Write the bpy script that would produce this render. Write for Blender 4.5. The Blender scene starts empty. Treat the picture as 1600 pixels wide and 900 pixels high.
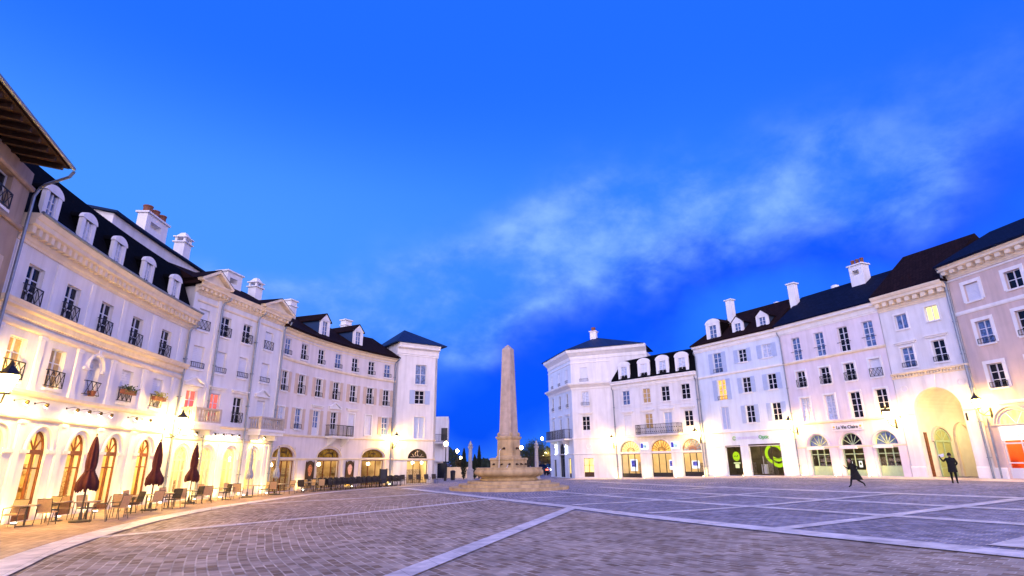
import bpy, bmesh, math, random
from mathutils import Vector, Matrix
random.seed(7)
sc = bpy.context.scene
COL = sc.collection
R = math.radians

# ------------------------------------------------------------------ camera
cam_d = bpy.data.cameras.new('camera'); cam = bpy.data.objects.new('camera', cam_d); COL.objects.link(cam)
F_PX, PITCH, ROLL, CAM_H = 867.0, math.atan(272/867.0), math.atan(30.5/2767), 1.75
cp, sp, cr, sr = math.cos(PITCH), math.sin(PITCH), math.cos(ROLL), math.sin(ROLL)
U0 = Vector((0, -sp, cp)); FW = Vector((0, cp, sp)); R0 = Vector((1, 0, 0))
RI = R0*cr - U0*sr; UI = R0*sr + U0*cr
m = Matrix((RI, UI, -FW)).transposed().to_4x4(); m.translation = Vector((0, 0, CAM_H))
cam.matrix_world = m
cam_d.sensor_width = 36.0; cam_d.lens = 36.0*F_PX/1600.0
cam_d.clip_start = 0.1; cam_d.clip_end = 3000
sc.camera = cam

# ------------------------------------------------------------------ world, twilight
sc.view_settings.view_transform = 'Standard'; sc.view_settings.look = 'None'
sc.view_settings.exposure = 1.0; sc.view_settings.gamma = 1.0
SUN_EL, SUN_ROT = 1.5, 180.0
w = bpy.data.worlds.new('World'); sc.world = w; w.use_nodes = True
nt = w.node_tree; nt.nodes.clear()
def N(t, **k):
    n = nt.nodes.new(t)
    for a, b in k.items(): setattr(n, a, b)
    return n
def L(a, b): nt.links.new(a, b)
def MA(op, a, b=None, c=None, clamp=False):
    n = N('ShaderNodeMath', operation=op); n.use_clamp = clamp
    for i, x in enumerate((a, b, c)):
        if x is None: continue
        if isinstance(x, (int, float)): n.inputs[i].default_value = x
        else: L(x, n.inputs[i])
    return n.outputs[0]
def SM(x, lo, hi):
    n = N('ShaderNodeMapRange', interpolation_type='SMOOTHSTEP'); L(x, n.inputs[0])
    n.inputs[1].default_value = lo; n.inputs[2].default_value = hi
    return n.outputs[0]
def MIXC(f, a, b, mode='MIX'):
    n = N('ShaderNodeMix', data_type='RGBA', blend_type=mode)
    if isinstance(f, (int, float)): n.inputs[0].default_value = f
    else: L(f, n.inputs[0])
    for i, x in ((6, a), (7, b)):
        if isinstance(x, tuple): n.inputs[i].default_value = (*x, 1)
        else: L(x, n.inputs[i])
    return n.outputs[2]
tc = N('ShaderNodeTexCoord'); sep = N('ShaderNodeSeparateXYZ'); L(tc.outputs['Generated'], sep.inputs[0])
dx, dy, dz = sep.outputs
ramp = N('ShaderNodeValToRGB'); L(dz, ramp.inputs[0])
cr_ = ramp.color_ramp
stops = ((0.0, (.02, .17, .95)), (.1, (.016, .16, 1.0)), (.2, (.022, .185, 1.0)), (.3, (.036, .23, 1.02)), (.45, (.034, .215, 1.02)), (.6, (.022, .170, 1.0)), (1.0, (.010, .10, .80)))
while len(cr_.elements) < len(stops): cr_.elements.new(.5)
for i, (p, c) in enumerate(stops): cr_.elements[i].position = p
for i, (p, c) in enumerate(stops): cr_.elements[i].position = p; cr_.elements[i].color = (*c, 1)
base = ramp.outputs[0]
# brighter to the left, deeper to the upper right
leftness = SM(dx, .35, -.5)
base = MIXC(MA('MULTIPLY', MA('MULTIPLY', leftness, SM(dz, .62, .36)), .55), base, (.095, .36, 1.08))
base = MIXC(MA('MULTIPLY', SM(dx, .25, .7), .8), base, (.013, .125, 1.0))
hi_fade = SM(dz, .42, .68)
base = MIXC(MA('MULTIPLY', hi_fade, .75), base, (.015, .145, 1.0))
# clouds: a loose bank rising from left to right
mp = N('ShaderNodeMapping'); L(tc.outputs['Generated'], mp.inputs[0]); mp.inputs['Scale'].default_value = (1.0, 1.0, 1.5)
mp.inputs['Rotation'].default_value = (0, R(-12), 0)
nz = N('ShaderNodeTexNoise'); L(mp.outputs[0], nz.inputs[0]); nz.inputs['Scale'].default_value = 7.0; nz.inputs['Detail'].default_value = 10; nz.inputs['Roughness'].default_value = .58; nz.inputs['Distortion'].default_value = .1
nz2 = N('ShaderNodeTexNoise'); L(mp.outputs[0], nz2.inputs[0]); nz2.inputs['Scale'].default_value = 3.6; nz2.inputs['Detail'].default_value = 3
front = SM(dy, .25, .5)
nz3 = N('ShaderNodeTexNoise'); L(tc.outputs['Generated'], nz3.inputs[0]); nz3.inputs['Scale'].default_value = 3.2; nz3.inputs['Detail'].default_value = 5
wx = N('ShaderNodeSeparateColor'); L(nz3.outputs['Color'], wx.inputs[0])
dx2 = MA('ADD', dx, MA('MULTIPLY', MA('SUBTRACT', wx.outputs[0], .5), .45)); dz2 = MA('ADD', dz, MA('MULTIPLY', MA('SUBTRACT', wx.outputs[1], .5), .26))
def blob(cx, cz, rx, rz, amp, tilt=.18):
    ex = MA('DIVIDE', MA('SUBTRACT', dx2, cx), rx)
    ez = MA('DIVIDE', MA('SUBTRACT', MA('SUBTRACT', dz2, cz), MA('MULTIPLY', MA('SUBTRACT', dx2, cx), tilt)), rz)
    return MA('MULTIPLY', MA('POWER', 2.718, MA('MULTIPLY', MA('ADD', MA('MULTIPLY', ex, ex), MA('MULTIPLY', ez, ez)), -1.0)), amp)
def total(bs):
    o = blob(*bs[0])
    for b_ in bs[1:]: o = MA('ADD', o, blob(*b_))
    return o
dens = MA('MULTIPLY', MA('MULTIPLY', total([(-.16, .268, .28, .070, 1.6, .24), (-.32, .230, .24, .050, 1.4, .16), (.02, .320, .19, .060, 1.0, .18), (.20, .345, .15, .060, 1.05, .08), (.38, .405, .24, .080, .80, .12), (.57, .385, .13, .040, .95, .0), (.47, .46, .14, .05, .50, .05), (.12, .41, .20, .06, .40, .2), (-.16, .185, .18, .022, .55, .05), (.34, .31, .22, .04, .45, .12)]), front), SM(dz, .58, .44))
puff = SM(MA('ADD', MA('MULTIPLY', nz.outputs[0], .62), MA('MULTIPLY', nz2.outputs[0], .48)), .30, .74)
cloud = MA('MULTIPLY', MA('MINIMUM', dens, 1.1), puff)
dark = MA('MULTIPLY', total([(.02, .16, .26, .075, 1.05, .12), (.34, .29, .24, .055, 1.05, .22), (.14, .255, .16, .045, .8, .2), (.0, .09, .18, .05, .7, 0.0), (.60, .33, .16, .05, .9, .1)]), front)
base = MIXC(MA('MULTIPLY', dark, MA('ADD', MA('MULTIPLY', nz2.outputs[0], 1.0), .42), clamp=True), base, (.002, .070, .92))
cc = N('ShaderNodeValToRGB'); L(nz.outputs[0], cc.inputs[0])
cc.color_ramp.elements[0].position = .36; cc.color_ramp.elements[0].color = (.04, .205, 1.0, 1)
cc.color_ramp.elements[1].position = .70; cc.color_ramp.elements[1].color = (.26, .49, 1.08, 1)
base = MIXC(MA('MULTIPLY', cloud, .80, clamp=True), base, cc.outputs[0])
# afterglow low in the sky behind the viewer lights the facades
back = SM(dy, .05, -.9)
low = MA('POWER', 2.718, MA('MULTIPLY', MA('ABSOLUTE', dz), -2.2))
base = MIXC(MA('MULTIPLY', back, low), base, (4.15, 3.35, 3.85))
glow_r = MA('MULTIPLY', SM(dx, .1, .9), MA('MULTIPLY', SM(dy, .35, -.3), low))
base = MIXC(MA('MULTIPLY', glow_r, .55), base, (2.4, 2.1, 3.1))
glow_l = MA('MULTIPLY', SM(dx, -.15, -.9), MA('MULTIPLY', SM(dy, .30, -.4), low))
base = MIXC(MA('MULTIPLY', glow_l, .60), base, (3.3, 3.6, 6.6))
sky = N('ShaderNodeTexSky', sky_type='NISHITA'); sky.sun_disc = False
sky.sun_elevation = R(SUN_EL); sky.sun_rotation = R(SUN_ROT)
tint = MIXC(1.0, sky.outputs[0], (.0, .10, .6), 'MULTIPLY')
bg1 = N('ShaderNodeBackground'); L(tint, bg1.inputs[0]); bg1.inputs[1].default_value = .05
bg2 = N('ShaderNodeBackground'); L(base, bg2.inputs[0]); bg2.inputs[1].default_value = 0.52
ad = N('ShaderNodeAddShader'); L(bg1.outputs[0], ad.inputs[0]); L(bg2.outputs[0], ad.inputs[1])
wo = N('ShaderNodeOutputWorld'); L(ad.outputs[0], wo.inputs[0])

sd = bpy.data.lights.new('sun', 'SUN'); sun = bpy.data.objects.new('sun', sd); COL.objects.link(sun)
sd.energy = 0.30; sd.angle = R(40); sd.color = (1.0, .84, .95)      # last glow of dusk behind the viewer
sun.rotation_euler = (R(62), 0, R(-8))

sc.cycles.use_denoising = True
sc.cycles.max_bounces = 6; sc.cycles.diffuse_bounces = 3; sc.cycles.glossy_bounces = 3
sc.cycles.transmission_bounces = 4; sc.cycles.transparent_max_bounces = 8
sc.cycles.sample_clamp_indirect = 4.0
sc.cycles.caustics_reflective = False; sc.cycles.caustics_refractive = False

# ------------------------------------------------------------------ materials
MATS = {}
def mat(name, col, rough=.8, var=.08, scale=3.0, bump=0.0, bscale=40.0, metal=0.0, spec=.3, emit=None, estr=0.0, col2=None, dirt=0.0):
    if name in MATS: return MATS[name]
    mt = bpy.data.materials.new(name); mt.use_nodes = True; t = mt.node_tree; b = t.nodes['Principled BSDF']
    b.inputs['Roughness'].default_value = rough; b.inputs['Metallic'].default_value = metal
    b.inputs['Specular IOR Level'].default_value = spec
    co = t.nodes.new('ShaderNodeTexCoord')
    nz = t.nodes.new('ShaderNodeTexNoise'); nz.inputs['Scale'].default_value = scale; nz.inputs['Detail'].default_value = 6
    t.links.new(co.outputs['Object'], nz.inputs[0])
    rp = t.nodes.new('ShaderNodeValToRGB'); t.links.new(nz.outputs[0], rp.inputs[0])
    c2 = col2 or tuple(min(1, c*(1+var)) for c in col); c1 = tuple(c*(1-var) for c in col)
    rp.color_ramp.elements[0].position = .32; rp.color_ramp.elements[0].color = (*c1, 1)
    rp.color_ramp.elements[1].position = .68; rp.color_ramp.elements[1].color = (*c2, 1)
    out = rp.outputs[0]
    if dirt:                                  # streaky weathering, stretched along the fall of the rain
        mpp = t.nodes.new('ShaderNodeMapping'); mpp.inputs['Scale'].default_value = (2.2, 2.2, .22)
        t.links.new(co.outputs['Object'], mpp.inputs[0])
        n2 = t.nodes.new('ShaderNodeTexNoise'); n2.inputs['Scale'].default_value = 1.3; n2.inputs['Detail'].default_value = 8
        t.links.new(mpp.outputs[0], n2.inputs[0])
        r2 = t.nodes.new('ShaderNodeValToRGB'); t.links.new(n2.outputs[0], r2.inputs[0])
        r2.color_ramp.elements[0].position = .42; r2.color_ramp.elements[0].color = (1, 1, 1, 1)
        r2.color_ramp.elements[1].position = .75; r2.color_ramp.elements[1].color = (1-dirt, 1-dirt*1.05, 1-dirt*1.15, 1)
        mx = t.nodes.new('ShaderNodeMix'); mx.data_type = 'RGBA'; mx.blend_type = 'MULTIPLY'; mx.inputs[0].default_value = 1
        t.links.new(out, mx.inputs[6]); t.links.new(r2.outputs[0], mx.inputs[7]); out = mx.outputs[2]
    t.links.new(out, b.inputs['Base Color'])
    if bump:
        nb = t.nodes.new('ShaderNodeTexNoise'); nb.inputs['Scale'].default_value = bscale; nb.inputs['Detail'].default_value = 4
        t.links.new(co.outputs['Object'], nb.inputs[0])
        bp = t.nodes.new('ShaderNodeBump'); bp.inputs['Strength'].default_value = bump; bp.inputs['Distance'].default_value = .02
        t.links.new(nb.outputs[0], bp.inputs['Height']); t.links.new(bp.outputs[0], b.inputs['Normal'])
    if emit:
        b.inputs['Emission Color'].default_value = (*emit, 1); b.inputs['Emission Strength'].default_value = estr
    MATS[name] = mt
    return mt
def lines_mat(name, col, joint, scale_z, axis='Z', rough=.6, var=.25, strength=.5):
    """roof slates, tiles and standing seams: courses come from a brick texture in the object's own units"""
    if name in MATS: return MATS[name]
    mt = bpy.data.materials.new(name); mt.use_nodes = True; t = mt.node_tree; b = t.nodes['Principled BSDF']
    b.inputs['Roughness'].default_value = rough; b.inputs['Specular IOR Level'].default_value = .03
    uv = t.nodes.new('ShaderNodeUVMap')
    br = t.nodes.new('ShaderNodeTexBrick'); t.links.new(uv.outputs[0], br.inputs[0])
    br.inputs['Scale'].default_value = 1.0
    br.inputs['Color1'].default_value = (*[c*(1-var) for c in col], 1); br.inputs['Color2'].default_value = (*[c*(1+var) for c in col], 1)
    br.inputs['Mortar'].default_value = (*joint, 1); br.inputs['Mortar Size'].default_value = .012
    br.inputs['Brick Width'].default_value, br.inputs['Row Height'].default_value = scale_z
    br.inputs['Bias'].default_value = .1
    t.links.new(br.outputs[0], b.inputs['Base Color'])
    bp = t.nodes.new('ShaderNodeBump'); bp.inputs['Strength'].default_value = strength; bp.inputs['Distance'].default_value = .03
    t.links.new(br.outputs['Fac'], bp.inputs['Height']); bp.invert = True; t.links.new(bp.outputs[0], b.inputs['Normal'])
    MATS[name] = mt
    return mt
def emat(name, col, strength, scale=None, col2=None):
    if name in MATS: return MATS[name]
    mt = bpy.data.materials.new(name); mt.use_nodes = True; t = mt.node_tree; t.nodes.clear()
    o = t.nodes.new('ShaderNodeOutputMaterial'); e = t.nodes.new('ShaderNodeEmission'); t.links.new(e.outputs[0], o.inputs[0])
    e.inputs[0].default_value = (*col, 1); e.inputs[1].default_value = strength
    if scale:
        co = t.nodes.new('ShaderNodeTexCoord'); mp_ = t.nodes.new('ShaderNodeMapping'); mp_.inputs['Scale'].default_value = (1, 1, .35)
        t.links.new(co.outputs['Object'], mp_.inputs[0])
        nz = t.nodes.new('ShaderNodeTexNoise'); nz.inputs['Scale'].default_value = scale; nz.inputs['Detail'].default_value = 3
        t.links.new(mp_.outputs[0], nz.inputs[0]); rp = t.nodes.new('ShaderNodeValToRGB'); t.links.new(nz.outputs[0], rp.inputs[0])
        rp.color_ramp.elements[0].position = .35; rp.color_ramp.elements[0].color = (*(col2 or col), 1)
        rp.color_ramp.elements[1].position = .6; rp.color_ramp.elements[1].color = (*col, 1)
        t.links.new(rp.outputs[0], e.inputs[0])
    MATS[name] = mt
    return mt
def glass_mat(name, tint=(.97, .97, .95), refl=.07):
    if name in MATS: return MATS[name]
    mt = bpy.data.materials.new(name); mt.use_nodes = True; t = mt.node_tree; t.nodes.clear()
    o = t.nodes.new('ShaderNodeOutputMaterial'); tr = t.nodes.new('ShaderNodeBsdfTransparent'); gl = t.nodes.new('ShaderNodeBsdfGlossy')
    mx = t.nodes.new('ShaderNodeMixShader'); lw = t.nodes.new('ShaderNodeLayerWeight'); lw.inputs[0].default_value = refl
    tr.inputs[0].default_value = (*tint, 1); gl.inputs['Roughness'].default_value = .03; gl.inputs[0].default_value = (.8, .85, .9, 1)
    t.links.new(lw.outputs['Fresnel'], mx.inputs[0]); t.links.new(tr.outputs[0], mx.inputs[1]); t.links.new(gl.outputs[0], mx.inputs[2])
    t.links.new(mx.outputs[0], o.inputs[0]); MATS[name] = mt
    return mt

M_WHITE = mat('white_stucco', (.74, .72, .72), .85, .05, 1.2, .15, 60, dirt=.16)
M_TRIM = mat('cream_trim', (.80, .68, .50), .8, .05, 2.0, .08, 60, dirt=.14)
M_WTRIM = mat('white_trim', (.80, .78, .77), .8, .04, 2.0, .08, 60, dirt=.10)
M_PINKW = mat('pink_white_stucco', (.72, .65, .64), .85, .05, 1.2, .15, 60, dirt=.14)
M_LILAC = mat('pale_pink_stucco', (.74, .66, .70), .85, .05, 1.2, .15, 60, dirt=.14)
M_BLUEW = mat('blue_white_stucco', (.66, .72, .80), .85, .05, 1.2, .15, 60, dirt=.12)
M_ROSE = mat('rose_beige_stucco', (.64, .50, .45), .88, .06, 1.2, .2, 60, dirt=.18)
M_BEIGE = mat('tan_stucco', (.40, .30, .22), .9, .1, 1.5, .25, 50, dirt=.25)
M_BODY = mat('side_wall_stucco', (.62, .60, .60), .9, .06, 1.0, .1, 60, dirt=.2)
M_SLATE = lines_mat('black_slate', (.0045, .0045, .006), (.002, .002, .003), (.3, .2), rough=.8)
M_TILE = lines_mat('brown_tile', (.018, .009, .009), (.005, .003, .003), (.22, .28), rough=.8)
M_ZINC = lines_mat('blue_slate', (.006, .010, .028), (.003, .004, .010), (.32, .22), rough=.7)
M_SEAM = lines_mat('standing_seam_zinc', (.014, .030, .085), (.006, .010, .03), (.55, 9.0), rough=.5, var=.1)
M_PIPE = mat('grey_zinc_pipe', (.22, .25, .30), .4, .15, 6, metal=.6)
M_IRON = mat('black_iron', (.012, .012, .016), .5, .2, 8, spec=.4)
M_WINW = mat('white_window_paint', (.66, .66, .70), .5, .03, 4)
M_WOODF = mat('brown_wood_frame', (.16, .05, .018), .5, .3, 9)
M_GREENF = mat('pale_green_frame', (.42, .55, .30), .55, .06, 6)
M_SHUT = mat('cream_shutter', (.60, .47, .36), .7, .05, 5)
M_SHUTB = mat('blue_white_shutter', (.42, .50, .68), .7, .05, 5)
M_BLIND = mat('white_roller_blind', (.72, .73, .80), .6, .04, 3)
M_DARKP = mat('dark_window_glass', (.006, .008, .016), .08, .3, 2, spec=.22)
M_BLUEP = mat('curtained_blue_glass', (.10, .16, .32), .10, .55, 5, spec=.6)
M_CURT = mat('net_curtain_glass', (.50, .55, .68), .25, .25, 6, spec=.5)
M_OCHRE = mat('ochre_blind_glass', (.50, .33, .12), .35, .25, 7, spec=.5)
M_LITW = emat('warm_lit_window', (1.0, .55, .14), .85, 5, (.75, .32, .06))
M_LITY = emat('yellow_lit_window', (1.0, .80, .30), 1.05, 4, (.95, .62, .18))
M_LITR = emat('red_lit_window', (1.0, .16, .10), .8, 3, (.55, .10, .12))
M_GLASS = glass_mat('shop_glass')
M_ROOM = mat('warm_interior_plaster', (.74, .56, .30), .9, .15, 1.5)
M_ROOMC = mat('cream_interior_plaster', (.74, .62, .42), .9, .1, 1.5)
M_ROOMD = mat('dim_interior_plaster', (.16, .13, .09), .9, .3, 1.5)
M_SHELF = mat('shelf_goods', (.36, .20, .10), .7, .5, 14, col2=(.50, .46, .42))
M_DKWOOD = mat('dark_wood', (.055, .028, .014), .6, .3, 7)
M_BALU = mat('weathered_balustrade_stone', (.46, .40, .34), .85, .12, 4, .2, 40)
M_STONE = mat('obelisk_limestone', (.46, .37, .31), .85, .16, 2.2, .5, 25, dirt=.25)
M_STONE2 = mat('fountain_limestone', (.50, .37, .21), .85, .18, 1.6, .5, 20, dirt=.35)  # ochre stone, with warm lamp light on the fountain put into its colour
M_GREYST = mat('grey_column_stone', (.34, .33, .36), .85, .12, 3, .3, 30)
M_TERRA = mat('terracotta_pot', (.20, .075, .045), .8, .2, 6)
M_BRASS = mat('bronze_lamp_metal', (.10, .07, .03), .4, .2, 8, metal=.6)
M_LAMP = emat('lantern_flame_glass', (1.0, .60, .10), 250)
M_BULB = emat('spot_bulb', (1.0, .82, .5), 40)
M_PEND = emat('pendant_lamp_glow', (1.0, .85, .5), 14)
M_COOL = emat('street_globe_glow', (1.0, .78, .45), 30)
M_WHITELED = emat('white_garland_glow', (.85, .92, 1.0), 2.2)

# ------------------------------------------------------------------ mesh builder and helpers
class MB:
    def __init__(s): s.v = []; s.f = []; s.uv = {}; s.g = []
    def mark(s): s.g.append(len(s.f))           # the faces from here on are a piece of their own
    def add(s, vs, fs):
        o = len(s.v); s.v += [tuple(p) for p in vs]; s.f += [tuple(o+i for i in f) for f in fs]
        return o
    def quad(s, a, b, c, d, uv=None):
        s.add((a, b, c, d), ((0, 1, 2, 3),))
        if uv: s.uv[len(s.f)-1] = uv
    def box(s, fr, u0, u1, o0, o1, z0, z1):
        vs = [fr(u, o, z) for z in (z0, z1) for u, o in ((u0, o0), (u1, o0), (u1, o1), (u0, o1))]
        s.add(vs, ((0, 1, 2, 3), (7, 6, 5, 4), (0, 4, 5, 1), (1, 5, 6, 2), (2, 6, 7, 3), (3, 7, 4, 0)))
    def bar(s, p, q, wd, ht=None, ref=Vector((0, 0, 1))):
        p = Vector(p); q = Vector(q); d = q-p
        if d.length < 1e-6: return
        d.normalize(); a = d.cross(ref)
        if a.length < 1e-3: a = d.cross(Vector((1, 0, 0)))
        a.normalize(); b = a.cross(d); ht = ht or wd
        a *= wd/2; b *= ht/2
        vs = [p-a-b, p+a-b, p+a+b, p-a+b, q-a-b, q+a-b, q+a+b, q-a+b]
        s.add(vs, ((3, 2, 1, 0), (4, 5, 6, 7), (0, 1, 5, 4), (1, 2, 6, 5), (2, 3, 7, 6), (3, 0, 4, 7)))
    def tube(s, pts, rad, n=8, cap=True):
        pts = [Vector(p) for p in pts]; rs = rad if isinstance(rad, (list, tuple)) else [rad]*len(pts)
        prev = None; base = len(s.v)
        for i, p in enumerate(pts):
            d = (pts[min(i+1, len(pts)-1)]-pts[max(i-1, 0)]).normalized()
            a = d.cross(Vector((0, 0, 1))) if prev is None else prev - d*prev.dot(d)
            if a.length < 1e-3: a = d.cross(Vector((1, 0, 0)))
            a.normalize(); prev = a; b = d.cross(a)
            for k in range(n):
                t = 2*math.pi*k/n; s.v.append(tuple(p+a*math.cos(t)*rs[i]+b*math.sin(t)*rs[i]))
        for i in range(len(pts)-1):
            for k in range(n):
                s.f.append((base+i*n+k, base+i*n+(k+1) % n, base+(i+1)*n+(k+1) % n, base+(i+1)*n+k))
        if cap:
            s.f.append(tuple(base+k for k in reversed(range(n)))); e = base+(len(pts)-1)*n; s.f.append(tuple(e+k for k in range(n)))
    def lathe(s, c, prof, n=24, rot=0.0, sx=1.0, sy=1.0):
        base = len(s.v)
        for r, z in prof:
            for k in range(n):
                t = 2*math.pi*k/n+rot; s.v.append((c[0]+r*math.cos(t)*sx, c[1]+r*math.sin(t)*sy, c[2]+z))
        for i in range(len(prof)-1):
            for k in range(n):
                s.f.append((base+i*n+k, base+i*n+(k+1) % n, base+(i+1)*n+(k+1) % n, base+(i+1)*n+k))
        s.f.append(tuple(base+k for k in reversed(range(n)))); e = base+(len(prof)-1)*n; s.f.append(tuple(e+k for k in range(n)))
    def build(s, name, material, parent=None, smooth=False):
        me = bpy.data.meshes.new(name); me.from_pydata(s.v, [], s.f); me.materials.append(material)
        if s.uv:
            ul = me.uv_layers.new(name='UVMap')
            for p in me.polygons:
                u = s.uv.get(p.index)
                if u:
                    for li, c in zip(p.loop_indices, u): ul.data[li].uv = c
        if smooth:
            for p in me.polygons: p.use_smooth = True
        o = bpy.data.objects.new(name, me); COL.objects.link(o)
        if parent:
            o.parent = parent
            if parent.matrix_parent_inverse is not None: o.matrix_parent_inverse = Matrix.Translation(-world_loc(parent))
        return o
def world_loc(o):
    l = Vector(o.location); p = o.parent
    while p: 
        l = l + p.location + o.matrix_parent_inverse.translation; o = p; p = p.parent
    return l
def tag(o, label, cat, group=None, kind=None):
    if kind: o['kind'] = kind
    if label: o['label'] = label
    if cat: o['category'] = cat
    if group: o['group'] = group
    return o
def empty(name, loc, label, cat, group=None):
    o = bpy.data.objects.new(name, None); COL.objects.link(o); o.location = loc; o.empty_display_size = .2
    return tag(o, label, cat, group)
def dup_tree(o, parent=None):
    c = o.copy(); COL.objects.link(c)
    if parent: c.parent = parent; c.matrix_parent_inverse = o.matrix_parent_inverse.copy()
    for ch in list(o.children): dup_tree(ch, c)
    return c
def lamp_point(name, loc, power, color, radius=.06, parent=None, spot=None, direction=None, blend=.6):
    d = bpy.data.lights.new(name, 'SPOT' if spot else 'POINT'); d.energy = power; d.color = color; d.shadow_soft_size = radius
    o = bpy.data.objects.new(name, d); COL.objects.link(o); o.location = loc
    if spot:
        d.spot_size = R(spot); d.spot_blend = blend
        o.rotation_euler = Vector(direction).to_track_quat('-Z', 'Y').to_euler()
    if parent:
        o.parent = parent; o.matrix_parent_inverse = Matrix.Translation(-world_loc(parent))
    return o

def g(x, y):                       # the square rises gently to the right
    t = min(max((x-3-.12*(y-27))/21, 0), 1)
    return .56*t*t*(3-2*t)

class Fac:
    """a facade line on the ground: u runs along it to the right, o points out to the square"""
    def __init__(s, pts):
        s.p = [Vector(p) for p in pts]; s.cum = [0]
        for a, b in zip(s.p, s.p[1:]): s.cum.append(s.cum[-1]+(b-a).length)
        tg = [(b-a).normalized() for a, b in zip(s.p, s.p[1:])]
        s.t = [tg[0]]+[(a+b).normalized() for a, b in zip(tg, tg[1:])]+[tg[-1]]
        s.len = s.cum[-1]
    def at(s, u):
        i = 0
        while i < len(s.p)-2 and u > s.cum[i+1]: i += 1
        k = (u-s.cum[i])/(s.cum[i+1]-s.cum[i]); kk = min(max(k, 0), 1)
        p = s.p[i]+(s.p[i+1]-s.p[i])*k; t = (s.t[i]*(1-kk)+s.t[i+1]*kk).normalized()
        return p, t, Vector((t.y, -t.x))
    def w(s, u, o, z):
        p, t, n = s.at(u); q = p+n*o
        return Vector((q.x, q.y, z))
    def frame(s, u):
        p, t, n = s.at(u)
        def f(du, o, z):
            q = p+t*du+n*o
            return Vector((q.x, q.y, z))
        return f
    def gz(s, u, o=0):
        p = s.w(u, o, 0); return g(p.x, p.y)
    def steps(s, u0, u1, st=.6):
        us = [u0, u1]
        if len(s.p) > 2: us += [u0+(u1-u0)*i/max(1, round((u1-u0)/st)) for i in range(1, max(1, round((u1-u0)/st)))]
        return sorted(set(us))
def arc(A, Mm, B, n=32):
    (ax, ay), (mx, my), (bx, by) = A, Mm, B
    D = 2*(ax*(my-by)+mx*(by-ay)+bx*(ay-my)); q = lambda x, y: x*x+y*y
    cx = (q(ax, ay)*(my-by)+q(mx, my)*(by-ay)+q(bx, by)*(ay-my))/D
    cy = (q(ax, ay)*(bx-mx)+q(mx, my)*(ax-bx)+q(bx, by)*(mx-ax))/D
    r = math.hypot(ax-cx, ay-cy); a0 = math.atan2(ay-cy, ax-cx); a1 = math.atan2(by-cy, bx-cx)
    da = (a1-a0+math.pi) % (2*math.pi)-math.pi
    return Fac([(cx+r*math.cos(a0+da*i/n), cy+r*math.sin(a0+da*i/n)) for i in range(n+1)])
FL1 = arc((-15.6, 15.0), (-17.0, 22.3), (-17.65, 29.6))
FL0 = Fac([(-13.12, 8.80), (-15.76, 16.35)])
FL2 = Fac([(-17.65, 29.6), (-15.95, 37.8)])
FL3 = arc((-15.95, 37.8), (-14.05, 44.9), (-10.75, 50.9))
FL4 = Fac([(-10.75, 50.9), (-7.28, 53.3)])
FR1S = Fac([(4.5, 71.0), (6.55, 62.9)])
FR1 = Fac([(6.55, 62.9), (10.8, 61.0)])
FR2 = Fac([(10.8, 61.0), (17.6, 53.3)])
FR3 = Fac([(17.6, 53.3), (22.2, 45.4)])
FR4 = Fac([(22.2, 45.4), (25.65, 37.7)])
FR5 = Fac([(25.65, 37.7), (27.4, 33.3)])
FR6 = Fac([(27.4, 33.3), (28.6, 26.0)])

def sweep(mb, F, u0, u1, prof, closed=True, st=.6, caps=True, uvs=False):
    us = F.steps(u0, u1, st); n = len(prof)
    rows = [[F.w(u, o, z) for o, z in prof] for u in us]
    d = [0]
    for a, b in zip(prof, prof[1:]+prof[:1]): d.append(d[-1]+math.hypot(b[0]-a[0], b[1]-a[1]))
    for i in range(len(us)-1):
        for k in range(n if closed else n-1):
            j = (k+1) % n
            uv = ((us[i], d[k]), (us[i+1], d[k]), (us[i+1], d[k+1]), (us[i], d[k+1])) if uvs else None
            mb.quad(rows[i][k], rows[i+1][k], rows[i+1][j], rows[i][j], uv)
    if closed and caps:
        mb.add(rows[0], (tuple(reversed(range(n))),)); mb.add(rows[-1], (tuple(range(n)),))

def arch_pts(w_, zs, za, n=14):          # outline over the opening, left to right
    return [(-w_/2*math.cos(math.pi*i/n), zs+(za-zs)*math.sin(math.pi*i/n)) for i in range(n+1)]

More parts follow.
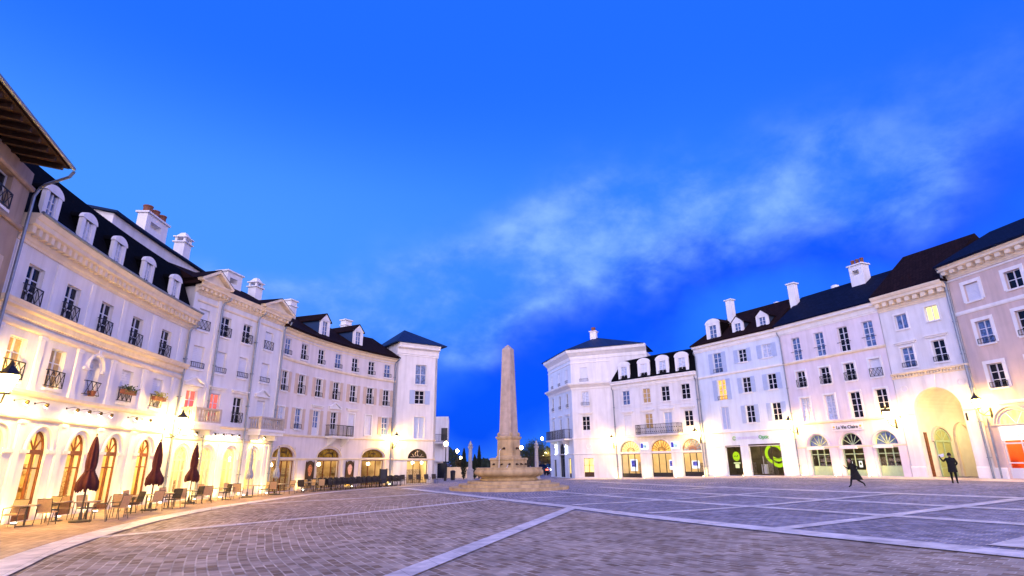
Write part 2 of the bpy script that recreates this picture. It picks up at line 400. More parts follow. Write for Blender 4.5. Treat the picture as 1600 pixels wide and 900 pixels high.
def wall_mesh(F, u0, u1, z0, z1, holes, depth=.3):
    """front face with openings cut out and their reveals; hole = (uc, w, zlow, zhigh, zspring or None)"""
    mb = MB()
    us = set(F.steps(u0, u1)); zs = {z0, z1}
    for uc, w_, a, b, sp_ in holes:
        us |= {uc-w_/2, uc+w_/2}; zs |= {a, b}
    us = sorted(x for x in us if u0-1e-6 <= x <= u1+1e-6); zs = sorted(z for z in zs if z0-1e-6 <= z <= z1+1e-6)
    uu = [us[0]]
    for x in us[1:]:
        if x-uu[-1] > 1e-4: uu.append(x)
    zz = [zs[0]]
    for z in zs[1:]:
        if z-zz[-1] > 1e-4: zz.append(z)
    for i in range(len(uu)-1):
        for k in range(len(zz)-1):
            cu, cz = (uu[i]+uu[i+1])/2, (zz[k]+zz[k+1])/2
            if any(abs(cu-uc) < w_/2 and a < cz < b for uc, w_, a, b, sp_ in holes): continue
            mb.quad(F.w(uu[i], 0, zz[k]), F.w(uu[i+1], 0, zz[k]), F.w(uu[i+1], 0, zz[k+1]), F.w(uu[i], 0, zz[k+1]))
    for uc, w_, a, b, sp_ in holes:
        fr = F.frame(uc); h = w_/2
        if sp_ is None: out = [(-h, a), (-h, b), (h, b), (h, a)]
        else:
            ap = arch_pts(w_, sp_, b); out = [(-h, a)]+ap+[(h, a)]
            mid = len(ap)//2
            for k in range(len(ap)-1):           # spandrels
                c = (-h, b) if k < mid else (h, b)
                mb.add([fr(c[0], 0, c[1]), fr(ap[k][0], 0, ap[k][1]), fr(ap[k+1][0], 0, ap[k+1][1])], ((0, 1, 2),))
        for (p, q) in zip(out, out[1:]+out[:1]):
            mb.quad(fr(p[0], 0, p[1]), fr(q[0], 0, q[1]), fr(q[0], -depth, q[1]), fr(p[0], -depth, p[1]))
    return mb

def rect_window(B, F, uc, w_, zs, zh, pane, cols=2, rows=3, rec=.16, sill=True, rail=None, shutters=None, surround=None, frame=None, hood=None, trim=None, panel=0, ajar=None):
    fr = F.frame(uc); h = w_/2; fm = frame or M_WINW; t = .042
    mb = MB()
    mb.box(fr, -h, -h+t, -rec-.06, -rec, zs, zh); mb.box(fr, h-t, h, -rec-.06, -rec, zs, zh)
    mb.box(fr, -h+t, h-t, -rec-.057, -rec-.003, zh-t, zh); mb.box(fr, -h+t, h-t, -rec-.057, -rec-.003, zs, zs+t+panel)
    z0 = zs+t+panel
    for c in range(1, cols):
        x = -h+w_*c/cols; mb.box(fr, x-.028, x+.028, -rec-.06, -rec+.006, z0, zh-t)
    for r in range(1, rows):
        z = z0+(zh-t-z0)*r/rows; mb.box(fr, -h+t, h-t, -rec-.052, -rec-.008, z-.018, z+.018)
    wn = mb.build('window', fm, B)
    mb = MB()
    if pane is M_BLIND:
        n = max(4, int((zh-zs)/.1))
        for k in range(n):
            a = zs+t+(zh-zs-2*t)*k/n; b = zs+t+(zh-zs-2*t)*(k+1)/n
            mb.box(fr, -h+t, h-t, -rec-.03, -rec+.02, a, b-.012)
        mb.build('roller_blind', pane, wn)
    else:
        mb.quad(fr(-h, -rec-.035, zs), fr(h, -rec-.035, zs), fr(h, -rec-.035, zh), fr(-h, -rec-.035, zh)); mb.build('pane', pane, wn)
    tm = trim or M_WTRIM
    if sill:
        mb = MB(); mb.box(fr, -h-.08, h+.08, -.10, .09, zs-.09, zs-.002); mb.build('sill', tm, wn)
    if surround:
        s_ = surround; mb = MB()
        mb.box(fr, -h-s_, -h-.002, -.02, .045, zs, zh); mb.box(fr, h+.002, h+s_, -.02, .045, zs, zh); mb.box(fr, -h-s_, h+s_, -.02, .05, zh+.002, zh+s_)
        mb.build('surround', tm, wn)
    if rail:
        mb = MB(); zt = zs+min(.62, (zh-zs)*.48) if rail != 'low' else zs+.33; zb = zs+.07; e = h+.06; o = .07
        mb.bar(fr(-e, o, zt), fr(e, o, zt), .035, .03); mb.bar(fr(-e, o, zb), fr(e, o, zb), .025)
        for x in (-e, e): mb.bar(fr(x, o, zb-.02), fr(x, o, zt), .025); mb.bar(fr(x, 0, zt), fr(x, o, zt), .025); mb.bar(fr(x, 0, zb), fr(x, o, zb), .02)
        if rail == 'bars' or rail == 'low':
            n = max(5, int(w_/.13))
            for k in range(1, n): x = -e+2*e*k/n; mb.bar(fr(x, o, zb), fr(x, o, zt), .014)
        else:
            k = 3 if w_ > .7 else 2
            for j in range(k):
                a = -e+2*e*j/k; b = -e+2*e*(j+1)/k
                mb.bar(fr(a, o, zb), fr(b, o, zt), .018); mb.bar(fr(b, o, zb), fr(a, o, zt), .018)
                if j: mb.bar(fr(a, o, zb), fr(a, o, zt), .014)
        mb.build('railing', M_IRON, wn)
    if shutters:
        sw = w_*.52
        for sgn in (-1, 1):
            mb = MB(); a, b = sorted((sgn*(h+.05), sgn*(h+.05+sw)))
            mb.box(fr, a, b, .015, .045, zs-.02, zh+.02)
            for z in (zs+.05, (zs+zh)/2-.04, zh-.13): mb.box(fr, a+.01, b-.01, .045, .058, z, z+.08)
            n = int((zh-zs)/.09)
            for k in range(n):
                z = zs+.1+(zh-zs-.2)*k/n; mb.box(fr, a+.05, b-.05, .045, .053, z, z+.035)
            x = sgn*(h+.05+sw*.12); mb.box(fr, x-.012, x+.012, .058, .075, zs+(zh-zs)*.40, zs+(zh-zs)*.46)
            mb.build('shutter', shutters, wn)
    if hood:
        mb = MB(); zb = zh+.22
        if hood == 'flat':
            mb.box(fr, -h-.25, h+.25, -.01, .10, zb, zb+.10); mb.box(fr, -h-.32, h+.32, -.01, .17, zb+.102, zb+.17)
        else:
            e = h+.34
            mb.box(fr, -e, e, -.01, .16, zb, zb+.09)
            for sg in (-1, 1): mb.bar(fr(sg*e, .08, zb+.13), fr(0, .08, zb+.49), .16, .09)
            mb.add([fr(-e+.12, .04, zb+.09), fr(e-.12, .04, zb+.09), fr(0, .04, zb+.45)], ((0, 1, 2),))
        mb.build('window_hood', tm, B)
    return wn

def fan_window(B, F, uc, w_, z0, zs, za, frame, pane, cols=2, hz=(), nrad=5, rec=.2, base=0.0, name='arched_door', transom=.12, fan=True, inner=False, sb=None):
    """opening with an arched head: frame bars, transom, radial bars in the head, glass behind"""
    fr = F.frame(uc); h = w_/2; mb = MB(); t = .06
    mb.box(fr, -h, -h+t, -rec-.07, -rec, z0, zs); mb.box(fr, h-t, h, -rec-.07, -rec, z0, zs)
    ap = arch_pts(w_-t, zs, za-t/2, 18)
    for a, b in zip(ap, ap[1:]): mb.bar(fr(a[0], -rec-.034, a[1]), fr(b[0], -rec-.034, b[1]), .068, t, ref=fr(0, 1, 0)-fr(0, 0, 0))
    if transom: mb.box(fr, -h+t, h-t, -rec-.066, -rec+.03, zs-transom/2, zs+transom/2)
    if base: mb.box(fr, -h+t, h-t, -rec-.064, -rec-.004, z0, z0+base)
    ref = fr(0, 1, 0)-fr(0, 0, 0)
    top = zs-transom/2 if transom else zs
    for c in range(1, cols):
        x = -h+w_*c/cols; mb.box(fr, x-.045, x+.045, -rec-.068, -rec+.008, z0+base, top)
    for z in hz: mb.box(fr, -h+t, h-t, -rec-.058, -rec-.01, z-.025, z+.025)
    if fan:
        r0 = .22
        for k in range(1, nrad+1):
            a = math.pi*k/(nrad+1); c, s_ = math.cos(a), math.sin(a)
            p0 = (-h*c*r0, zs+transom/2+(za-zs)*s_*r0*.6) if inner else (-h*c*.06, zs+transom/2)
            mb.bar(fr(p0[0], -rec-.032, p0[1]), fr(-(h-.04)*c, -rec-.032, zs+(za-zs-.04)*s_), .045, .038, ref=ref)
        if inner:
            ip = arch_pts(w_*.36, zs+.02, zs+(za-zs)*.36, 10)
            for a, b in zip(ip, ip[1:]): mb.bar(fr(a[0], -rec-.03, a[1]), fr(b[0], -rec-.03, b[1]), .05, .04, ref=ref)
    d = mb.build(name, frame, B)
    mb = MB(); pl = [(-h, z0)]+arch_pts(w_, zs, za, 16)+[(h, z0)]
    mb.add([fr(x, -rec-.04, z) for x, z in pl], (tuple(reversed(range(len(pl)))),)); mb.build('pane', pane, d)
    return d

def archivolt(mb, F, uc, w_, zs, za, th=.14, out=.06, key=True, legs=0):
    mb.mark(); fr = F.frame(uc); ref = fr(0, 1, 0)-fr(0, 0, 0); ap = arch_pts(w_+th, zs, za+th/2, 18)
    for a, b in zip(ap, ap[1:]): mb.bar(fr(a[0], out/2, a[1]), fr(b[0], out/2, b[1]), out, th, ref=ref)
    if key: mb.box(fr, -.09, .09, 0, out+.05, za-.02, za+.26)

def body(B, F, u0, u1, front, back, ztop, m=None, z0=-.4, ends=True, outer=-.02):
    mb = MB(); sweep(mb, F, u0+.01, u1-.01, [(front, z0), (front, ztop), (back, ztop), (back, z0)])
    if ends:
        for u, sg in ((u0, 1), (u1, -1)):
            a, b = sorted((u, u+sg*.22)); sweep(mb, F, a, b, [(outer, z0), (outer, ztop-.02), (front+.01, ztop-.02), (front+.01, z0)])
    return mb.build('rear_wall', m or M_BODY, B)
def room(B, F, u0, u1, z0, z1, depth, m, name='interior', front=-.32):
    mb = MB(); prof = [(front, z0), (-depth, z0), (-depth, z1), (front, z1)]
    sweep(mb, F, u0, u1, prof, closed=False)
    for u in (u0, u1): mb.quad(*[F.w(u, o, z) for o, z in prof])
    return mb.build(name, m, B)
def cornice(B, F, u0, u1, z, h, out, m, dent=None, name='cornice', dz=.35, dw=.5):
    """moulded cornice: frieze step, bed mould, corona and crown; optional row of brackets"""
    mb = MB(); a = z
    prof = [(-.02, a), (.05, a), (.05, a+h*.10), (.10, a+h*.14), (.12, a+h*.5), (out*.62, a+h*.56), (out*.8, a+h*.60), (out*.8, a+h*.78), (out*.88, a+h*.80), (out, a+h*.95), (out, a+h), (-.02, a+h)]
    sweep(mb, F, u0, u1, prof)
    if dent:
        n = max(1, int((u1-u0)/dent))
        for k in range(n):
            u = u0+(u1-u0)*(k+.5)/n; fr = F.frame(u); x = dent*dw/2
            mb.box(fr, -x, x, .118, out*.66, a+h*.30, a+h*.557)
    return mb.build(name, m, B)
def strip(mb, F, u0, u1, z0, z1, out): mb.mark(); sweep(mb, F, u0, u1, [(-.02, z0), (out*.6, z0), (out, z0+(z1-z0)*.4), (out, z1), (-.02, z1)])
def gable_roof(B, F, u0, u1, eo, ze, ro, zr, bo, m, name='roof', hip0=0, hip1=0):
    mb = MB(); us = F.steps(u0, u1); n = len(us)
    def row(u):
        k = 0.0
        if hip0 and u < u0+hip0: k = 1-(u-u0)/hip0
        if hip1 and u > u1-hip1: k = 1-(u1-u)/hip1
        z = zr-(zr-ze)*k
        return [F.w(u, eo, ze), F.w(u, ro, z), F.w(u, bo, ze), F.w(u, bo, ze-.12), F.w(u, eo, ze-.12)]
    if hip0: us = sorted(set(us+[u0+hip0]))
    if hip1: us = sorted(set(us+[u1-hip1]))
    rows = [row(u) for u in us]; sl = math.hypot(eo-ro, zr-ze)
    for i in range(len(us)-1):
        a, b = us[i], us[i+1]
        mb.quad(rows[i][0], rows[i+1][0], rows[i+1][1], rows[i][1], ((a, 0), (b, 0), (b, sl), (a, sl)))
        mb.quad(rows[i][1], rows[i+1][1], rows[i+1][2], rows[i][2], ((a, sl), (b, sl), (b, 2*sl), (a, 2*sl)))
        mb.quad(rows[i][2], rows[i+1][2], rows[i+1][3], rows[i][3]); mb.quad(rows[i][3], rows[i+1][3], rows[i+1][4], rows[i][4]); mb.quad(rows[i][4], rows[i+1][4], rows[i+1][0], rows[i][0])
    mb.add(rows[0], ((0, 1, 2, 3, 4),)); mb.add(rows[-1], ((4, 3, 2, 1, 0),))
    return mb.build(name, m, B)
def chimney(roof, F, u, o, z0, z1, wu, wo, pots=0, vent=False, cap='flat', m=None):
    fr = F.frame(u); mb = MB(); a, b = wu/2, wo/2; m = m or M_WTRIM
    if vent:
        zc = z1-.85
        mb.box(fr, -a, a, o-b, o+b, z0, zc)
        for x0, x1 in ((-a, -a+wu*.2), (a-wu*.3, a)): mb.box(fr, x0, x1, o-b, o+b, zc+.001, zc+.38)
        mb.box(fr, -a, a, o-b, o+b, zc+.382, z1-.1)
        mb.box(fr, -a+.05, a-.05, o-b+.1, o-b+.2, zc+.001, zc+.381)
    elif cap == 'lantern':
        zc = z1-.75
        mb.box(fr, -a, a, o-b, o+b, z0, zc); mb.box(fr, -a-.1, a+.1, o-b-.1, o+b+.1, zc+.001, zc+.08)
        for x in (-1, 1):
            for y in (-1, 1): mb.box(fr, x*a-.13 if x > 0 else -a, a if x > 0 else -a+.13, o+(b-.13 if y > 0 else -b), o+(b if y > 0 else -b+.13), zc+.081, zc+.35)
        mb.box(fr, -a-.1, a+.1, o-b-.1, o+b+.1, zc+.351, zc+.42)
        tp = [fr(-a, o-b, zc+.421), fr(a, o-b, zc+.421), fr(a, o+b, zc+.421), fr(-a, o+b, zc+.421), fr(-a*.4, o-b*.4, z1), fr(a*.4, o-b*.4, z1), fr(a*.4, o+b*.4, z1), fr(-a*.4, o+b*.4, z1)]
        mb.add(tp, ((0, 1, 5, 4), (1, 2, 6, 5), (2, 3, 7, 6), (3, 0, 4, 7), (4, 5, 6, 7)))
    else:
        mb.box(fr, -a, a, o-b, o+b, z0, z1-.1)
    if cap != 'lantern':
        mb.box(fr, -a-.1, a+.1, o-b-.1, o+b+.1, z1-.099, z1)
        if cap == 'double': mb.box(fr, -a-.08, a+.08, o-b-.08, o+b+.08, z1-.55, z1-.48)
    ch = mb.build('chimney', m, roof)
    for k in range(pots):
        x = -a+wu*(k+.5)/pots; p = fr(x, o, z1); mb = MB()
        r_ = min(.27, wu/pots*.40); mb.lathe(p, [(r_, 0), (r_*.9, .05), (r_*.88, .36), (r_, .40), (r_, .46)], 12); mb.build('chimney_pot', M_TERRA, ch)
    return ch
def dormer(roof, F, uc, w_, zb, zt, za, front, depth, style, pane, mr, side=None, rail=False, wz=None):
    """front face at o=front, cheeks running back into the roof"""
    fr = F.frame(uc); h = w_/2; mb = MB(); ow = w_*.27; z0, z1 = (wz or (zb+.22, zt-.12))
    # face with window hole built from four boxes
    mb.box(fr, -h, -ow, front-.14, front, zb, zt); mb.box(fr, ow, h, front-.14, front, zb, zt)
    mb.box(fr, -ow, ow, front-.14, front, zb, z0); mb.box(fr, -ow, ow, front-.14, front, z1, zt)
    if style == 'arch':
        ap = arch_pts(w_+.10, zt, za, 12)
        f = [fr(x, front+.03, z) for x, z in ap]; b = [fr(x, front-.14, z) for x, z in ap]; n = len(ap)
        mb.add(f+b, (tuple(reversed(range(n))), tuple(n+i for i in range(n)))+tuple((i, i+1, n+i+1, n+i) for i in range(n-1))+((0, n, 2*n-1, n-1),))
    else:
        f = [fr(-h-.08, front+.03, zt), fr(h+.08, front+.03, zt), fr(0, front+.03, za)]; b = [fr(-h-.08, front-.14, zt), fr(h+.08, front-.14, zt), fr(0, front-.14, za)]
        mb.add(f+b, ((0, 1, 2), (5, 4, 3), (0, 3, 4, 1), (1, 4, 5, 2), (2, 5, 3, 0)))
    dm = mb.build('dormer', M_WTRIM, roof)
    mb = MB()
    for sg in (-1, 1): a, b = sorted((sg*h*.98, sg*h*.9)); mb.mark(); mb.box(fr, a, b, front-depth, front-.142, zb, zt)
    part(mb, 'cheek', side or mr, dm)
    mb = MB()
    if style == 'arch':
        ap = arch_pts(w_+.12, zt+.01, za+.04, 10); f = [fr(x, front-.142, z) for x, z in ap]; b = [fr(x, front-depth, z) for x, z in ap]; n = len(ap)
        for i in range(n-1): mb.quad(f[i], f[i+1], b[i+1], b[i], ((i*.2, 0), (i*.2+.2, 0), (i*.2+.2, depth), (i*.2, depth)))
    else:
        for sg in (-1, 1):
            p = [fr(sg*(h+.14), front+.08, zt-.05), fr(0, front+.08, za+.06), fr(0, front-depth, za+.06), fr(sg*(h+.14), front-depth, zt-.05)]
            mb.quad(*p, ((0, 0), (0, 1), (depth, 1), (depth, 0)))
            q = [v-Vector((0, 0, .07)) for v in p]
            mb.quad(*q); mb.quad(p[0], p[1], q[1], q[0]); mb.quad(p[0], p[3], q[3], q[0])
    mb.build('dormer_roof', mr, dm)
    mb = MB(); rec = front-.10
    mb.quad(fr(-ow, rec, z0), fr(ow, rec, z0), fr(ow, rec, z1), fr(-ow, rec, z1)); mb.build('pane', pane, dm)
    mb = MB()
    mb.box(fr, -.03, .03, rec+.003, rec+.05, z0, z1)
    for k in (1, 2): z = z0+(z1-z0)*k/3; mb.box(fr, -ow, ow, rec+.004, rec+.04, z-.015, z+.015)
    for x in (-ow, ow-.05): mb.box(fr, x, x+.05, rec+.002, rec+.055, z0, z1)
    mb.build('window_frame', M_WINW, dm)
    if rail:
        mb = MB(); e = ow+.05; o = front+.06
        mb.bar(fr(-e, o, z0+.3), fr(e, o, z0+.3), .03); mb.bar(fr(-e, o, z0+.05), fr(e, o, z0+.05), .025)
        for k in range(7): x = -e+2*e*k/6; mb.bar(fr(x, o, z0+.05), fr(x, o, z0+.3), .016)
        mb.build('railing', M_IRON, dm)
    return dm
def downpipe(B, F, u, z0, z1, out=.09, swan=True, r=.055):
    mb = MB(); fr = F.frame(u)
    pts = [fr(0, out, z0), fr(0, out, z1-.5)]
    if swan: pts += [fr(.03, out+.06, z1-.3), fr(.12, out+.34, z1-.12), fr(.14, out+.38, z1+.05)]
    else: pts += [fr(0, out, z1)]
    mb.tube(pts, r, 8)
    z = z0+1.2
    while z < z1-.6: mb.box(fr, -.075, .075, .0, out+.07, z, z+.04); z += 2.0
    return mb.build('downpipe', M_PIPE, B, smooth=False)
def balcony_iron(B, F, u0, u1, zb, zt, out, slab=.16, name='balcony', brackets=True, m=None, fancy=False):
    mb = MB(); uc = (u0+u1)/2; fr = F.frame(uc); h = (u1-u0)/2
    mb.box(fr, -h, h, -.02, out, zb-slab, zb); mb.box(fr, -h-.05, h+.05, -.02, out+.05, zb-.06, zb-.001)
    if brackets:
        for x in (-h*.62, h*.62):
            v = [fr(x+dx_, o, z) for dx_ in (-.11, .11) for o, z in ((0, zb-slab), (out*.85, zb-slab), (out*.8, zb-slab-.14), (.12, zb-slab-.55), (0, zb-slab-.6))]
            mb.add(v, ((0, 1, 2, 3, 4), (9, 8, 7, 6, 5))+tuple((i, 5+i, 5+(i+1) % 5, (i+1) % 5) for i in range(5)))
    bl = mb.build(name, m or M_WTRIM, B)
    mb = MB(); o = out-.05
    path = [fr(-h+.05, 0, 0), fr(-h+.05, o, 0), fr(h-.05, o, 0), fr(h-.05, 0, 0)]
    up = Vector((0, 0, 1))
    for p, q in zip(path, path[1:]):
        mb.bar(p+up*zt, q+up*zt, .05, .04); mb.bar(p+up*(zb+.08), q+up*(zb+.08), .03)
        n = max(2, int((q-p).length/.12))
        for k in range(n+1):
            c = p+(q-p)*k/n; mb.bar(c+up*(zb+.0), c+up*zt, .022 if k % 5 else .04)
            if fancy and k < n:
                c2 = p+(q-p)*(k+.5)/n
                mb.lathe(c2+up*(zb+.25+.35*(k % 2)), [(.035, -.035), (.05, 0), (.035, .035)], 6)
    mb.build('railing', M_IRON, bl)
    return bl
def balcony_stone(B, F, u0, u1, zb, zt, out):
    uc = (u0+u1)/2; fr = F.frame(uc); h = (u1-u0)/2; mb = MB()
    mb.box(fr, -h-.06, h+.06, -.02, out+.08, zb-.14, zb); mb.box(fr, -h, h, -.02, out, zb-.34, zb-.141)
    for x in (-h*.7, h*.7): mb.box(fr, x-.12, x+.12, -.02, out*.7, zb-.62, zb-.341)
    bl = mb.build('balcony', M_WTRIM, B)
    mb = MB()
    mb.box(fr, -h, h, out-.2, out, zt-.1, zt); mb.box(fr, -h, h, out-.19, out-.01, zb+.001, zb+.08)
    for x in (-h, h-.2): mb.box(fr, x, x+.2, out-.2, out+.01, zb+.081, zt-.101)
    for sg in (-1, 1):
        a, b = sorted((sg*h, sg*(h-.18))); mb.box(fr, a, b, -.01, out-.201, zt-.1, zt-.002); mb.box(fr, a, b, -.01, out-.201, zb+.002, zb+.078)
    br = mb.build('balustrade', M_BALU, bl)
    mb = MB(); hh = zt-zb-.18
    prof = [(.045, 0), (.05, .05), (.03, .10), (.065, hh*.35), (.03, hh*.75), (.045, hh*.9), (.05, hh)]
    n = int((2*h-.4)/.2)
    for k in range(n): mb.lathe(fr(-h+.2+(2*h-.4)*(k+.5)/n, out-.1, zb+.08), prof, 8)
    for sg in (-1, 1):
        for k in range(3): mb.lathe(fr(sg*(h-.09), .1+(out-.35)*(k+.5)/3, zb+.08), prof, 8)
    mb.build('baluster', M_BALU, br, smooth=True)
    return bl
def pilasters(mb, F, us, w_, z0, z1, out=.06, cap=True):
    for u in us:
        mb.mark(); fr = F.frame(u); mb.box(fr, -w_/2, w_/2, -.02, out, z0, z1)
        if cap: mb.box(fr, -w_/2-.05, w_/2+.05, -.021, out+.04, z1-.12, z1-.02); mb.box(fr, -w_/2-.04, w_/2+.04, -.021, out+.03, z0, z0+.18)
def building(name, F, u, label): 
    p = F.w(u, -2, 0); return empty(name, (p.x, p.y, g(p.x, p.y)), label, 'building')
def part(mb, name, m, B, smooth=False):
    if not mb.g: return mb.build(name, m, B, smooth)
    cuts = sorted(set(mb.g+[0, len(mb.f)])); o = None
    for a, b in zip(cuts, cuts[1:]):
        if a == b: continue
        n = MB(); idx = {}
        for k in range(a, b):
            for i in mb.f[k]:
                if i not in idx: idx[i] = len(n.v); n.v.append(mb.v[i])
            n.f.append(tuple(idx[i] for i in mb.f[k]))
            if k in mb.uv: n.uv[len(n.f)-1] = mb.uv[k]
        o = n.build(name, m, B, smooth)
    return o
def dark_pane(k): return (M_DARKP, M_BLUEP, M_CURT, M_DARKP)[k % 4]
WARM = (1.0, .70, .34)

# ------------------------------------------------------------------ ground
def gcoords(lo, hi, fine0, fine1, st):
    a = []; x = fine0
    while x > lo: a.append(x); x -= st*(1+ (fine0-x)*.25)
    a.append(lo); a = a[::-1]; x = fine0+st
    while x < fine1: a.append(x); x += st
    while x < hi: a.append(x); x += st*(1+(x-fine1)*.25)
    a.append(hi); return a
gx = gcoords(-1500, 1500, -22, 34, .8); gy = gcoords(-400, 2200, -4, 76, .8)
me = bpy.data.meshes.new('ground'); nx = len(gx)
me.from_pydata([(x, y, g(x, y)) for y in gy for x in gx], [], [(j*nx+i, j*nx+i+1, (j+1)*nx+i+1, (j+1)*nx+i) for j in range(len(gy)-1) for i in range(nx-1)])
for p in me.polygons: p.use_smooth = True
ground = bpy.data.objects.new('ground', me); COL.objects.link(ground); ground['kind'] = 'structure'
def cobble(name, c1, c2, mort, bw, bh, center=(36, 33), polar=True, rot=0.0, rough=.62, msize=.012, bumpd=.02, alt=None):
    mt = bpy.data.materials.new(name); mt.use_nodes = True; t = mt.node_tree; b = t.nodes['Principled BSDF']
    ln = t.links.new
    co = t.nodes.new('ShaderNodeTexCoord'); sp_ = t.nodes.new('ShaderNodeSeparateXYZ')
    nd = t.nodes.new('ShaderNodeTexNoise'); nd.inputs['Scale'].default_value = .25; nd.inputs['Detail'].default_value = 0
    ln(co.outputs['Object'], nd.inputs[0])
    def m_(op, a, c=None):
        n = t.nodes.new('ShaderNodeMath'); n.operation = op
        for i, x in enumerate((a, c)):
            if x is None: continue
            if isinstance(x, (int, float)): n.inputs[i].default_value = x
            else: ln(x, n.inputs[i])
        return n.outputs[0]
    ln(co.outputs['Object'], sp_.inputs[0]); X, Y = sp_.outputs[0], sp_.outputs[1]
    if polar:
        X = m_('SUBTRACT', X, center[0]); Y = m_('SUBTRACT', Y, center[1])
        rr = m_('SQRT', m_('ADD', m_('MULTIPLY', X, X), m_('MULTIPLY', Y, Y))); th = m_('MULTIPLY', m_('ARCTAN2', Y, m_('MULTIPLY', X, -1)), 42.0)
        rr = m_('ADD', rr, m_('MULTIPLY', nd.outputs[0], .25))
        U, V = th, rr
    else:
        c, s_ = math.cos(rot), math.sin(rot)
        U = m_('ADD', m_('MULTIPLY', X, c), m_('MULTIPLY', Y, s_)); V = m_('ADD', m_('MULTIPLY', X, -s_), m_('MULTIPLY', Y, c))
    cb = t.nodes.new('ShaderNodeCombineXYZ'); ln(U, cb.inputs[0]); ln(V, cb.inputs[1])
    br = t.nodes.new('ShaderNodeTexBrick'); ln(cb.outputs[0], br.inputs[0]); br.inputs['Scale'].default_value = 1
    br.inputs['Color1'].default_value = (*c1, 1); br.inputs['Color2'].default_value = (*c2, 1); br.inputs['Mortar'].default_value = (*mort, 1)
    br.inputs['Brick Width'].default_value = bw; br.inputs['Row Height'].default_value = bh; br.inputs['Mortar Size'].default_value = msize; br.inputs['Mortar Smooth'].default_value = .3
    nm = t.nodes.new('ShaderNodeTexNoise'); nm.inputs['Scale'].default_value = 1.7; nm.inputs['Detail'].default_value = 4; ln(co.outputs['Object'], nm.inputs[0])
    rm = t.nodes.new('ShaderNodeValToRGB'); ln(nm.outputs[0], rm.inputs[0]); rm.color_ramp.elements[0].position = .38; rm.color_ramp.elements[0].color = (*[x*.55 for x in mort], 1)
    rm.color_ramp.elements[1].position = .62; rm.color_ramp.elements[1].color = (*mort, 1); ln(rm.outputs[0], br.inputs['Mortar'])
    if alt:                                  # beyond the diagonal band the setts take a greyer, bluer colour pair
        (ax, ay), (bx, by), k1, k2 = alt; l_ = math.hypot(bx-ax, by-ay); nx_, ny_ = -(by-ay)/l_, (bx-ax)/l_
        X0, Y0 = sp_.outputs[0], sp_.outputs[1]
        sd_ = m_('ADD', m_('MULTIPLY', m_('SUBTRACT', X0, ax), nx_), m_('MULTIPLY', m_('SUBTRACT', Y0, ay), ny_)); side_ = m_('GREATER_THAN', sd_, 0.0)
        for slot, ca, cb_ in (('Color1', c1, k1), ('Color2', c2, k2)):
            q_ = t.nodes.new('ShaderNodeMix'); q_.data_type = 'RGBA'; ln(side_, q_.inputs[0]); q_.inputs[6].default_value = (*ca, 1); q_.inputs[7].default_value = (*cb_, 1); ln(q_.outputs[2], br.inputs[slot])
    n1 = t.nodes.new('ShaderNodeTexNoise'); n1.inputs['Scale'].default_value = 3.1; n1.inputs['Detail'].default_value = 5; ln(co.outputs['Object'], n1.inputs[0])
    rp = t.nodes.new('ShaderNodeValToRGB'); ln(n1.outputs[0], rp.inputs[0])
    rp.color_ramp.elements[0].position = .3; rp.color_ramp.elements[0].color = (.72, .70, .70, 1); rp.color_ramp.elements[1].position = .72; rp.color_ramp.elements[1].color = (1.18, 1.16, 1.12, 1)
    mx = t.nodes.new('ShaderNodeMix'); mx.data_type = 'RGBA'; mx.blend_type = 'MULTIPLY'; mx.inputs[0].default_value = 1
    ln(br.outputs[0], mx.inputs[6]); ln(rp.outputs[0], mx.inputs[7])
    n3 = t.nodes.new('ShaderNodeTexNoise'); n3.inputs['Scale'].default_value = .45; n3.inputs['Detail'].default_value = 3; ln(co.outputs['Object'], n3.inputs[0])
    rp3 = t.nodes.new('ShaderNodeValToRGB'); ln(n3.outputs[0], rp3.inputs[0])
    rp3.color_ramp.elements[0].position = .35; rp3.color_ramp.elements[0].color = (.80, .79, .80, 1); rp3.color_ramp.elements[1].position = .65; rp3.color_ramp.elements[1].color = (1.08, 1.07, 1.06, 1)
    mx3 = t.nodes.new('ShaderNodeMix'); mx3.data_type = 'RGBA'; mx3.blend_type = 'MULTIPLY'; mx3.inputs[0].default_value = 1
    ln(mx.outputs[2], mx3.inputs[6]); ln(rp3.outputs[0], mx3.inputs[7])
    ln(mx3.outputs[2], b.inputs['Base Color']); b.inputs['Roughness'].default_value = rough; b.inputs['Specular IOR Level'].default_value = .16
    n2 = t.nodes.new('ShaderNodeTexNoise'); n2.inputs['Scale'].default_value = 9; n2.inputs['Detail'].default_value = 4; ln(co.outputs['Object'], n2.inputs[0])
    hh = m_('ADD', m_('MULTIPLY', br.outputs['Fac'], -.9), m_('MULTIPLY', n2.outputs[0], .8))
    bp = t.nodes.new('ShaderNodeBump'); bp.inputs['Strength'].default_value = .9; bp.inputs['Distance'].default_value = bumpd
    ln(hh, bp.inputs['Height']); ln(bp.outputs[0], b.inputs['Normal'])
    return mt
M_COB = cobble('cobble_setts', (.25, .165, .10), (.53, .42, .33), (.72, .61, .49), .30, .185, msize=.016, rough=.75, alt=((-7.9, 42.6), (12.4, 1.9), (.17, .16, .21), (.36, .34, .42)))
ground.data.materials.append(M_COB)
M_BAND = cobble('band_stone', (.74, .68, .64), (.80, .74, .70), (.60, .54, .51), 1.1, .75, polar=False, rot=R(-63), rough=.6, msize=.008, bumpd=.006)
M_PAVE = cobble('terrace_paving', (.46, .32, .21), (.56, .41, .28), (.36, .25, .17), .42, .22, center=(36, 33), rough=.65, msize=.01, bumpd=.008)
M_PAVER = cobble('pavement_slabs', (.74, .62, .52), (.80, .68, .58), (.60, .50, .42), .6, .4, polar=False, rot=R(-60), rough=.6, msize=.01, bumpd=.006)
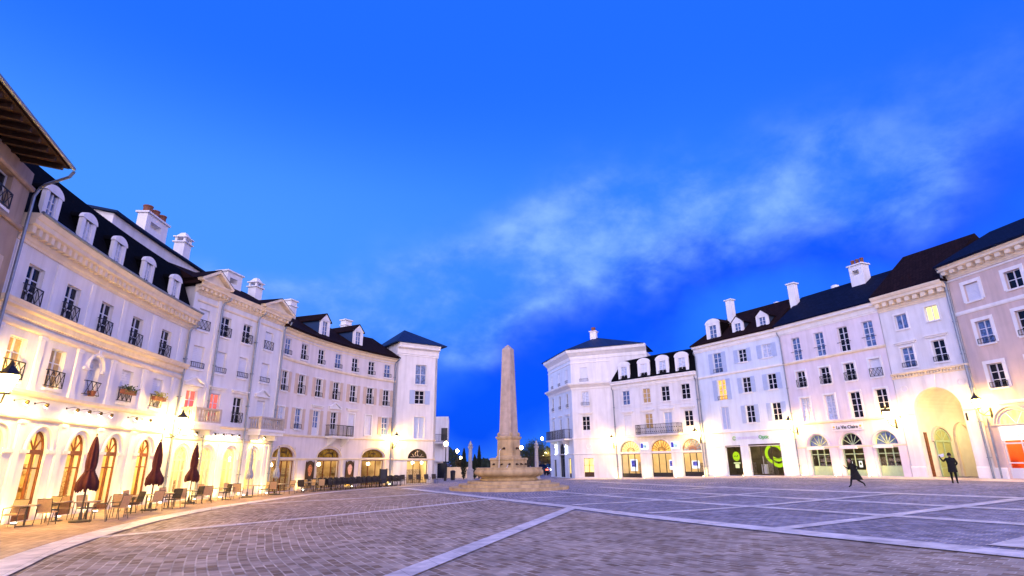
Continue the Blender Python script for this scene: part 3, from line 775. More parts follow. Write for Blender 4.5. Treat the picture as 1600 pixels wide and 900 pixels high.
def band(pts, wd, dz):
    mb = MB(); P = [Vector(p) for p in pts]; res = []
    for a, b in zip(P, P[1:]):
        n = max(1, int((b-a).length/.5)); res += [a+(b-a)*i/n for i in range(n)]
    res.append(P[-1]); rows = []
    for i, p in enumerate(res):
        t = (res[min(i+1, len(res)-1)]-res[max(i-1, 0)]).normalized(); n = Vector((t.y, -t.x))*wd/2
        a, b = p-n, p+n
        rows.append((Vector((a.x, a.y, g(a.x, a.y)+dz)), Vector((b.x, b.y, g(b.x, b.y)+dz))))
    for r0, r1 in zip(rows, rows[1:]): mb.quad(r0[0], r0[1], r1[1], r1[0])
    o = mb.build('paving_band', M_BAND); o['kind'] = 'structure'
    return o
def smooth_path(P, n=6):
    P = [Vector(p) for p in P]; out = []
    for i in range(len(P)-1):
        p0, p1, p2, p3 = P[max(i-1, 0)], P[i], P[i+1], P[min(i+2, len(P)-1)]
        for k in range(n):
            t = k/n; out.append(.5*((2*p1)+(-p0+p2)*t+(2*p0-5*p1+4*p2-p3)*t*t+(-p0+3*p1-3*p2+p3)*t**3))
    out.append(P[-1]); return out
# straight bands: the wide diagonal through the square and the lattice on its right
band([(-7.9, 42.6), (2.15, 23.9), (12.4, 1.9)], .70, .024)
band([(-4.04, 3.0), (-1.85, 10.07), (2.25, 23.3)], .46, .020)
band([(9.0, 10.95), (22.0, 17.9)], .85, .019)
band([(6.5, 15.0), (17.2, 19.6)], .48, .016)
band([(4.6, 20.5), (8.45, 21.55), (15.2, 23.9)], 0.43, .017)
band([(2.4, 24.9), (12.3, 28.6)], 0.38, .018)
band([(.3, 29.6), (5.0, 32.2), (13.0, 35.6)], 0.35, .0165)
band([(2.0, 37.2), (6.29, 27.59), (8.43, 21.89), (11.9, 13.0), (15.0, 4.0)], 0.43, .012)
band([(6.0, 41.6), (8.35, 34.3), (10.6, 27.2), (13.4, 18.1), (17.0, 6.0)], 0.43, .010)
band([(6.5, 54.0), (9.6, 44.5), (12.3, 34.6), (16.7, 19.8), (20.5, 7.0)], 0.49, .008)
# radial bands on the left and the oval band along the terrace
band([(-10.9, 15.4), (-5.49, 22.33), (-.93, 29.6)], 0.43, .014)
band([(-12.3, 27.6), (-7.69, 31.8), (-4.3, 36.4)], 0.41, .0135)
band(smooth_path([(-6.2, 4.5), (-9.0, 10.5), (-10.13, 12.91), (-11.23, 16.15), (-12.2, 20.21), (-12.75, 24.46), (-12.75, 29.0), (-12.1, 37.0), (-10.2, 43.0), (-7.0, 49.0)]), .72, .026)
# pavements along the two rows of houses
def pave(name, Fs, m, out0, dz):
    mb = MB(); rows = []
    for F in Fs:
        n = max(2, int(F.len/.8))
        for i in range(n+1):
            u = F.len*i/n
            r = []
            for k in range(9):
                p = F.w(u, -.3+(out0+.3)*k/8, 0); r.append(Vector((p.x, p.y, g(p.x, p.y)+dz)))
            rows.append(r)
    for a, b in zip(rows, rows[1:]):
        for k in range(8): mb.quad(a[k], a[k+1], b[k+1], b[k])
    o = mb.build(name, m); o['kind'] = 'structure'
    return o
FLX = Fac([FL1.w(u, 0, 0).xy for u in (-8, -6, -4, -2, 0, 2, 4, 6, 8, 10, 12, 14)]+[p for p in (FL2.w(u, 0, 0).xy for u in (.6, 2, 4, 6))]+[FL3.w(u, 0, 0).xy for u in (0, 2, 4, 6, 8, 10, 12, 13.5)])
pave('terrace_paving', [FLX], M_PAVE, 4.55, .007)
pave('pavement', [FR1, FR2, FR3, FR4, FR5, FR6], M_PAVER, 3.6, .0075)

# ------------------------------------------------------------------ lamps
def lantern(F, u, off, z, label, scale=1.0, glass=None):
    p = F.w(u, 0, z-.75*scale); r = empty('wall_lantern', p, label, 'wall lamp', 'lanterns on the house fronts')
    fr = F.frame(u); s = scale; mb = MB()
    mb.tube([fr(0, .0, z-.75*s), fr(0, off*.5, z-.78*s), fr(0, off*.95, z-.62*s), fr(0, off, z-.42*s)], .022*s, 6)
    mb.tube([fr(0, .0, z-.45*s), fr(0, off*.4, z-.6*s), fr(0, off*.7, z-.76*s)], .015*s, 6); mb.box(fr, -.06*s, .06*s, 0, .03, z-.9*s, z-.35*s)
    mb.build('bracket', M_IRON, r)
    c = fr(0, off, z); mb = MB(); mb.lathe(c, [(.10*s, -.42*s), (.13*s, -.38*s), (.10*s, -.36*s)], 6); mb.lathe(c, [(.24*s, .05*s), (.25*s, .09*s), (.10*s, .24*s), (.05*s, .30*s), (.055*s, .34*s), (.01, .42*s)], 6)
    for k in range(6):
        t = 2*math.pi*k/6; d = Vector((math.cos(t), math.sin(t), 0)); mb.bar(c+d*.115*s+Vector((0, 0, -.37*s)), c+d*.225*s+Vector((0, 0, .05*s)), .018*s)
    mb.build('lantern_cage', M_IRON, r)
    mb = MB(); mb.lathe(c, [(.09*s, -.355*s), (.205*s, .045*s)], 6); mb.build('lantern_glass', glass or M_LAMP, r)
    return r
lantern(FL1, 1.56, .8, 4.35, 'glowing wall lantern on the mansard-roofed house beside the tan corner house', 1.2, emat('bright_lantern_glass', (1.0, .60, .12), 540))
lantern(FL1, 13.95, .8, 4.0, 'glowing wall lantern above the first maroon-parasol terrace corner, between mansard house and pedimented house', 1.15, emat('bright_lantern_glass', (1.0, .60, .12), 540))
lantern(FL4, .05, .8, 3.95, 'glowing wall lantern beside the downpipe of the hip-roofed corner house on the café side', 1.1)
lantern(FR1, 4.45, .8, 4.0, 'glowing wall lantern between the chimneyed corner pavilion and the bank', 1.1)
lantern(FR2, 9.95, .8, 4.2, 'glowing wall lantern between the bank and the shop with lime green emblems', 1.1)
lantern(FR4, .35, .8, 4.55, 'glowing wall lantern left of the green food shop', 1.1)
lantern(FR4, 8.05, .8, 4.6, 'glowing wall lantern between the green food shop and the archway', 1.1)
lantern(FR6, .62, .85, 4.85, 'glowing wall lantern on the rose-beige house right of the archway', 1.1)
lantern(FR5, 3.95, -1.2, 4.55, 'small lantern hanging inside the tall archway', .8)

def spot_lamp(F, u, z, label, power=60, out=.42):
    p = F.w(u, 0, z); r = empty('spot_lamp', p, label, 'spot lamp', 'spot lamps over the café arches'); fr = F.frame(u); mb = MB()
    mb.tube([fr(0, 0, z+.03), fr(0, out*.6, z+.08), fr(0, out, z+.03)], .010, 6); mb.box(fr, -.03, .03, 0, .02, z, z+.07); mb.build('arm', M_IRON, r)
    mb = MB(); a, b = fr(0, out+.02, z+.03), fr(0, out-.06, z-.08); mb.tube([a, a+(b-a)*.3, b], [.03, .055, .07], 10); mb.build('lamp_head', M_BRASS, r)
    d = (b-a).normalized(); mb = MB(); mb.tube([b+d*.004, b+d*.015], [.06, .06], 10); mb.build('bulb', M_BULB, r)
    lamp_point('spot_light', b+d*.03, power*1.15, (1.0, .60, .08), .05, r, 172, fr(0, out*.55, z-.6)-b, .7)
ORD = ['first', 'second', 'third', 'fourth', 'fifth', 'sixth', 'seventh', 'eighth']
for i, u in enumerate((3.46, 4.54, 6.39, 7.18, 7.97, 8.76, 10.71, 11.88)):
    spot_lamp(FL1, u, 3.82, f'small bell spot lamp on mansard house front, {ORD[i]} counting away from the tan corner house')
for i, u in enumerate((.54, 1.22, 2.63, 3.31, 3.99, 4.66, 6.36, 7.10)):
    spot_lamp(FL2, u, 3.45, f'small bell spot lamp on pedimented house front, {ORD[i]} counting away from the mansard house', 90)
def uplight(F, u, label, power=14, off=.48):
    z = F.gz(u, off); p = F.w(u, off, z); r = empty('ground_uplight', p, label, 'uplight', 'uplights at the foot of the house fronts'); mb = MB()
    mb.lathe(p, [(.10, 0), (.10, .05), (.085, .06)], 12); mb.build('housing', M_PIPE, r)
    mb = MB(); mb.lathe(p, [(.07, .062), (.068, .07)], 12); mb.build('lens', M_BULB, r)
    lamp_point('up_light', (p.x, p.y, z+.12), power*2.3, (1.0, .62, .10), .05, r, 165, (F.w(u, 0, .9)-F.w(u, off, 0)), .9)
for i, u in enumerate((1.9, 4.1, 6.45, 8.8, 11.3, 13.8)):
    uplight(FL1, u, f'ground uplight at the foot of the mansard house, {ORD[i]} pier from the tan corner house', 22)
for i, u in enumerate((1.7, 3.6, 5.6, 7.75)):
    uplight(FL2, u, f'ground uplight at the foot of the pedimented house, {ORD[i]} pier from the mansard house', 18)
for i, u in enumerate((3.6, 9.3, 13.7)):
    uplight(FL3, u, f'ground uplight behind dark terrace chairs, {ORD[i]} from the pedimented house', 15)
for i, u in enumerate((.15, 3.68, 7.27, 10.15)):
    uplight(FR2, u, f'ground uplight at the foot of the bank, {ORD[i]} pier from the corner pavilion', 22)
for i, u in enumerate((1.3, 4.3, 8.45)):
    uplight(FR3, u, f'ground uplight at the shop with lime green emblems, {ORD[i]} pier from the bank', 24)
for i, u in enumerate((.6, 3.35, 5.85)):
    uplight(FR4, u, f'ground uplight at the green food shop, {ORD[i]} pier from the lime emblem shop', 20)

# ------------------------------------------------------------------ L0 tan house at the left edge
B = building('tan_corner_house', FL0, 6, 'tan house cut off by the left edge, wide wooden eave over barred windows')
hs = [(6.45, .95, 9.25, 10.35, None), (4.4, .95, 9.25, 10.35, None), (6.45, .95, 6.3, 7.9, None), (4.4, .95, 6.3, 7.9, None), (2.3, .95, 6.3, 7.9, None), (2.3, .95, 9.25, 10.35, None), (5.6, 1.3, .03, 2.95, 2.25), (2.9, 1.3, .03, 2.95, 2.25)]
part(wall_mesh(FL0, 0, 7.98, -.3, 11.0, hs), 'wall', M_BEIGE, B)
for u, w_, a, b, sp0 in hs:
    if sp0: fan_window(B, FL0, u, w_, a, sp0, b, M_WOODF, M_DARKP, cols=2, hz=(1.6,), nrad=3, base=.3, rec=.12)
    else: rect_window(B, FL0, u, w_, a, b, M_DARKP, rail='x', shutters=M_SHUT if a < 8 else None)
body(B, FL0, 0, 7.98, -.5, -8, 11.0, M_BEIGE)
mb = MB(); strip(mb, FL0, 0, 8.02, 8.98, 9.12, .10); strip(mb, FL0, 0, 8.02, 10.36, 10.5, .12); strip(mb, FL0, 0, 8.02, 4.0, 4.18, .12); strip(mb, FL0, 0, 8.02, .02, .5, .06); part(mb, 'string_course', M_BEIGE, B)
mb = MB(); sweep(mb, FL0, 0, 7.26, [(-.1, 11.14), (1.25, 11.02), (1.25, 11.10), (-4, 12.8), (-8, 11.2)], uvs=True); rf = part(mb, 'roof', M_TILE, B)
mb = MB()
for k in range(13):
    u = .3+k*.56; fr = FL0.frame(u); mb.bar(fr(0, -.05, 11.03), fr(0, 1.12, 10.93), .12, .15)
sweep(mb, FL0, 0, 7.25, [(-.02, 11.125), (1.2, 11.01), (1.2, 11.0), (-.02, 11.11)]); mb.build('rafters', M_DKWOOD, rf)
mb = MB(); mb.tube([FL0.w(u, 1.31, 11.05) for u in (0, 3, 6, 7.3)], .055, 8)
fr = FL0.frame(7.9); mb.tube([fr(-.52, 1.3, 11.0), fr(-.5, 1.2, 10.8), fr(-.1, .45, 10.6), fr(.06, .25, 10.5), fr(.06, .16, 10.2), fr(.06, .16, 0)], .048, 8); part(mb, 'downpipe', M_PIPE, B)

# ------------------------------------------------------------------ L1 mansard house
B = building('mansard_house', FL1, 7.5, 'curved white house with black slate mansard and five arched dormers')
C = [2.95, 5.22, 7.6, 10.05, 12.65]; U0_, U1_ = 1.36, 14.78
AC = [2.98, 5.26, 7.60, 10.0, 12.56]
holes = [(u, .88, 6.95, 8.3, None) for u in C]+[(u, .88, 4.45, 5.85, None) for i, u in enumerate(C) if i != 2]+[(7.6, .8, 4.45, 5.95, 5.55)]+[(u, 1.04, .03, 2.97, 2.26) for u in AC]
part(wall_mesh(FL1, U0_, U1_, -.3, 9.1, holes, .30), 'wall', M_WHITE, B)
for u in C: rect_window(B, FL1, u, .88, 6.95, 8.3, M_DARKP, rail='x', sill=False, rec=.11)
for u, pn in zip(C, (M_OCHRE, M_OCHRE, None, M_BLIND, M_BLIND)):
    if pn: rect_window(B, FL1, u, .88, 4.45, 5.85, pn, rail='x', rec=.11)
fan_window(B, FL1, 7.6, .8, 4.45, 5.55, 5.95, M_WINW, M_CURT, cols=2, hz=(5.0,), nrad=1, name='arched_window', transom=.06)
mb = MB(); fr = FL1.frame(7.6)
for zt in (5.02, 4.5): mb.bar(fr(-.5, .1, zt), fr(.5, .1, zt), .03)
for k in range(3):
    a = -.5+k/3; b = a+1/3; mb.bar(fr(a, .1, 4.5), fr(b, .1, 5.02), .018); mb.bar(fr(b, .1, 4.5), fr(a, .1, 5.02), .018)
for x in (-.5, .5): mb.bar(fr(x, 0, 5.02), fr(x, .1, 5.02), .025); mb.bar(fr(x, 0, 4.5), fr(x, .1, 4.5), .025)
part(mb, 'railing', M_IRON, B)
for u in AC: fan_window(B, FL1, u, 1.04, .03, 2.26, 2.97, M_WOODF, M_GLASS, cols=2, hz=(1.72,), nrad=3, base=.25, transom=.16, rec=.08)
mb = MB(); PB = [1.8, 4.1, 6.4, 8.82, 11.35, 14.0]
pilasters(mb, FL1, PB, .30, .0, 3.28, .07); pilasters(mb, FL1, PB, .28, 4.22, 6.12, .06); pilasters(mb, FL1, PB, .26, 6.92, 8.75, .04, cap=False)
part(mb, 'pilaster', M_WTRIM, B)
mb = MB()
for u in AC:
    archivolt(mb, FL1, u, 1.36, 2.3, 3.08, .12, .05, key=False)
    fr = FL1.frame(u)
    for a, b in ((-.94, -.50), (.50, .94)): mb.box(fr, a, b, -.01, .075, 2.22, 2.33)
archivolt(mb, FL1, 7.6, .98, 5.5, 6.05, .16, .07)
fr = FL1.frame(7.6)
for a, b in ((-.78, -.46), (.46, .78)): mb.box(fr, a, b, -.01, .09, 5.42, 5.54)
part(mb, 'archivolt', M_WTRIM, B)
mb = MB(); strip(mb, FL1, U0_, U1_, 3.28, 3.42, .10); strip(mb, FL1, U0_, U1_, 4.05, 4.22, .16); strip(mb, FL1, U0_, U1_, 6.12, 6.3, .09); part(mb, 'string_course', M_TRIM, B)
cornice(B, FL1, U0_, U1_+.05, 6.42, .50, .30, M_TRIM, name='middle_cornice')
cornice(B, FL1, U0_+.2, U1_+.1, 8.82, .92, .52, M_TRIM, dent=.36)
mb = MB(); mb.tube([FL1.w(u, .53, 9.77) for u in FL1.steps(U0_+.25, U1_+.1)], .06, 8); part(mb, 'gutter', M_PIPE, B)
mb = MB(); sweep(mb, FL1, 1.5, 14.5, [(.12, 9.73), (-.95, 12.25), (-3.2, 12.45), (-8, 12.3), (-8, 9.7)], uvs=True); rf = part(mb, 'mansard_roof', M_SLATE, B)
for i, u in enumerate((2.88, 5.22, 7.58, 10.12, 12.72)): dormer(rf, FL1, u, .95, 9.9, 11.0, 11.32, .0, 1.0, 'arch', M_CURT if i else M_BLUEP, M_SLATE, wz=(10.1, 11.0))
mb = MB(); sweep(mb, FL1, 10.1, 18.8, [(-2.1, 12.2), (-2.1, 13.55), (-8, 14.8), (-8, 12.2)]); aw = mb.build('attic_wall', M_WHITE, rf)
mb = MB(); sweep(mb, FL1, 9.9, 18.95, [(-1.85, 13.54), (-1.85, 13.64), (-6, 14.4), (-6, 14.26)], uvs=True); rz = part(mb, 'zinc_roof', M_SEAM, B)
chimney(rz, FL1, 15.4, -3.5, 13.4, 15.75, 2.1, .55, 3, vent=True)
chimney(rz, FL1, 18.75, -3.5, 13.0, 16.2, .8, .65, 0, cap='lantern')
body(B, FL1, U0_, U1_, -4.3, -8, 9.75, M_BODY)
room(B, FL1, U0_+.3, U1_-.3, .012, 3.3, 4.2, mat('bar_interior', (.62, .40, .16), .85, .5, .8, col2=(.85, .70, .44)))
mb = MB()
for u, w_, z in ((3.1, .5, 1.0), (5.6, .6, 1.3), (7.2, .5, .9), (8.3, .4, 1.5), (10.4, .7, 1.1), (12.2, .4, 1.6), (13.1, .5, .9)):
    mb.mark(); fr = FL1.frame(u); mb.box(fr, -w_/2, w_/2, -3.2, -2.4, .02, z)
for u in (4, 6.6, 9.4, 11.6): mb.mark(); fr = FL1.frame(u); mb.box(fr, -.8, .8, -4.15, -3.9, .9, .96); mb.box(fr, -.8, .8, -4.15, -3.9, 1.5, 1.56); mb.box(fr, -.7, .7, -4.1, -3.95, 1.57, 1.9)
part(mb, 'counter', M_SHELF, B)
mb = MB()
for u in (3.6, 6.2, 8.6, 11.2, 13.4): mb.mark(); fr = FL1.frame(u); mb.lathe(fr(0, -1.6, 2.35), [(.05, -.14), (.14, -.05), (.14, .05), (.05, .14)], 10)
part(mb, 'pendant_lamp', M_PEND, B)
for u in (3.2, 6.3, 9.2, 12.2): lamp_point('room_light', FL1.w(u, -1.8, 2.2), 210, (1.0, .60, .16), .15, B)
downpipe(B, FL1, 14.62, 0, 9.2, .12)

# ------------------------------------------------------------------ L2 pedimented house
B = building('pedimented_house', FL2, 4, 'white house with two pedimented end bays, stone balconies and lantern chimneys')
C = [.88, 2.68, 4.66, 6.85]; AC = [.78, 2.6, 4.56, 6.62]
holes = [(u, .82, 9.0, 10.2, None) for u in C]+[(u, .82, 6.85, 8.1, None) for u in C]+[(u, .82, 4.15, 5.68, None) for u in C]+[(u, 1.0, .03, 2.72, 2.05) for u in AC]
part(wall_mesh(FL2, 0.02, 8.36, -.3, 11.05, holes, .30), 'wall', M_WHITE, B)
p3 = [M_BLIND, M_DARKP, M_DARKP, M_BLIND]; p2 = [M_BLIND, M_BLIND, M_BLIND, M_BLIND]; p1 = [M_LITR, M_LITR, M_DARKP, M_BLIND]
for u, a, b, c in zip(C, p3, p2, p1):
    rect_window(B, FL2, u, .82, 9.0, 10.2, a, rail='x', rec=.11); rect_window(B, FL2, u, .82, 6.85, 8.1, b, rail='low', rec=.11)
    rect_window(B, FL2, u, .82, 4.15, 5.68, c, rail='x' if u == C[2] else None, sill=False, rec=.11, hood='flat' if u in (C[1], C[2]) else 'ped')
for u, k in zip(AC, (0, 1, 2, 3)): fan_window(B, FL2, u, 1.0, .03, 2.05, 2.72, M_TRIM, M_GLASS, cols=3 if k < 2 else 2, hz=(1.5,), nrad=3, base=.3, name='arched_shopfront', inner=k < 2, transom=.10, rec=.08)
mb = MB()
for u in AC: archivolt(mb, FL2, u, 1.24, 2.05, 2.84, .12, .05, key=False)
part(mb, 'archivolt', M_WTRIM, B)
mb = MB()
for z in (.62, 1.3, 1.98): strip(mb, FL2, .02, .22, z, z+.03, .03)
strip(mb, FL2, 0.02, 8.36, 3.05, 3.15, .07); strip(mb, FL2, .02, 8.36, 3.78, 3.92, .14); strip(mb, FL2, .02, 8.36, 10.55, 10.66, .06); part(mb, 'string_course', M_TRIM, B)
mb = MB(); pilasters(mb, FL2, (.14, 1.72, 3.58, 5.6, 7.72, 8.22), .24, 0, 3.0, .06); part(mb, 'pilaster', M_WTRIM, B)
for a, b in ((-.1, 2.02), (5.5, 8.42)):
    uc = (a+b)/2; fr = FL2.frame(uc); h = (b-a)/2
    mb = MB(); mb.box(fr, -h, h, -.01, .10, 3.93, 11.0)
    # projecting bay is a thin slab with the windows showing through: only its edges are built
    mb = MB()
    for x in (-h, h-.22): mb.box(fr, x, x+.22, -.01, .07, 3.93, 11.0)
    part(mb, 'corner_strip', M_WHITE, B)
    cornice(B, FL2, a, b, 10.95, .66, .52, M_TRIM, dent=.34, name='cornice')
    mb = MB(); e = h+.12
    mb.add([fr(-e, .30, 11.62), fr(e, .30, 11.62), fr(0, .30, 12.38), fr(-e, -3.2, 11.62), fr(e, -3.2, 11.62), fr(0, -3.2, 12.38)], ((0, 1, 2), (5, 4, 3), (0, 3, 4, 1)))
    for sg in (-1, 1): mb.bar(fr(sg*(e+.1), .42, 11.68), fr(0, .42, 12.46), .34, .15)
    mb.box(fr, -e, e, .302, .56, 11.60, 11.68)
    part(mb, 'pediment', M_TRIM, B)
    mb = MB()
    for sg in (-1, 1):
        p = [fr(sg*(e+.18), .6, 11.75), fr(0, .6, 12.58), fr(0, -3.4, 12.58), fr(sg*(e+.18), -3.4, 11.75)]
        mb.quad(*p, ((0, 0), (0, 1.5), (4, 1.5), (4, 0)))
    part(mb, 'pediment_roof', M_TILE, B)
cornice(B, FL2, 2.03, 5.49, 10.95, .62, .42, M_TRIM, dent=.34)
rf = gable_roof(B, FL2, -.3, 8.5, .35, 11.58, -3.6, 13.75, -8, M_TILE)
chimney(rf, FL2, 6.5, -3.4, 12.6, 14.55, 1.5, .8, 0, vent=True)
chimney(rf, FL2, 9.15, -3.3, 12.2, 15.0, .75, .65, 0, cap='lantern')
body(B, FL2, .02, 8.36, -4.0, -8, 11.4, M_BODY)
room(B, FL2, .25, 8.1, .012, 3.0, 3.9, M_ROOMC)
mb = MB()
for u, w_, z in ((1.2, .6, .9), (2.4, .5, 1.2), (4.2, .7, .95), (5.0, .3, 1.7), (6.9, .7, 1.0)): mb.mark(); fr = FL2.frame(u); mb.box(fr, -w_/2, w_/2, -3.1, -2.5, .02, z)
part(mb, 'counter', M_SHELF, B)
mb = MB()
for u in (1.3, 3.6, 4.9, 6.4): mb.mark(); mb.lathe(FL2.w(u, -1.4, 2.1), [(.05, -.13), (.13, -.05), (.13, .05), (.05, .13)], 10)
part(mb, 'pendant_lamp', M_PEND, B)
for u in (1.6, 4.2, 6.7): lamp_point('room_light', FL2.w(u, -1.9, 2.5), 130, (1.0, .72, .28), .15, B)
balcony_stone(B, FL2, .3, 2.3, 3.95, 4.72, .9); balcony_stone(B, FL2, 5.83, 8.25, 3.85, 4.62, .9)
for u in (2.08, 5.44, 8.3): downpipe(B, FL2, u, 0, 11.2, .13)

# ------------------------------------------------------------------ L3 long curved house with shutters
B = building('shuttered_cafe_house', FL3, 7, 'long curved pink-white house with seven shuttered bays and two gabled roof dormers')
C = [.76, 2.85, 5.0, 7.12, 9.2, 11.24, 13.2]; LC = [(1.62, 2.62), (6.93, 2.62), (12.07, 2.55)]
holes = [(u, .74, 9.12, 10.28, None) for u in C]+[(u, .74, 6.62, 8.0, None) for u in C]
z1 = [(4.12, 5.55), (4.15, 5.58), (3.84, 5.62), (3.84, 5.66), (4.0, 5.68), (4.05, 5.70), (4.15, 5.62)]
holes += [(u, .74, a, b, None) for u, (a, b) in zip(C, z1)]
holes += [(u, w_, 2.22, 2.9, 2.23) for u, w_ in LC]+[(u, w_, .05, 2.02, None) for u, w_ in LC]
part(wall_mesh(FL3, 0.03, FL3.len-.02, -.3, 10.8, holes, .28), 'wall', M_PINKW, B)
for i, u in enumerate(C):
    rect_window(B, FL3, u, .74, 9.12, 10.28, M_DARKP if i % 3 else M_BLUEP, rail='low', rec=.07)
    rect_window(B, FL3, u, .74, 6.62, 8.0, M_DARKP, rail='low' if i % 2 == 0 else 'bars', shutters=M_SHUT, surround=.09, rec=.07)
    a, b = z1[i]
    pn = (M_CURT, M_BLUEP, M_BLUEP, M_DARKP, M_BLIND, M_BLIND, M_BLUEP)[i]
    rect_window(B, FL3, u, .74, a, b, pn, shutters=M_SHUT if i in (0, 1, 2, 3, 6) else None, surround=.09, rec=.07, sill=i in (0, 1, 5, 6), panel=.5 if i in (2, 3) else 0, hood={2: 'flat', 3: 'ped', 4: 'flat'}.get(i), rail='low' if i in (0, 1) else None)
balcony_iron(B, FL3, 6.2, 8.75, 3.80, 4.62, .8)
M_FANLIGHT = emat('amber_fanlight', (.55, .27, .05), .32, 6, (.06, .03, .01))
for k, (u, w_) in enumerate(LC):
    fan_window(B, FL3, u, w_, 2.22, 2.23, 2.9, M_WOODF, M_FANLIGHT, cols=1, nrad=0, name='fanlight', transom=0, fan=False, rec=.10)
    fr = FL3.frame(u); ref = fr(0, 1, 0)-fr(0, 0, 0); mb = MB()
    for f_ in (.78, .42):
        ap = arch_pts(w_*f_, 2.3, 2.3+.55*f_, 12)
        for a, b in zip(ap, ap[1:]): mb.bar(fr(a[0], -.06, a[1]), fr(b[0], -.06, b[1]), .03, .03, ref=ref)
    mb.lathe(fr(0, -.08, 2.56), [(.25, -.05), (.30, 0), (.25, .05)], 14, sx=1.0, sy=.3); part(mb, 'fanlight_ornament', M_DKWOOD, B)
    rect_window(B, FL3, u, w_, .05, 2.02, M_GLASS, cols=4 if k == 0 else 3, rows=1, rec=.07, sill=False, frame=M_WOODF)
mb = MB(); strip(mb, FL3, .03, FL3.len, 2.05, 2.18, .08); strip(mb, FL3, .03, FL3.len, 3.64, 3.78, .10); strip(mb, FL3, .03, FL3.len, 8.76, 8.94, .10); strip(mb, FL3, .03, FL3.len, 10.42, 10.5, .05); part(mb, 'string_course', M_TRIM, B)
mb = MB()
for u, w_ in LC: archivolt(mb, FL3, u, w_+.1, 2.24, 2.98, .12, .06, key=False)
part(mb, 'archivolt', M_TRIM, B)
mb = MB(); pilasters(mb, FL3, (.1, 3.2, 5.45, 8.45, 10.55, 13.5), .2, 0, 2.04, .07, cap=False); part(mb, 'pilaster', M_TRIM, B)
cornice(B, FL3, 0.0, FL3.len, 10.62, .42, .40, M_TRIM)
rf = gable_roof(B, FL3, -.1, FL3.len+.1, .45, 11.06, -3.6, 13.4, -8, M_TILE)
M_CHEEK = lines_mat('blue_dormer_cladding', (.05, .10, .24), (.03, .06, .14), (.9, .3), rough=.5, var=.1)
for u in (5.85, 9.95): dormer(rf, FL3, u, 1.15, 11.35, 12.85, 13.4, -.55, 3.2, 'gable', M_BLUEP, M_TILE, side=M_CHEEK, wz=(11.6, 12.75))
chimney(rf, FL3, 4.75, -3.2, 12.3, 14.5, .75, .6, 0, cap='double'); chimney(rf, FL3, 10.95, -3.2, 12.4, 14.4, .75, .6, 0, cap='double')
body(B, FL3, .03, FL3.len-.02, -4.0, -8, 11.0, M_BODY)
room(B, FL3, .3, FL3.len-.3, .012, 2.95, 3.9, mat('brasserie_interior', (.50, .33, .16), .85, .55, .9, col2=(.74, .60, .40)))
mb = MB()
for k in range(9): u = .9+k*1.5; mb.mark(); fr = FL3.frame(u); mb.box(fr, -.4, .4, -3.2, -2.6, .02, .8+.5*(k*7 % 3)/2)
for u in (1.6, 4.4, 6.9, 9.5, 12): mb.mark(); fr = FL3.frame(u); mb.box(fr, -1.0, 1.0, -3.88, -3.7, 1.0, 1.05); mb.box(fr, -.9, .9, -3.85, -3.72, 1.06, 1.5)
part(mb, 'counter', M_SHELF, B)
mb = MB()
for u in (.9, 2.2, 6.2, 7.4, 11.4, 12.8): mb.mark(); mb.lathe(FL3.w(u, -1.3, 1.75), [(.05, -.13), (.15, -.06), (.12, .06), (.05, .13)], 10)
part(mb, 'pendant_lamp', M_PEND, B)
for u in (1.7, 4.4, 7.0, 9.6, 12.1): lamp_point('room_light', FL3.w(u, -1.8, 2.3), 34, (1.0, .66, .25), .15, B)
downpipe(B, FL3, FL3.len-.2, 0, 10.9, .1)
# menu boards on the piers
for k, u in enumerate((4.72, 9.36)):
    t_ = 'nearer the pedimented house, amber oval picture' if k == 0 else 'nearer the corner house, pale pink oval picture'
    fr = FL3.frame(u); c = fr(0, .09, .7); r = empty('wall_board', c, 'tall dark framed board with scalloped top on café pier, '+t_, 'sign', 'framed boards on the café piers')
    mb = MB(); mb.box(fr, -.46, .46, .075, .11, .72, 1.80)
    ap = arch_pts(.7, 1.80, 2.0, 10); n = len(ap); mb.add([fr(x, .11, z) for x, z in ap]+[fr(x, .075, z) for x, z in ap], (tuple(reversed(range(n))), tuple(n+i for i in range(n)))+tuple((i, i+1, n+i+1, n+i) for i in range(n-1)))
    for x in (-.46, .40): mb.box(fr, x, x+.06, .07, .13, .7, 1.95)
    mb.build('board', M_DKWOOD, r)
    mb = MB(); pts = [(.25*math.cos(2*math.pi*i/20)*(1+.15*math.sin(3*2*math.pi*i/20)), 1.33+.40*math.sin(2*math.pi*i/20)) for i in range(20)]
    mb.add([fr(x, .118, z) for x, z in pts], (tuple(range(20)),)); mb.build('picture', mat('amber_picture', (.62, .22, .07), .7, .5, 9) if k == 0 else mat('pale_picture', (.72, .42, .32), .7, .3, 9), r)
    mb = MB(); mb.box(fr, -.42, .42, .075, .10, .12, .69); mb.build('lower_panel', M_OCHRE, r)

# ------------------------------------------------------------------ L4 hip-roofed corner house (café side)
B = building('hip_roofed_corner_house', FL4, 2.1, 'tall white corner house with blue hip roof, beside the shuttered café house')
holes = [(2.52, 1.1, 8.8, 10.62, None), (2.48, .95, 6.98, 8.2, None), (2.52, 1.05, 3.87, 5.82, None), (2.5, 1.92, 2.15, 2.98, 2.16), (2.5, 2.02, .05, 1.95, None)]
LEN4 = FL4.len
part(wall_mesh(FL4, 0.02, LEN4, -.3, 11.5, holes, .25), 'wall', M_WHITE, B)
rect_window(B, FL4, 2.52, 1.1, 8.8, 10.62, M_BLUEP, cols=2, rows=2, rec=.1); rect_window(B, FL4, 2.48, .95, 6.98, 8.2, M_DARKP, shutters=M_SHUTB, rec=.1)
rect_window(B, FL4, 2.52, 1.05, 3.87, 5.82, M_SHUTB, cols=2, rows=1, rec=.05, surround=.07)
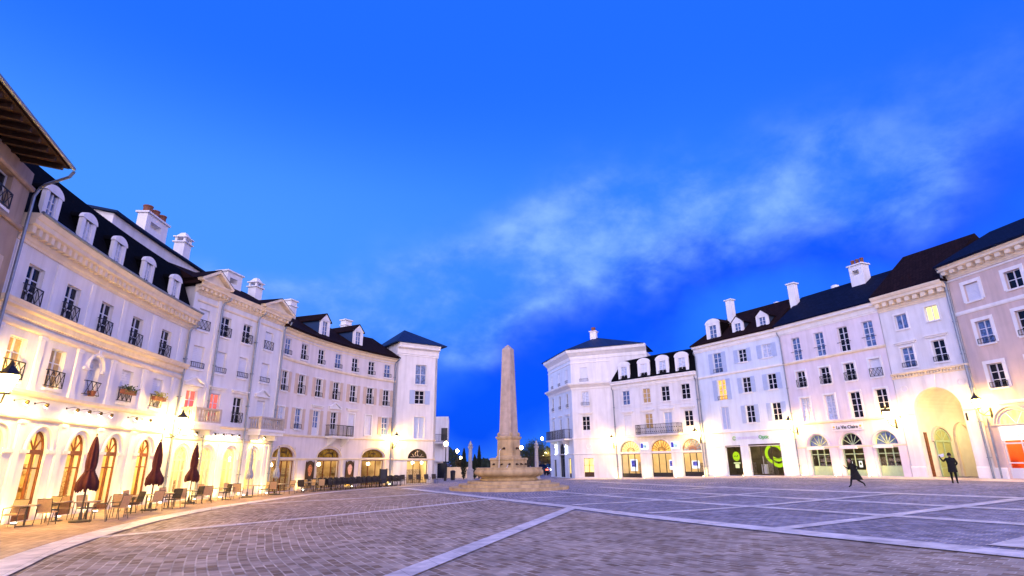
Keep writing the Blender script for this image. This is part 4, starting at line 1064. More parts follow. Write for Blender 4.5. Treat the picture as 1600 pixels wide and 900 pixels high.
fan_window(B, FL4, 2.5, 1.92, 2.15, 2.16, 2.98, M_DKWOOD, mat('black_sign_glass', (.012, .010, .008), .2, .2, 3), cols=1, nrad=0, name='fanlight', transom=0, fan=False, rec=.06)
rect_window(B, FL4, 2.5, 2.02, .05, 1.95, M_GLASS, cols=3, rows=1, rec=.12, sill=False, frame=M_DKWOOD)
mb = MB(); strip(mb, FL4, .02, LEN4, 2.0, 2.13, .08); strip(mb, FL4, .02, LEN4, 3.66, 3.8, .10); part(mb, 'string_course', M_TRIM, B)
cornice(B, FL4, .02, LEN4+.08, 11.4, 1.15, .55, M_WTRIM)
a = [FL4.w(-.3, .62, 12.56), FL4.w(LEN4+.7, .62, 12.56), FL4.w(LEN4+.7, -7.4, 12.56), FL4.w(-.3, -7.4, 12.56)]; c1 = FL4.w(1.9, -2.9, 14.5)
mb = MB()
for i in range(4):
    p, q = a[i], a[(i+1) % 4]; l = (q-p).length; mb.add([p, q, c1], ((0, 1, 2),)); mb.uv[len(mb.f)-1] = ((0, 0), (l, 0), (l/2, 4))
mb.add([v-Vector((0, 0, .08)) for v in a]+a, ((3, 2, 1, 0), (0, 1, 5, 4), (1, 2, 6, 5), (2, 3, 7, 6), (3, 0, 4, 7)))
part(mb, 'hip_roof', M_SEAM, B)
body(B, FL4, .02, LEN4, -3.0, -7.0, 12.5, M_WHITE, outer=0.0)
room(B, FL4, .3, LEN4-.3, .012, 2.9, 2.9, M_ROOMC)
mb = MB()
for u in (1.6, 2.5, 3.4): mb.mark(); mb.lathe(FL4.w(u, -1.0, 1.8), [(.05, -.13), (.13, -.06), (.12, .06), (.05, .13)], 10)
part(mb, 'pendant_lamp', M_PEND, B)
lamp_point('room_light', FL4.w(2.4, -1.6, 2.3), 40, (1.0, .66, .28), .15, B)
mb = MB(); sweep(mb, FL4, 1.2, 3.8, [(-2.5, .02), (-2.5, 1.2), (-2.1, 1.2), (-2.1, .02)]); part(mb, 'counter', M_SHELF, B)
# emblem over the door
fr = FL4.frame(2.5); c = fr(0, -.04, 2.2); em = empty('door_emblem', c, 'pale monogram emblem with scrolls on black half-round panel over café door', 'sign')
mb = MB(); ref = fr(0, 1, 0)-fr(0, 0, 0)
def stroke(mb, fr, pts, wd, o):
    for p, q in zip(pts, pts[1:]): mb.bar(fr(p[0], o, p[1]), fr(q[0], o, q[1]), .02, wd, ref=fr(0, 1, 0)-fr(0, 0, 0))
stroke(mb, fr, [(.22*math.cos(t), 2.55+.2*math.sin(t)) for t in [R(x) for x in range(50, 320, 22)]], .05, -.075)
stroke(mb, fr, [(0.02, 2.82), (0.02, 2.36)], .06, -.07); stroke(mb, fr, [(-.14, 2.80), (.2, 2.80)], .05, -.065)
for sg in (-1, 1):
    stroke(mb, fr, [(sg*.12, 2.32), (sg*.32, 2.30), (sg*.62, 2.30)], .07, -.075); stroke(mb, fr, [(sg*.32, 2.32), (sg*.40, 2.42), (sg*.46, 2.52)], .05, -.07)
mb.build('monogram', mat('pale_gold_leaf', (.72, .62, .48), .5, .1, 6), em)

# white flat building beyond the left corner house
B = empty('white_flat_building', (-7.6, 66, 0), 'small white flat-roofed building with a dark balcony, beyond the left corner house', 'building')
FB = Fac([(-10.5, 66.0), (-7.55, 66.3)])
mb = MB(); sweep(mb, FB, 0, 2.95, [(0, 1.9), (0, 6.9), (-8, 6.9), (-8, 1.9)]); sweep(mb, FB, 0, 2.3, [(-.6, -.2), (-.6, 1.9), (-8, 1.9), (-8, -.2)]); part(mb, 'wall', M_WHITE, B)
mb = MB(); fr = FB.frame(2.0); mb.box(fr, .15, .85, .002, .05, 4.2, 5.6); part(mb, 'window', M_DARKP, B)
balcony_iron(B, FB, .6, 2.85, 4.0, 4.85, 1.1, m=M_WTRIM)
mb = MB(); fr = FB.frame(2.4); mb.box(fr, -.6, .5, -.598, -.5, .1, 1.7); part(mb, 'shopfront', M_DARKP, B)

# ------------------------------------------------------------------ R1 corner pavilion
B = building('corner_pavilion', FR1, 2, 'white corner pavilion with two cornices, blue hip roof and one chimney, right of the obelisk')
hA = [(1.5, .86, 10.22, 11.82, None), (1.54, .82, 7.6, 9.14, None), (1.52, .86, 4.42, 6.46, None), (1.6, 1.08, .16, 2.06, None)]
part(wall_mesh(FR1, 0.0, FR1.len-.02, -.4, 13.0, hA, .2), 'wall', M_WHITE, B)
rect_window(B, FR1, *hA[0][:4], M_BLIND, rail='low', rec=.08); rect_window(B, FR1, *hA[1][:4], M_CURT, cols=2, rows=1, rail='low', rec=.12)
rect_window(B, FR1, *hA[2][:4], M_DARKP, rec=.08, panel=.55, hood='flat', sill=False); rect_window(B, FR1, *hA[3][:4], M_LITY, cols=2, rows=2, rec=.12, sill=False, frame=M_DKWOOD, panel=.45)
hB = [(u, .62, a, b, None) for u in (1.6, 4.25, 6.85) for a, b in ((10.3, 11.85), (7.6, 9.15), (4.2, 6.45))]
hB += [(1.75, .85, .05, 1.95, None), (6.9, .85, .05, 2.08, None), (4.35, 1.7, .05, 3.75, 2.9)]
part(wall_mesh(FR1S, 0, FR1S.len, -.4, 13.0, hB, .2), 'wall', M_BLUEW, B)  # same white house; the bluer dusk light on this side is put into its colour
for u in (1.6, 4.25, 6.85):
    rect_window(B, FR1S, u, .62, 10.3, 11.85, M_BLIND, rail='low', rec=.08); rect_window(B, FR1S, u, .62, 7.6, 9.15, M_DARKP, rail='low', rec=.08); rect_window(B, FR1S, u, .62, 4.2, 6.45, M_DARKP, rec=.1, sill=False, hood='flat')
rect_window(B, FR1S, 1.75, .85, .05, 1.95, M_DARKP, rec=.12, sill=False, frame=M_IRON); rect_window(B, FR1S, 6.9, .85, .05, 2.08, M_LITY, rows=2, rec=.12, sill=False, frame=M_DKWOOD, panel=.4)
fan_window(B, FR1S, 4.35, 1.7, .05, 2.9, 3.75, M_IRON, M_DARKP, cols=2, hz=(1.2, 2.1), nrad=3, rec=.14)
for F, LN in ((FR1S, FR1S.len), (FR1, FR1.len)):
    mb = MB(); strip(mb, F, 0, LN-.01, 4.05, 4.2, .10); strip(mb, F, 0, LN-.01, 2.46, 2.56, .07); strip(mb, F, 0, LN-.01, 12.3, 12.42, .06); part(mb, 'string_course', M_WTRIM, B)
def mitred(B, zs, prof, m, name):
    """moulding running round the corner of the two fronts, mitred"""
    mb = MB(); P = [FR1S.p[0], FR1S.p[1], FR1.p[1]+(FR1.p[1]-FR1.p[0]).normalized()*(4.0 if name == 'cornice' else -.02)]
    n0 = FR1S.at(0)[2]; n2 = FR1.at(0)[2]; bis = (n0+n2).normalized(); k = 1/bis.dot(n0)
    rows = []
    for p, nn, kk in ((P[0], n0, 1), (P[1], bis, k), (P[2], n2, 1)):
        rows.append([Vector((p.x+nn.x*o*kk, p.y+nn.y*o*kk, zs+z)) for o, z in prof])
    n = len(prof)
    for r0, r1 in zip(rows, rows[1:]):
        for i in range(n): j = (i+1) % n; mb.quad(r0[i], r1[i], r1[j], r0[j])
    mb.add(rows[0], (tuple(reversed(range(n))),)); mb.add(rows[-1], (tuple(range(n)),))
    return part(mb, name, m, B)
mitred(B, 12.75, [(-.03, 0), (.06, 0), (.10, .35), (.35, .6), (.55, .75), (.62, .95), (.62, 1.1), (-.03, 1.1)], M_WTRIM, 'cornice')
mitred(B, 9.4, [(-.03, 0), (.06, 0), (.10, .2), (.35, .40), (.50, .50), (.55, .65), (.05, .75), (-.03, .75)], M_WTRIM, 'middle_cornice')
n0 = FR1S.at(0)[2]; n2 = FR1.at(0)[2]; t2 = FR1.at(0)[1]; t0 = FR1S.at(0)[1]
E0 = FR1S.p[0]+n0*.7-t0*.7; E1 = FR1.p[0]+((n0+n2).normalized()*(.7/((n0+n2).normalized().dot(n0)))); E2 = FR1.p[1]+n2*.7+t2*3.9; E3 = E2-n2*5.5; E3 = Vector((E3.x, E3.y))
z_ = 13.87; V3 = lambda p, z: Vector((p.x, p.y, z)); ctr = (E0+E1+E2+E3)/4
rp_ = [V3(E0, z_), V3(E1, z_), V3(E2, z_), V3(E3, z_)]; A1 = V3(FR1.p[0]*.0+FR1.w(2.2, -2.8, 0).xy, 16.0); A2 = V3(FR1.w(4.6, -4.0, 0).xy, 16.0)
A1 = V3(FR1.w(2.3, -3.0, 0).xy, 15.75); mb = MB()
for i in range(4):
    p, q_ = rp_[i], rp_[(i+1) % 4]; l = (q_-p).length; mb.add([p, q_, A1], ((0, 1, 2),)); mb.uv[len(mb.f)-1] = ((0, 0), (l, 0), (l/2, 4))
mb.add([v-Vector((0, 0, .06)) for v in rp_], ((3, 2, 1, 0),))
rf = part(mb, 'hip_roof', M_SEAM, B)
chimney(rf, FR1, 2.1, -2.9, 15.2, 16.5, .7, .7, 1)
mb = MB(); pts = [FR1S.p[0], FR1.p[0], FR1.p[1]+t2*.02, FR1.w(FR1.len+1.0, -8, 0).xy]
lo, hi = -.4, 13.0; q = [Vector(p) for p in (FR1S.w(.02, -.35, 0).xy, FR1.w(.3, -.45, 0).xy, FR1.w(FR1.len-.02, -.35, 0).xy, FR1.w(FR1.len+1.4, -8, 0).xy, FR1S.w(.02, -5, 0).xy)]
mb.add([V3(p, lo) for p in q]+[V3(p, hi) for p in q], ((4, 3, 2, 1, 0), (5, 6, 7, 8, 9))+tuple((i, (i+1) % 5, 5+(i+1) % 5, 5+i) for i in range(5)))
a, b = FR1.w(FR1.len-.03, 0, 0), FR1.w(FR1.len+4.0, 0, 0); c9 = FR1.w(FR1.len+4.0, -7, 0)
mb.add([V3(a.xy, 9.6), V3(b.xy, 9.6), V3(b.xy, 13.0), V3(a.xy, 13.0)], ((0, 1, 2, 3),)); mb.add([V3(b.xy, 9.6), V3(c9.xy, 9.6), V3(c9.xy, 13.0), V3(b.xy, 13.0)], ((0, 1, 2, 3),))
c_, d_ = FR1S.w(0, 0, 0), FR1S.w(0, -5, 0); mb.add([V3(c_.xy, lo), V3(c_.xy, 13.0), V3(d_.xy, 13.0), V3(d_.xy, lo)], ((0, 1, 2, 3),))
part(mb, 'rear_wall', M_WHITE, B)
balcony_iron(B, FR1S, 1.2, 7.9, 4.15, 5.15, .9, fancy=False)
mb = MB()
for u in (2.6, 6.2):
    fr = FR1S.frame(u)
    for k in range(10):
        mb.lathe(fr((k % 3-1)*.16, .12+.05*(k % 2), 3.75-k*.13), [(.02, -.10), (.10, 0), (.02, .10)], 6)
gl = mb.build('light_garland', M_WHITELED); tag(gl, 'white glowing garland lights under the iron balcony of the corner pavilion', 'garland lights')
mb = MB(); fr = FR1.frame(1.7); mb.lathe(fr(0, .02, 3.28), [(.30, -.012), (.30, .012)], 20, sx=1, sy=.12)
ref = fr(0, 1, 0)-fr(0, 0, 0); mb = MB()
pts = [(.26*math.cos(2*math.pi*i/20), 3.28+.26*math.sin(2*math.pi*i/20)) for i in range(21)]; stroke(mb, fr, pts, .06, .03); part(mb, 'roundel', M_WTRIM, B)

# ------------------------------------------------------------------ R2 bank
B = building('bank_house', FR2, 5, 'white mansard house with four round-headed dormers above a bank with three arched windows')
C3 = [1.75, 4.35, 6.62, 8.9]; C2 = [1.8, 4.4, 6.65, 8.95]; LC = [(1.78, 2.5), (5.5, 2.34), (8.92, 2.06)]
holes = [(u, .95, 7.4, 8.85, None) for u in C3]+[(u, .92, 4.3, 6.3, None) for u in C2]+[(u, w_, 2.62, 3.70, 2.63) for u, w_ in LC]+[(u, w_, g(*FR2.w(u, 0, 0).xy)+.04, 2.42, None) for u, w_ in LC]
part(wall_mesh(FR2, 0.02, FR2.len-.02, -.4, 9.2, holes, .26), 'wall', M_WHITE, B)
for u, pn in zip(C3, (M_BLUEP, M_OCHRE, M_DARKP, M_DARKP)): rect_window(B, FR2, u, .95, 7.4, 8.85, pn, rec=.1)
for i, (u, pn) in enumerate(zip(C2, (M_BLIND, M_OCHRE, M_SHUTB, M_DARKP))): rect_window(B, FR2, u, .92, 4.3, 6.3, pn, rec=.1, panel=.55 if i % 2 else 0, sill=False, hood='flat')
for k, (u, w_) in enumerate(LC):
    fan_window(B, FR2, u, w_, 2.62, 2.63, 3.70, M_WOODF, M_LITW if k == 1 else (M_LITY if k == 0 else M_BLUEP), cols=1, nrad=9, name='fanlight', transom=0, inner=True, rec=.14)
    zf = FR2.gz(u)+.04
    rect_window(B, FR2, u, w_, zf, 2.42, M_GLASS, cols=3, rows=1, rec=.16, sill=False, frame=M_IRON, panel=.36)
    fr = FR2.frame(u); p = fr(0, 0, zf)
    mb = MB(); h = w_/2
    for a, b in ((-h+.03, -h+.62), (h-.68, h-.03)): mb.box(fr, a, b, -.13, -.02, 2.44, 2.60)
    rr = empty('shop_sign_strip', fr(0, 0, 2.5), f'blue and white lit strip over the bank front, {("left arch", "middle arch with the doors", "right arch")[k]}', 'sign', 'sign strips over the bank windows')
    mb.build('blue_panel', mat('bank_blue', (.03, .04, .55), .4, .05, 3), rr)
    mb = MB(); mb.box(fr, -h+.63, h-.69, -.13, -.02, 2.44, 2.60); mb.build('white_panel', emat('bank_white_panel', (1, .97, .9), 1.1), rr)
mb = MB(); strip(mb, FR2, .02, FR2.len, 2.46, 2.56, .05); strip(mb, FR2, .02, FR2.len, 4.08, 4.22, .10); strip(mb, FR2, .02, FR2.len, 6.95, 7.0, .03); part(mb, 'string_course', M_WTRIM, B)
mb = MB()
for u, w_ in LC: archivolt(mb, FR2, u, w_+.06, 2.64, 3.76, .10, .05, key=False)
part(mb, 'archivolt', M_WTRIM, B)
balcony_iron(B, FR2, 3.15, 8.2, 4.24, 5.18, .75, fancy=True, brackets=False)
cornice(B, FR2, .02, FR2.len+.05, 9.1, .80, .48, M_WTRIM)
mb = MB(); sweep(mb, FR2, -.05, FR2.len-.05, [(.10, 9.88), (-.55, 12.15), (-2.6, 12.7), (-8, 12.5), (-8, 9.88)], uvs=True); rf = part(mb, 'mansard_roof', M_SLATE, B)
for i, u in enumerate((1.72, 4.28, 6.56, 8.8)): dormer(rf, FR2, u, 1.5, 9.95, 11.55, 12.02, .02, 1.0, 'arch', (M_CURT, M_BLIND, M_CURT, M_CURT)[i], M_SLATE, rail=True, wz=(10.1, 11.4))
body(B, FR2, .02, FR2.len-.02, -4.2, -8, 9.9, M_BODY)
room(B, FR2, .3, FR2.len-.3, .45, 4.0, 4.0, M_ROOMC)
mb = MB()
for u, w_, z in ((1.5, .9, 1.6), (5.2, .5, 1.4), (8.6, .9, 1.5)): mb.mark(); fr = FR2.frame(u); mb.box(fr, -w_/2, w_/2, -2.8, -2.3, .46, z)
part(mb, 'counter', M_SHELF, B)
for u in (1.8, 5.4, 8.8): lamp_point('room_light', FR2.w(u, -2, 3.2), 70, (1.0, .80, .45), .15, B)
for k, (u, a, b, z0, z1) in enumerate(((1.95, -.42, .42, .75, 1.9), (9.0, -.38, .38, 1.0, 1.7), (6.35, -.18, .18, .9, 1.8))):
    fr = FR2.frame(u); c = fr(0, -.3, z0); r = empty('window_poster', c, ('blue and white poster standing in the left bank window', 'pale lit screen panel in the right bank window', 'narrow white notice with blue marks beside the bank doors')[k], 'poster')
    mb = MB(); mb.box(fr, a, b, -.34, -.30, z0, z1); mb.build('sheet', emat('lit_poster_white', (.85, .85, .95), .9), r)
    mb = MB(); mb.box(fr, a*.7, b*.7, -.298, -.285, z0+(z1-z0)*.35, z1-(z1-z0)*.1); mb.build('print', mat('poster_blue', (.10, .12, .55), .5, .8, 6), r)
for k, u in enumerate((3.66, 7.2)):
    fr = FR2.frame(u); r = empty('bank_sign', fr(0, 0, 2.9), f'white square sign with blue block and pale cyan field, {("between left and middle", "between middle and right")[k]} bank arches', 'sign', 'square signs of the bank')
    mb = MB(); mb.box(fr, -.42, .42, .03, .12, 2.82, 3.46); mb.build('panel', emat('bank_sign_face', (1.0, .97, .9), .85), r)
    mb = MB(); mb.box(fr, -.38, -.12, .121, .135, 2.94, 3.42); mb.build('blue_block', mat('bank_blue', (.03, .04, .55)), r)
    mb = MB(); mb.box(fr, -.11, .30, .121, .13, 2.98, 3.30); mb.build('cyan_field', mat('pale_cyan', (.45, .80, .85), .5, .05), r)
    mb = MB()
    for x in range(4): mb.box(fr, .05+x*.07, .09+x*.07, .131, .14, 3.0, 3.0+.08+.04*(x % 2))
    mb.build('lettering', mat('sign_grey', (.12, .2, .28), .6), r)
downpipe(B, FR2, .12, 0, 9.3, .1, r=.045); downpipe(B, FR2, FR2.len-.15, 0, 9.4, .1, r=.045)

# ------------------------------------------------------------------ R3 blue-white house
B = building('blue_white_house', FR3, 4.5, 'pale blue-white house with brown tiled roof and three different dormers, bank on its left')
W4 = [(2.62, .9, 9.38, 11.2), (5.36, .82, 9.97, 11.08), (7.8, .86, 9.98, 11.1)]; W3 = [(2.76, .9, 6.9, 8.72), (5.4, .82, 7.3, 8.6), (7.9, .8, 7.3, 8.58)]; W2 = [(2.74, .9, 4.32, 6.3), (5.4, .82, 4.75, 6.2), (7.92, .8, 4.78, 6.2)]
SH = [(3.1, 1.62, 2.93), (6.24, 3.02, 2.99)]
holes = [(*x, None) for x in W4+W3+W2]+[(u, w_, FR3.gz(u)+.03, zt, None) for u, w_, zt in SH]
part(wall_mesh(FR3, .02, FR3.len-.02, -.4, 11.7, holes, .3), 'wall', M_BLUEW, B)
P = [[M_BLUEP, M_DARKP, M_CURT], [M_LITW, M_DARKP, M_DARKP], [M_SHUTB, M_DARKP, M_DARKP]]
for row, pr in zip((W4, W3, W2), P):
    for i, (x, pn) in enumerate(zip(row, pr)): rect_window(B, FR3, *x, pn, shutters=None if pn is M_SHUTB else M_SHUTB, rec=.08, rows=1 if pn is M_SHUTB else (4 if x[3]-x[2] > 1.6 else 3), sill=i > 0, rail='low' if (i == 0 and pn is not M_SHUTB) else None)
M_BRONZE = mat('dark_bronze_frame', (.05, .035, .02), .5, .2, 6)
for u, w_, zt in SH:
    zf = FR3.gz(u)+.03; rect_window(B, FR3, u, w_, zf, zt, M_GLASS, cols=1 if w_ < 2 else 3, rows=2, rec=.2, sill=False, frame=M_BRONZE, panel=.08)
    fr = FR3.frame(u); mb = MB(); mb.box(fr, -w_/2, w_/2, -.5, -.03, zt-.16, zt-.005); part(mb, 'shutter_box', M_BRONZE, B)
mb = MB(); strip(mb, FR3, .02, FR3.len, 4.0, 4.14, .12); strip(mb, FR3, .02, FR3.len, 2.82, 2.86, .02); strip(mb, FR3, .02, FR3.len, 9.08, 9.26, .13); part(mb, 'string_course', M_WTRIM, B)
cornice(B, FR3, .0, FR3.len, 11.55, .72, .42, M_WTRIM)
rf = gable_roof(B, FR3, -.1, FR3.len-.03, .45, 12.28, -3.4, 15.4, -8, M_TILE, hip0=2.6)
dormer(rf, FR3, 2.5, 1.55, 12.5, 14.05, 14.5, .0, 2.2, 'arch', M_BLUEP, M_TILE, wz=(12.65, 13.85)); M_CHD = mat('dark_slate_cheek', (.03, .045, .08), .6, .2, 6)
for u in (5.15, 7.7): dormer(rf, FR3, u, 1.2, 12.45, 13.65, 14.15, -.15, 2.4, 'gable', M_BLUEP, M_TILE, side=M_CHD, wz=(12.6, 13.5))
chimney(rf, FR3, 3.4, -1.8, 13.4, 16.4, .6, .5); chimney(rf, FR3, 9.4, -2.6, 14.0, 16.45, .6, .55)
fr = FR3.frame(6.4); mb = MB(); mb.lathe(fr(0, -4.6, 14.2), [(.5, 0), (.5, 1.15), (.35, 1.2), (.3, 1.55), (.1, 1.62)], 12); mb.build('roof_vent', M_WTRIM, rf)
body(B, FR3, .02, FR3.len-.02, -3.8, -8, 12.2, M_BODY)
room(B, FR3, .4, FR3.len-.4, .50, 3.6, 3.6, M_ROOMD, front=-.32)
mb = MB()
for u, w_, z in ((2.9, .5, 1.5), (5.0, .6, 1.6), (6.8, .9, 1.2), (7.6, .3, 1.9)): mb.mark(); fr = FR3.frame(u); mb.box(fr, -w_/2, w_/2, -2.8, -2.2, .52, z)
part(mb, 'display_stand', M_SHELF, B)
mb = MB(); fr = FR3.frame(5.05); mb.box(fr, -.25, .25, -1.5, -1.3, .52, 1.35); part(mb, 'white_pedestal', M_WTRIM, B)
for u, pw in ((3.1, 32), (5.6, 14), (7.3, 10)): lamp_point('room_light', FR3.w(u, -1.6, 2.7), pw, (1.0, .85, .5), .12, B)
M_LIME = emat('lime_emblem', (.46, .72, .02), .58); M_LIMED = mat('emblem_dark', (.03, .05, .01), .6)
def disc(mb, fr, x, o, z, rx, rz, n=28, a0=0, a1=360, rin=0.0):
    pts = [(x+rx*math.cos(R(a0+(a1-a0)*i/n)), z+rz*math.sin(R(a0+(a1-a0)*i/n))) for i in range(n+1)]
    for p, q in zip(pts, pts[1:]):
        ip = (x+(p[0]-x)*rin, z+(p[1]-z)*rin); iq = (x+(q[0]-x)*rin, z+(q[1]-z)*rin)
        vs = [fr(*v) for v in ((ip[0], o, ip[1]), (p[0], o, p[1]), (q[0], o, q[1]), (iq[0], o, iq[1]), (ip[0], o-.02, ip[1]), (p[0], o-.02, p[1]), (q[0], o-.02, q[1]), (iq[0], o-.02, iq[1]))]
        mb.add(vs, ((0, 1, 2, 3), (7, 6, 5, 4), (1, 5, 6, 2), (0, 3, 7, 4)))
# small round emblem in the narrow window
fr = FR3.frame(3.15); r = empty('round_emblem', fr(0, -.3, 1.7), 'small lime green disc emblem with a dark wave, in the narrow shop window', 'sign'); mb = MB(); disc(mb, fr, 0, -.27, 2.02, .36, .40)
mb.build('disc', M_LIME, r); mb = MB(); stroke(mb, fr, [(-.2, 2.0), (-.08, 2.08), (.02, 1.98), (.12, 2.0), (.22, 2.14)], .06, -.25); mb.build('wave', M_LIMED, r)
mb = MB(); mb.box(fr, -.34, .34, -.30, -.28, 1.42, 1.52); mb.box(fr, -.2, .2, -.30, -.28, 1.05, 1.38); mb.build('caption_panel', emat('lime_pale', (.75, .8, .4), .7), r)
# big emblem on the wide window: ring with swoops
fr = FR3.frame(6.95); r = empty('large_window_emblem', fr(0, -.3, 1.6), 'large lime green ring emblem with two curved bands across the wide shop window', 'sign'); mb = MB()
disc(mb, fr, -.05, -.27, 2.18, .86, .80, 26, 20, 262, .70)
mb.build('ring', M_LIME, r); mb = MB()
for z, th in ((1.72, .26), (1.26, .30)):
    pts = [(-.20+.92*i/12, z-.16*math.sin(math.pi*i/12)) for i in range(13)]
    for p, q in zip(pts, pts[1:]):
        vs = [fr(p[0], -.27, p[1]), fr(q[0], -.27, q[1]), fr(q[0], -.27, q[1]+th), fr(p[0], -.27, p[1]+th), fr(p[0], -.29, p[1]), fr(q[0], -.29, q[1]), fr(q[0], -.29, q[1]+th), fr(p[0], -.29, p[1]+th)]
        mb.add(vs, ((0, 1, 2, 3), (7, 6, 5, 4), (0, 4, 5, 1), (3, 2, 6, 7)))
mb.build('swoop', M_LIME, r)
mb = MB(); fr = FR3.frame(6.15); mb.bar(fr(-.22, -.12, 1.2), fr(-.22, -.12, 2.0), .05); part(mb, 'door_handle', M_PIPE, B)
def text_obj(s_, fr, x, o, z, size, m, parent, squeeze=1.0, name='lettering'):
    cu = bpy.data.curves.new(name, 'FONT'); cu.body = s_; cu.size = size; cu.extrude = .012; cu.align_x = 'CENTER'; cu.align_y = 'CENTER'; cu.offset = .012*size
    tmp = bpy.data.objects.new('tmp', cu); COL.objects.link(tmp); dg = bpy.context.evaluated_depsgraph_get(); dg.update()
    me = bpy.data.meshes.new_from_object(tmp.evaluated_get(dg)); bpy.data.objects.remove(tmp)
    X = (fr(1, 0, 0)-fr(0, 0, 0)); Nn = (fr(0, 1, 0)-fr(0, 0, 0)); c = fr(x, o, z)
    for v in me.vertices: v.co = c+X*(v.co.x*squeeze)+Vector((0, 0, 1))*v.co.y+Nn*v.co.z
    me.materials.clear(); me.materials.append(m); ob = bpy.data.objects.new(name, me); COL.objects.link(ob)
    ob.parent = parent; ob.matrix_parent_inverse = Matrix.Translation(-world_loc(parent)); return ob
fr = FR3.frame(5.15); r = empty('shop_sign', fr(0, .05, 3.4), 'pale fascia lettering with green word and round green mark, above lime emblem windows', 'sign')
mb = MB(); disc(mb, fr, -1.72, .06, 3.52, .19, .19, 20, 20, 330, .45); mb.build('round_mark', mat('soft_green', (.30, .50, .25), .6, .1), r)
mb = MB()
for k in range(15):
    x = -1.35+k*.145; hgt = (.16, .22, .16, .16, .24)[k % 5]; mb.box(fr, x, x+.035, .0, .04, 3.42, 3.42+hgt)
    if k % 2: mb.box(fr, x+.036, x+.10, .0, .038, 3.42+.13, 3.42+.16)
mb.build('faint_letters', mat('pale_lilac', (.56, .52, .72), .6, .05), r)
text_obj('Optic', fr, 1.22, .03, 3.52, .42, mat('sign_green', (.10, .42, .10), .5, .1), r)
downpipe(B, FR3, .15, 0, 11.6, .1, r=.045)

# ------------------------------------------------------------------ R4 pink-white house with the food shop
B = building('pale_pink_house', FR4, 4.2, 'pale pink house with blue slate roof and big pot chimney, green food shop below')
C = [1.46, 3.56, 5.55, 7.46]; LC = [(1.95, 1.7), (4.6, 1.62), (7.1, 1.6)]
holes = [(u, .78, 9.27, 11.08, None) for u in C]+[(u, .78, 7.12, 8.38, None) for u in C]+[(u, .82, 4.5, 6.3, None) for u in C]+[(u, w_, 2.66, 3.5, 2.67) for u, w_ in LC]+[(u, w_, FR4.gz(u)+.03, 2.46, None) for u, w_ in LC]
part(wall_mesh(FR4, .02, FR4.len-.02, -.4, 11.8, holes, .28), 'wall', M_LILAC, B)
for i, u in enumerate(C):
    rect_window(B, FR4, u, .78, 9.27, 11.08, M_BLUEP if i != 2 else M_DARKP, rows=4, rec=.12); rect_window(B, FR4, u, .78, 7.12, 8.38, M_BLIND if i == 3 else M_DARKP, rail='x', surround=.14, rec=.12); rect_window(B, FR4, u, .82, 4.5, 6.3, (M_CURT, M_CURT, M_DARKP, M_DARKP)[i], rows=4, surround=.14, rec=.12, sill=False)
    fr = FR4.frame(u); mb = MB()
    for z in (9.95,): mb.bar(fr(-.5, .08, z), fr(.5, .08, z), .03); mb.bar(fr(-.5, .08, z), fr(-.5, 0, z), .03); mb.bar(fr(.5, .08, z), fr(.5, 0, z), .03)
    part(mb, 'window_bar', M_IRON, B)
M_GF2 = M_GREENF
for k, (u, w_) in enumerate(LC):
    fan_window(B, FR4, u, w_, 2.66, 2.67, 3.5, M_GF2, M_DARKP if k == 1 else M_BLUEP, cols=1, nrad=5, name='fanlight', transom=0, rec=.14, inner=False)
    zf = FR4.gz(u)+.03; rect_window(B, FR4, u, w_, zf, 2.46, M_GLASS, cols=3 if k != 1 else 2, rows=2 if k == 1 else 1, rec=.14, sill=False, frame=M_GF2, panel=.62 if k != 1 else .35)
    fr = FR4.frame(u); mb = MB(); mb.box(fr, -w_/2+.06, w_/2-.06, -.2, -.13, 2.02, 2.08); part(mb, 'transom_bar', M_GF2, B)
    mb = MB(); mb.box(fr, -w_/2-.05, w_/2*.55, -.02, .16, 2.40, 2.60); part(mb, 'awning_box', M_WTRIM, B)
mb = MB(); strip(mb, FR4, .02, FR4.len, 2.52, 2.62, .07); strip(mb, FR4, .02, FR4.len, 4.28, 4.42, .13); strip(mb, FR4, .02, FR4.len, 9.04, 9.2, .13); part(mb, 'string_course', M_TRIM, B)
mb = MB()
for u, w_ in LC: archivolt(mb, FR4, u, w_+.1, 2.68, 3.57, .10, .05, key=False)
part(mb, 'archivolt', M_LILAC, B)
mb = MB(); pilasters(mb, FR4, (.55, 3.28, 5.88, 8.15), .5, .1, 2.52, .07, cap=False); part(mb, 'pilaster', M_LILAC, B)
cornice(B, FR4, .0, FR4.len, 11.5, .80, .48, M_WTRIM)
rf = gable_roof(B, FR4, -.05, FR4.len-.05, .5, 12.32, -3.6, 15.3, -8, M_ZINC)
chimney(rf, FR4, 5.8, -3.0, 14.0, 16.3, 1.1, .8, 3, vent=True)
fr = FR4.frame(2.5); mb = MB(); mb.lathe(fr(0, -4.6, 14.2), [(.5, 0), (.5, 1.15), (.35, 1.2), (.3, 1.55), (.1, 1.62)], 12); mb.build('roof_vent', M_WTRIM, rf)
body(B, FR4, .02, FR4.len-.02, -3.6, -8, 12.2, M_BODY)
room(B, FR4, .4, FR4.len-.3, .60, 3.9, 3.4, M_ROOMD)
mb = MB()
for u in (1.95, 7.1):
    fr = FR4.frame(u)
    for z in (1.15, 1.55, 1.95): mb.box(fr, -.75, .75, -1.2, -.8, z-.04, z)
    random.seed(int(u*10))
    for z in (1.15, 1.55):
        x = -.7
        while x < .6: ww = random.uniform(.05, .14); mb.box(fr, x, x+ww, -1.1, -.85, z+.001, z+random.uniform(.12, .3)); x += ww+.02
for u in (4.2, 5.2): fr = FR4.frame(u); mb.box(fr, -.3, .3, -2.6, -2.1, .62, 1.8)
part(mb, 'shelves_of_goods', M_SHELF, B)
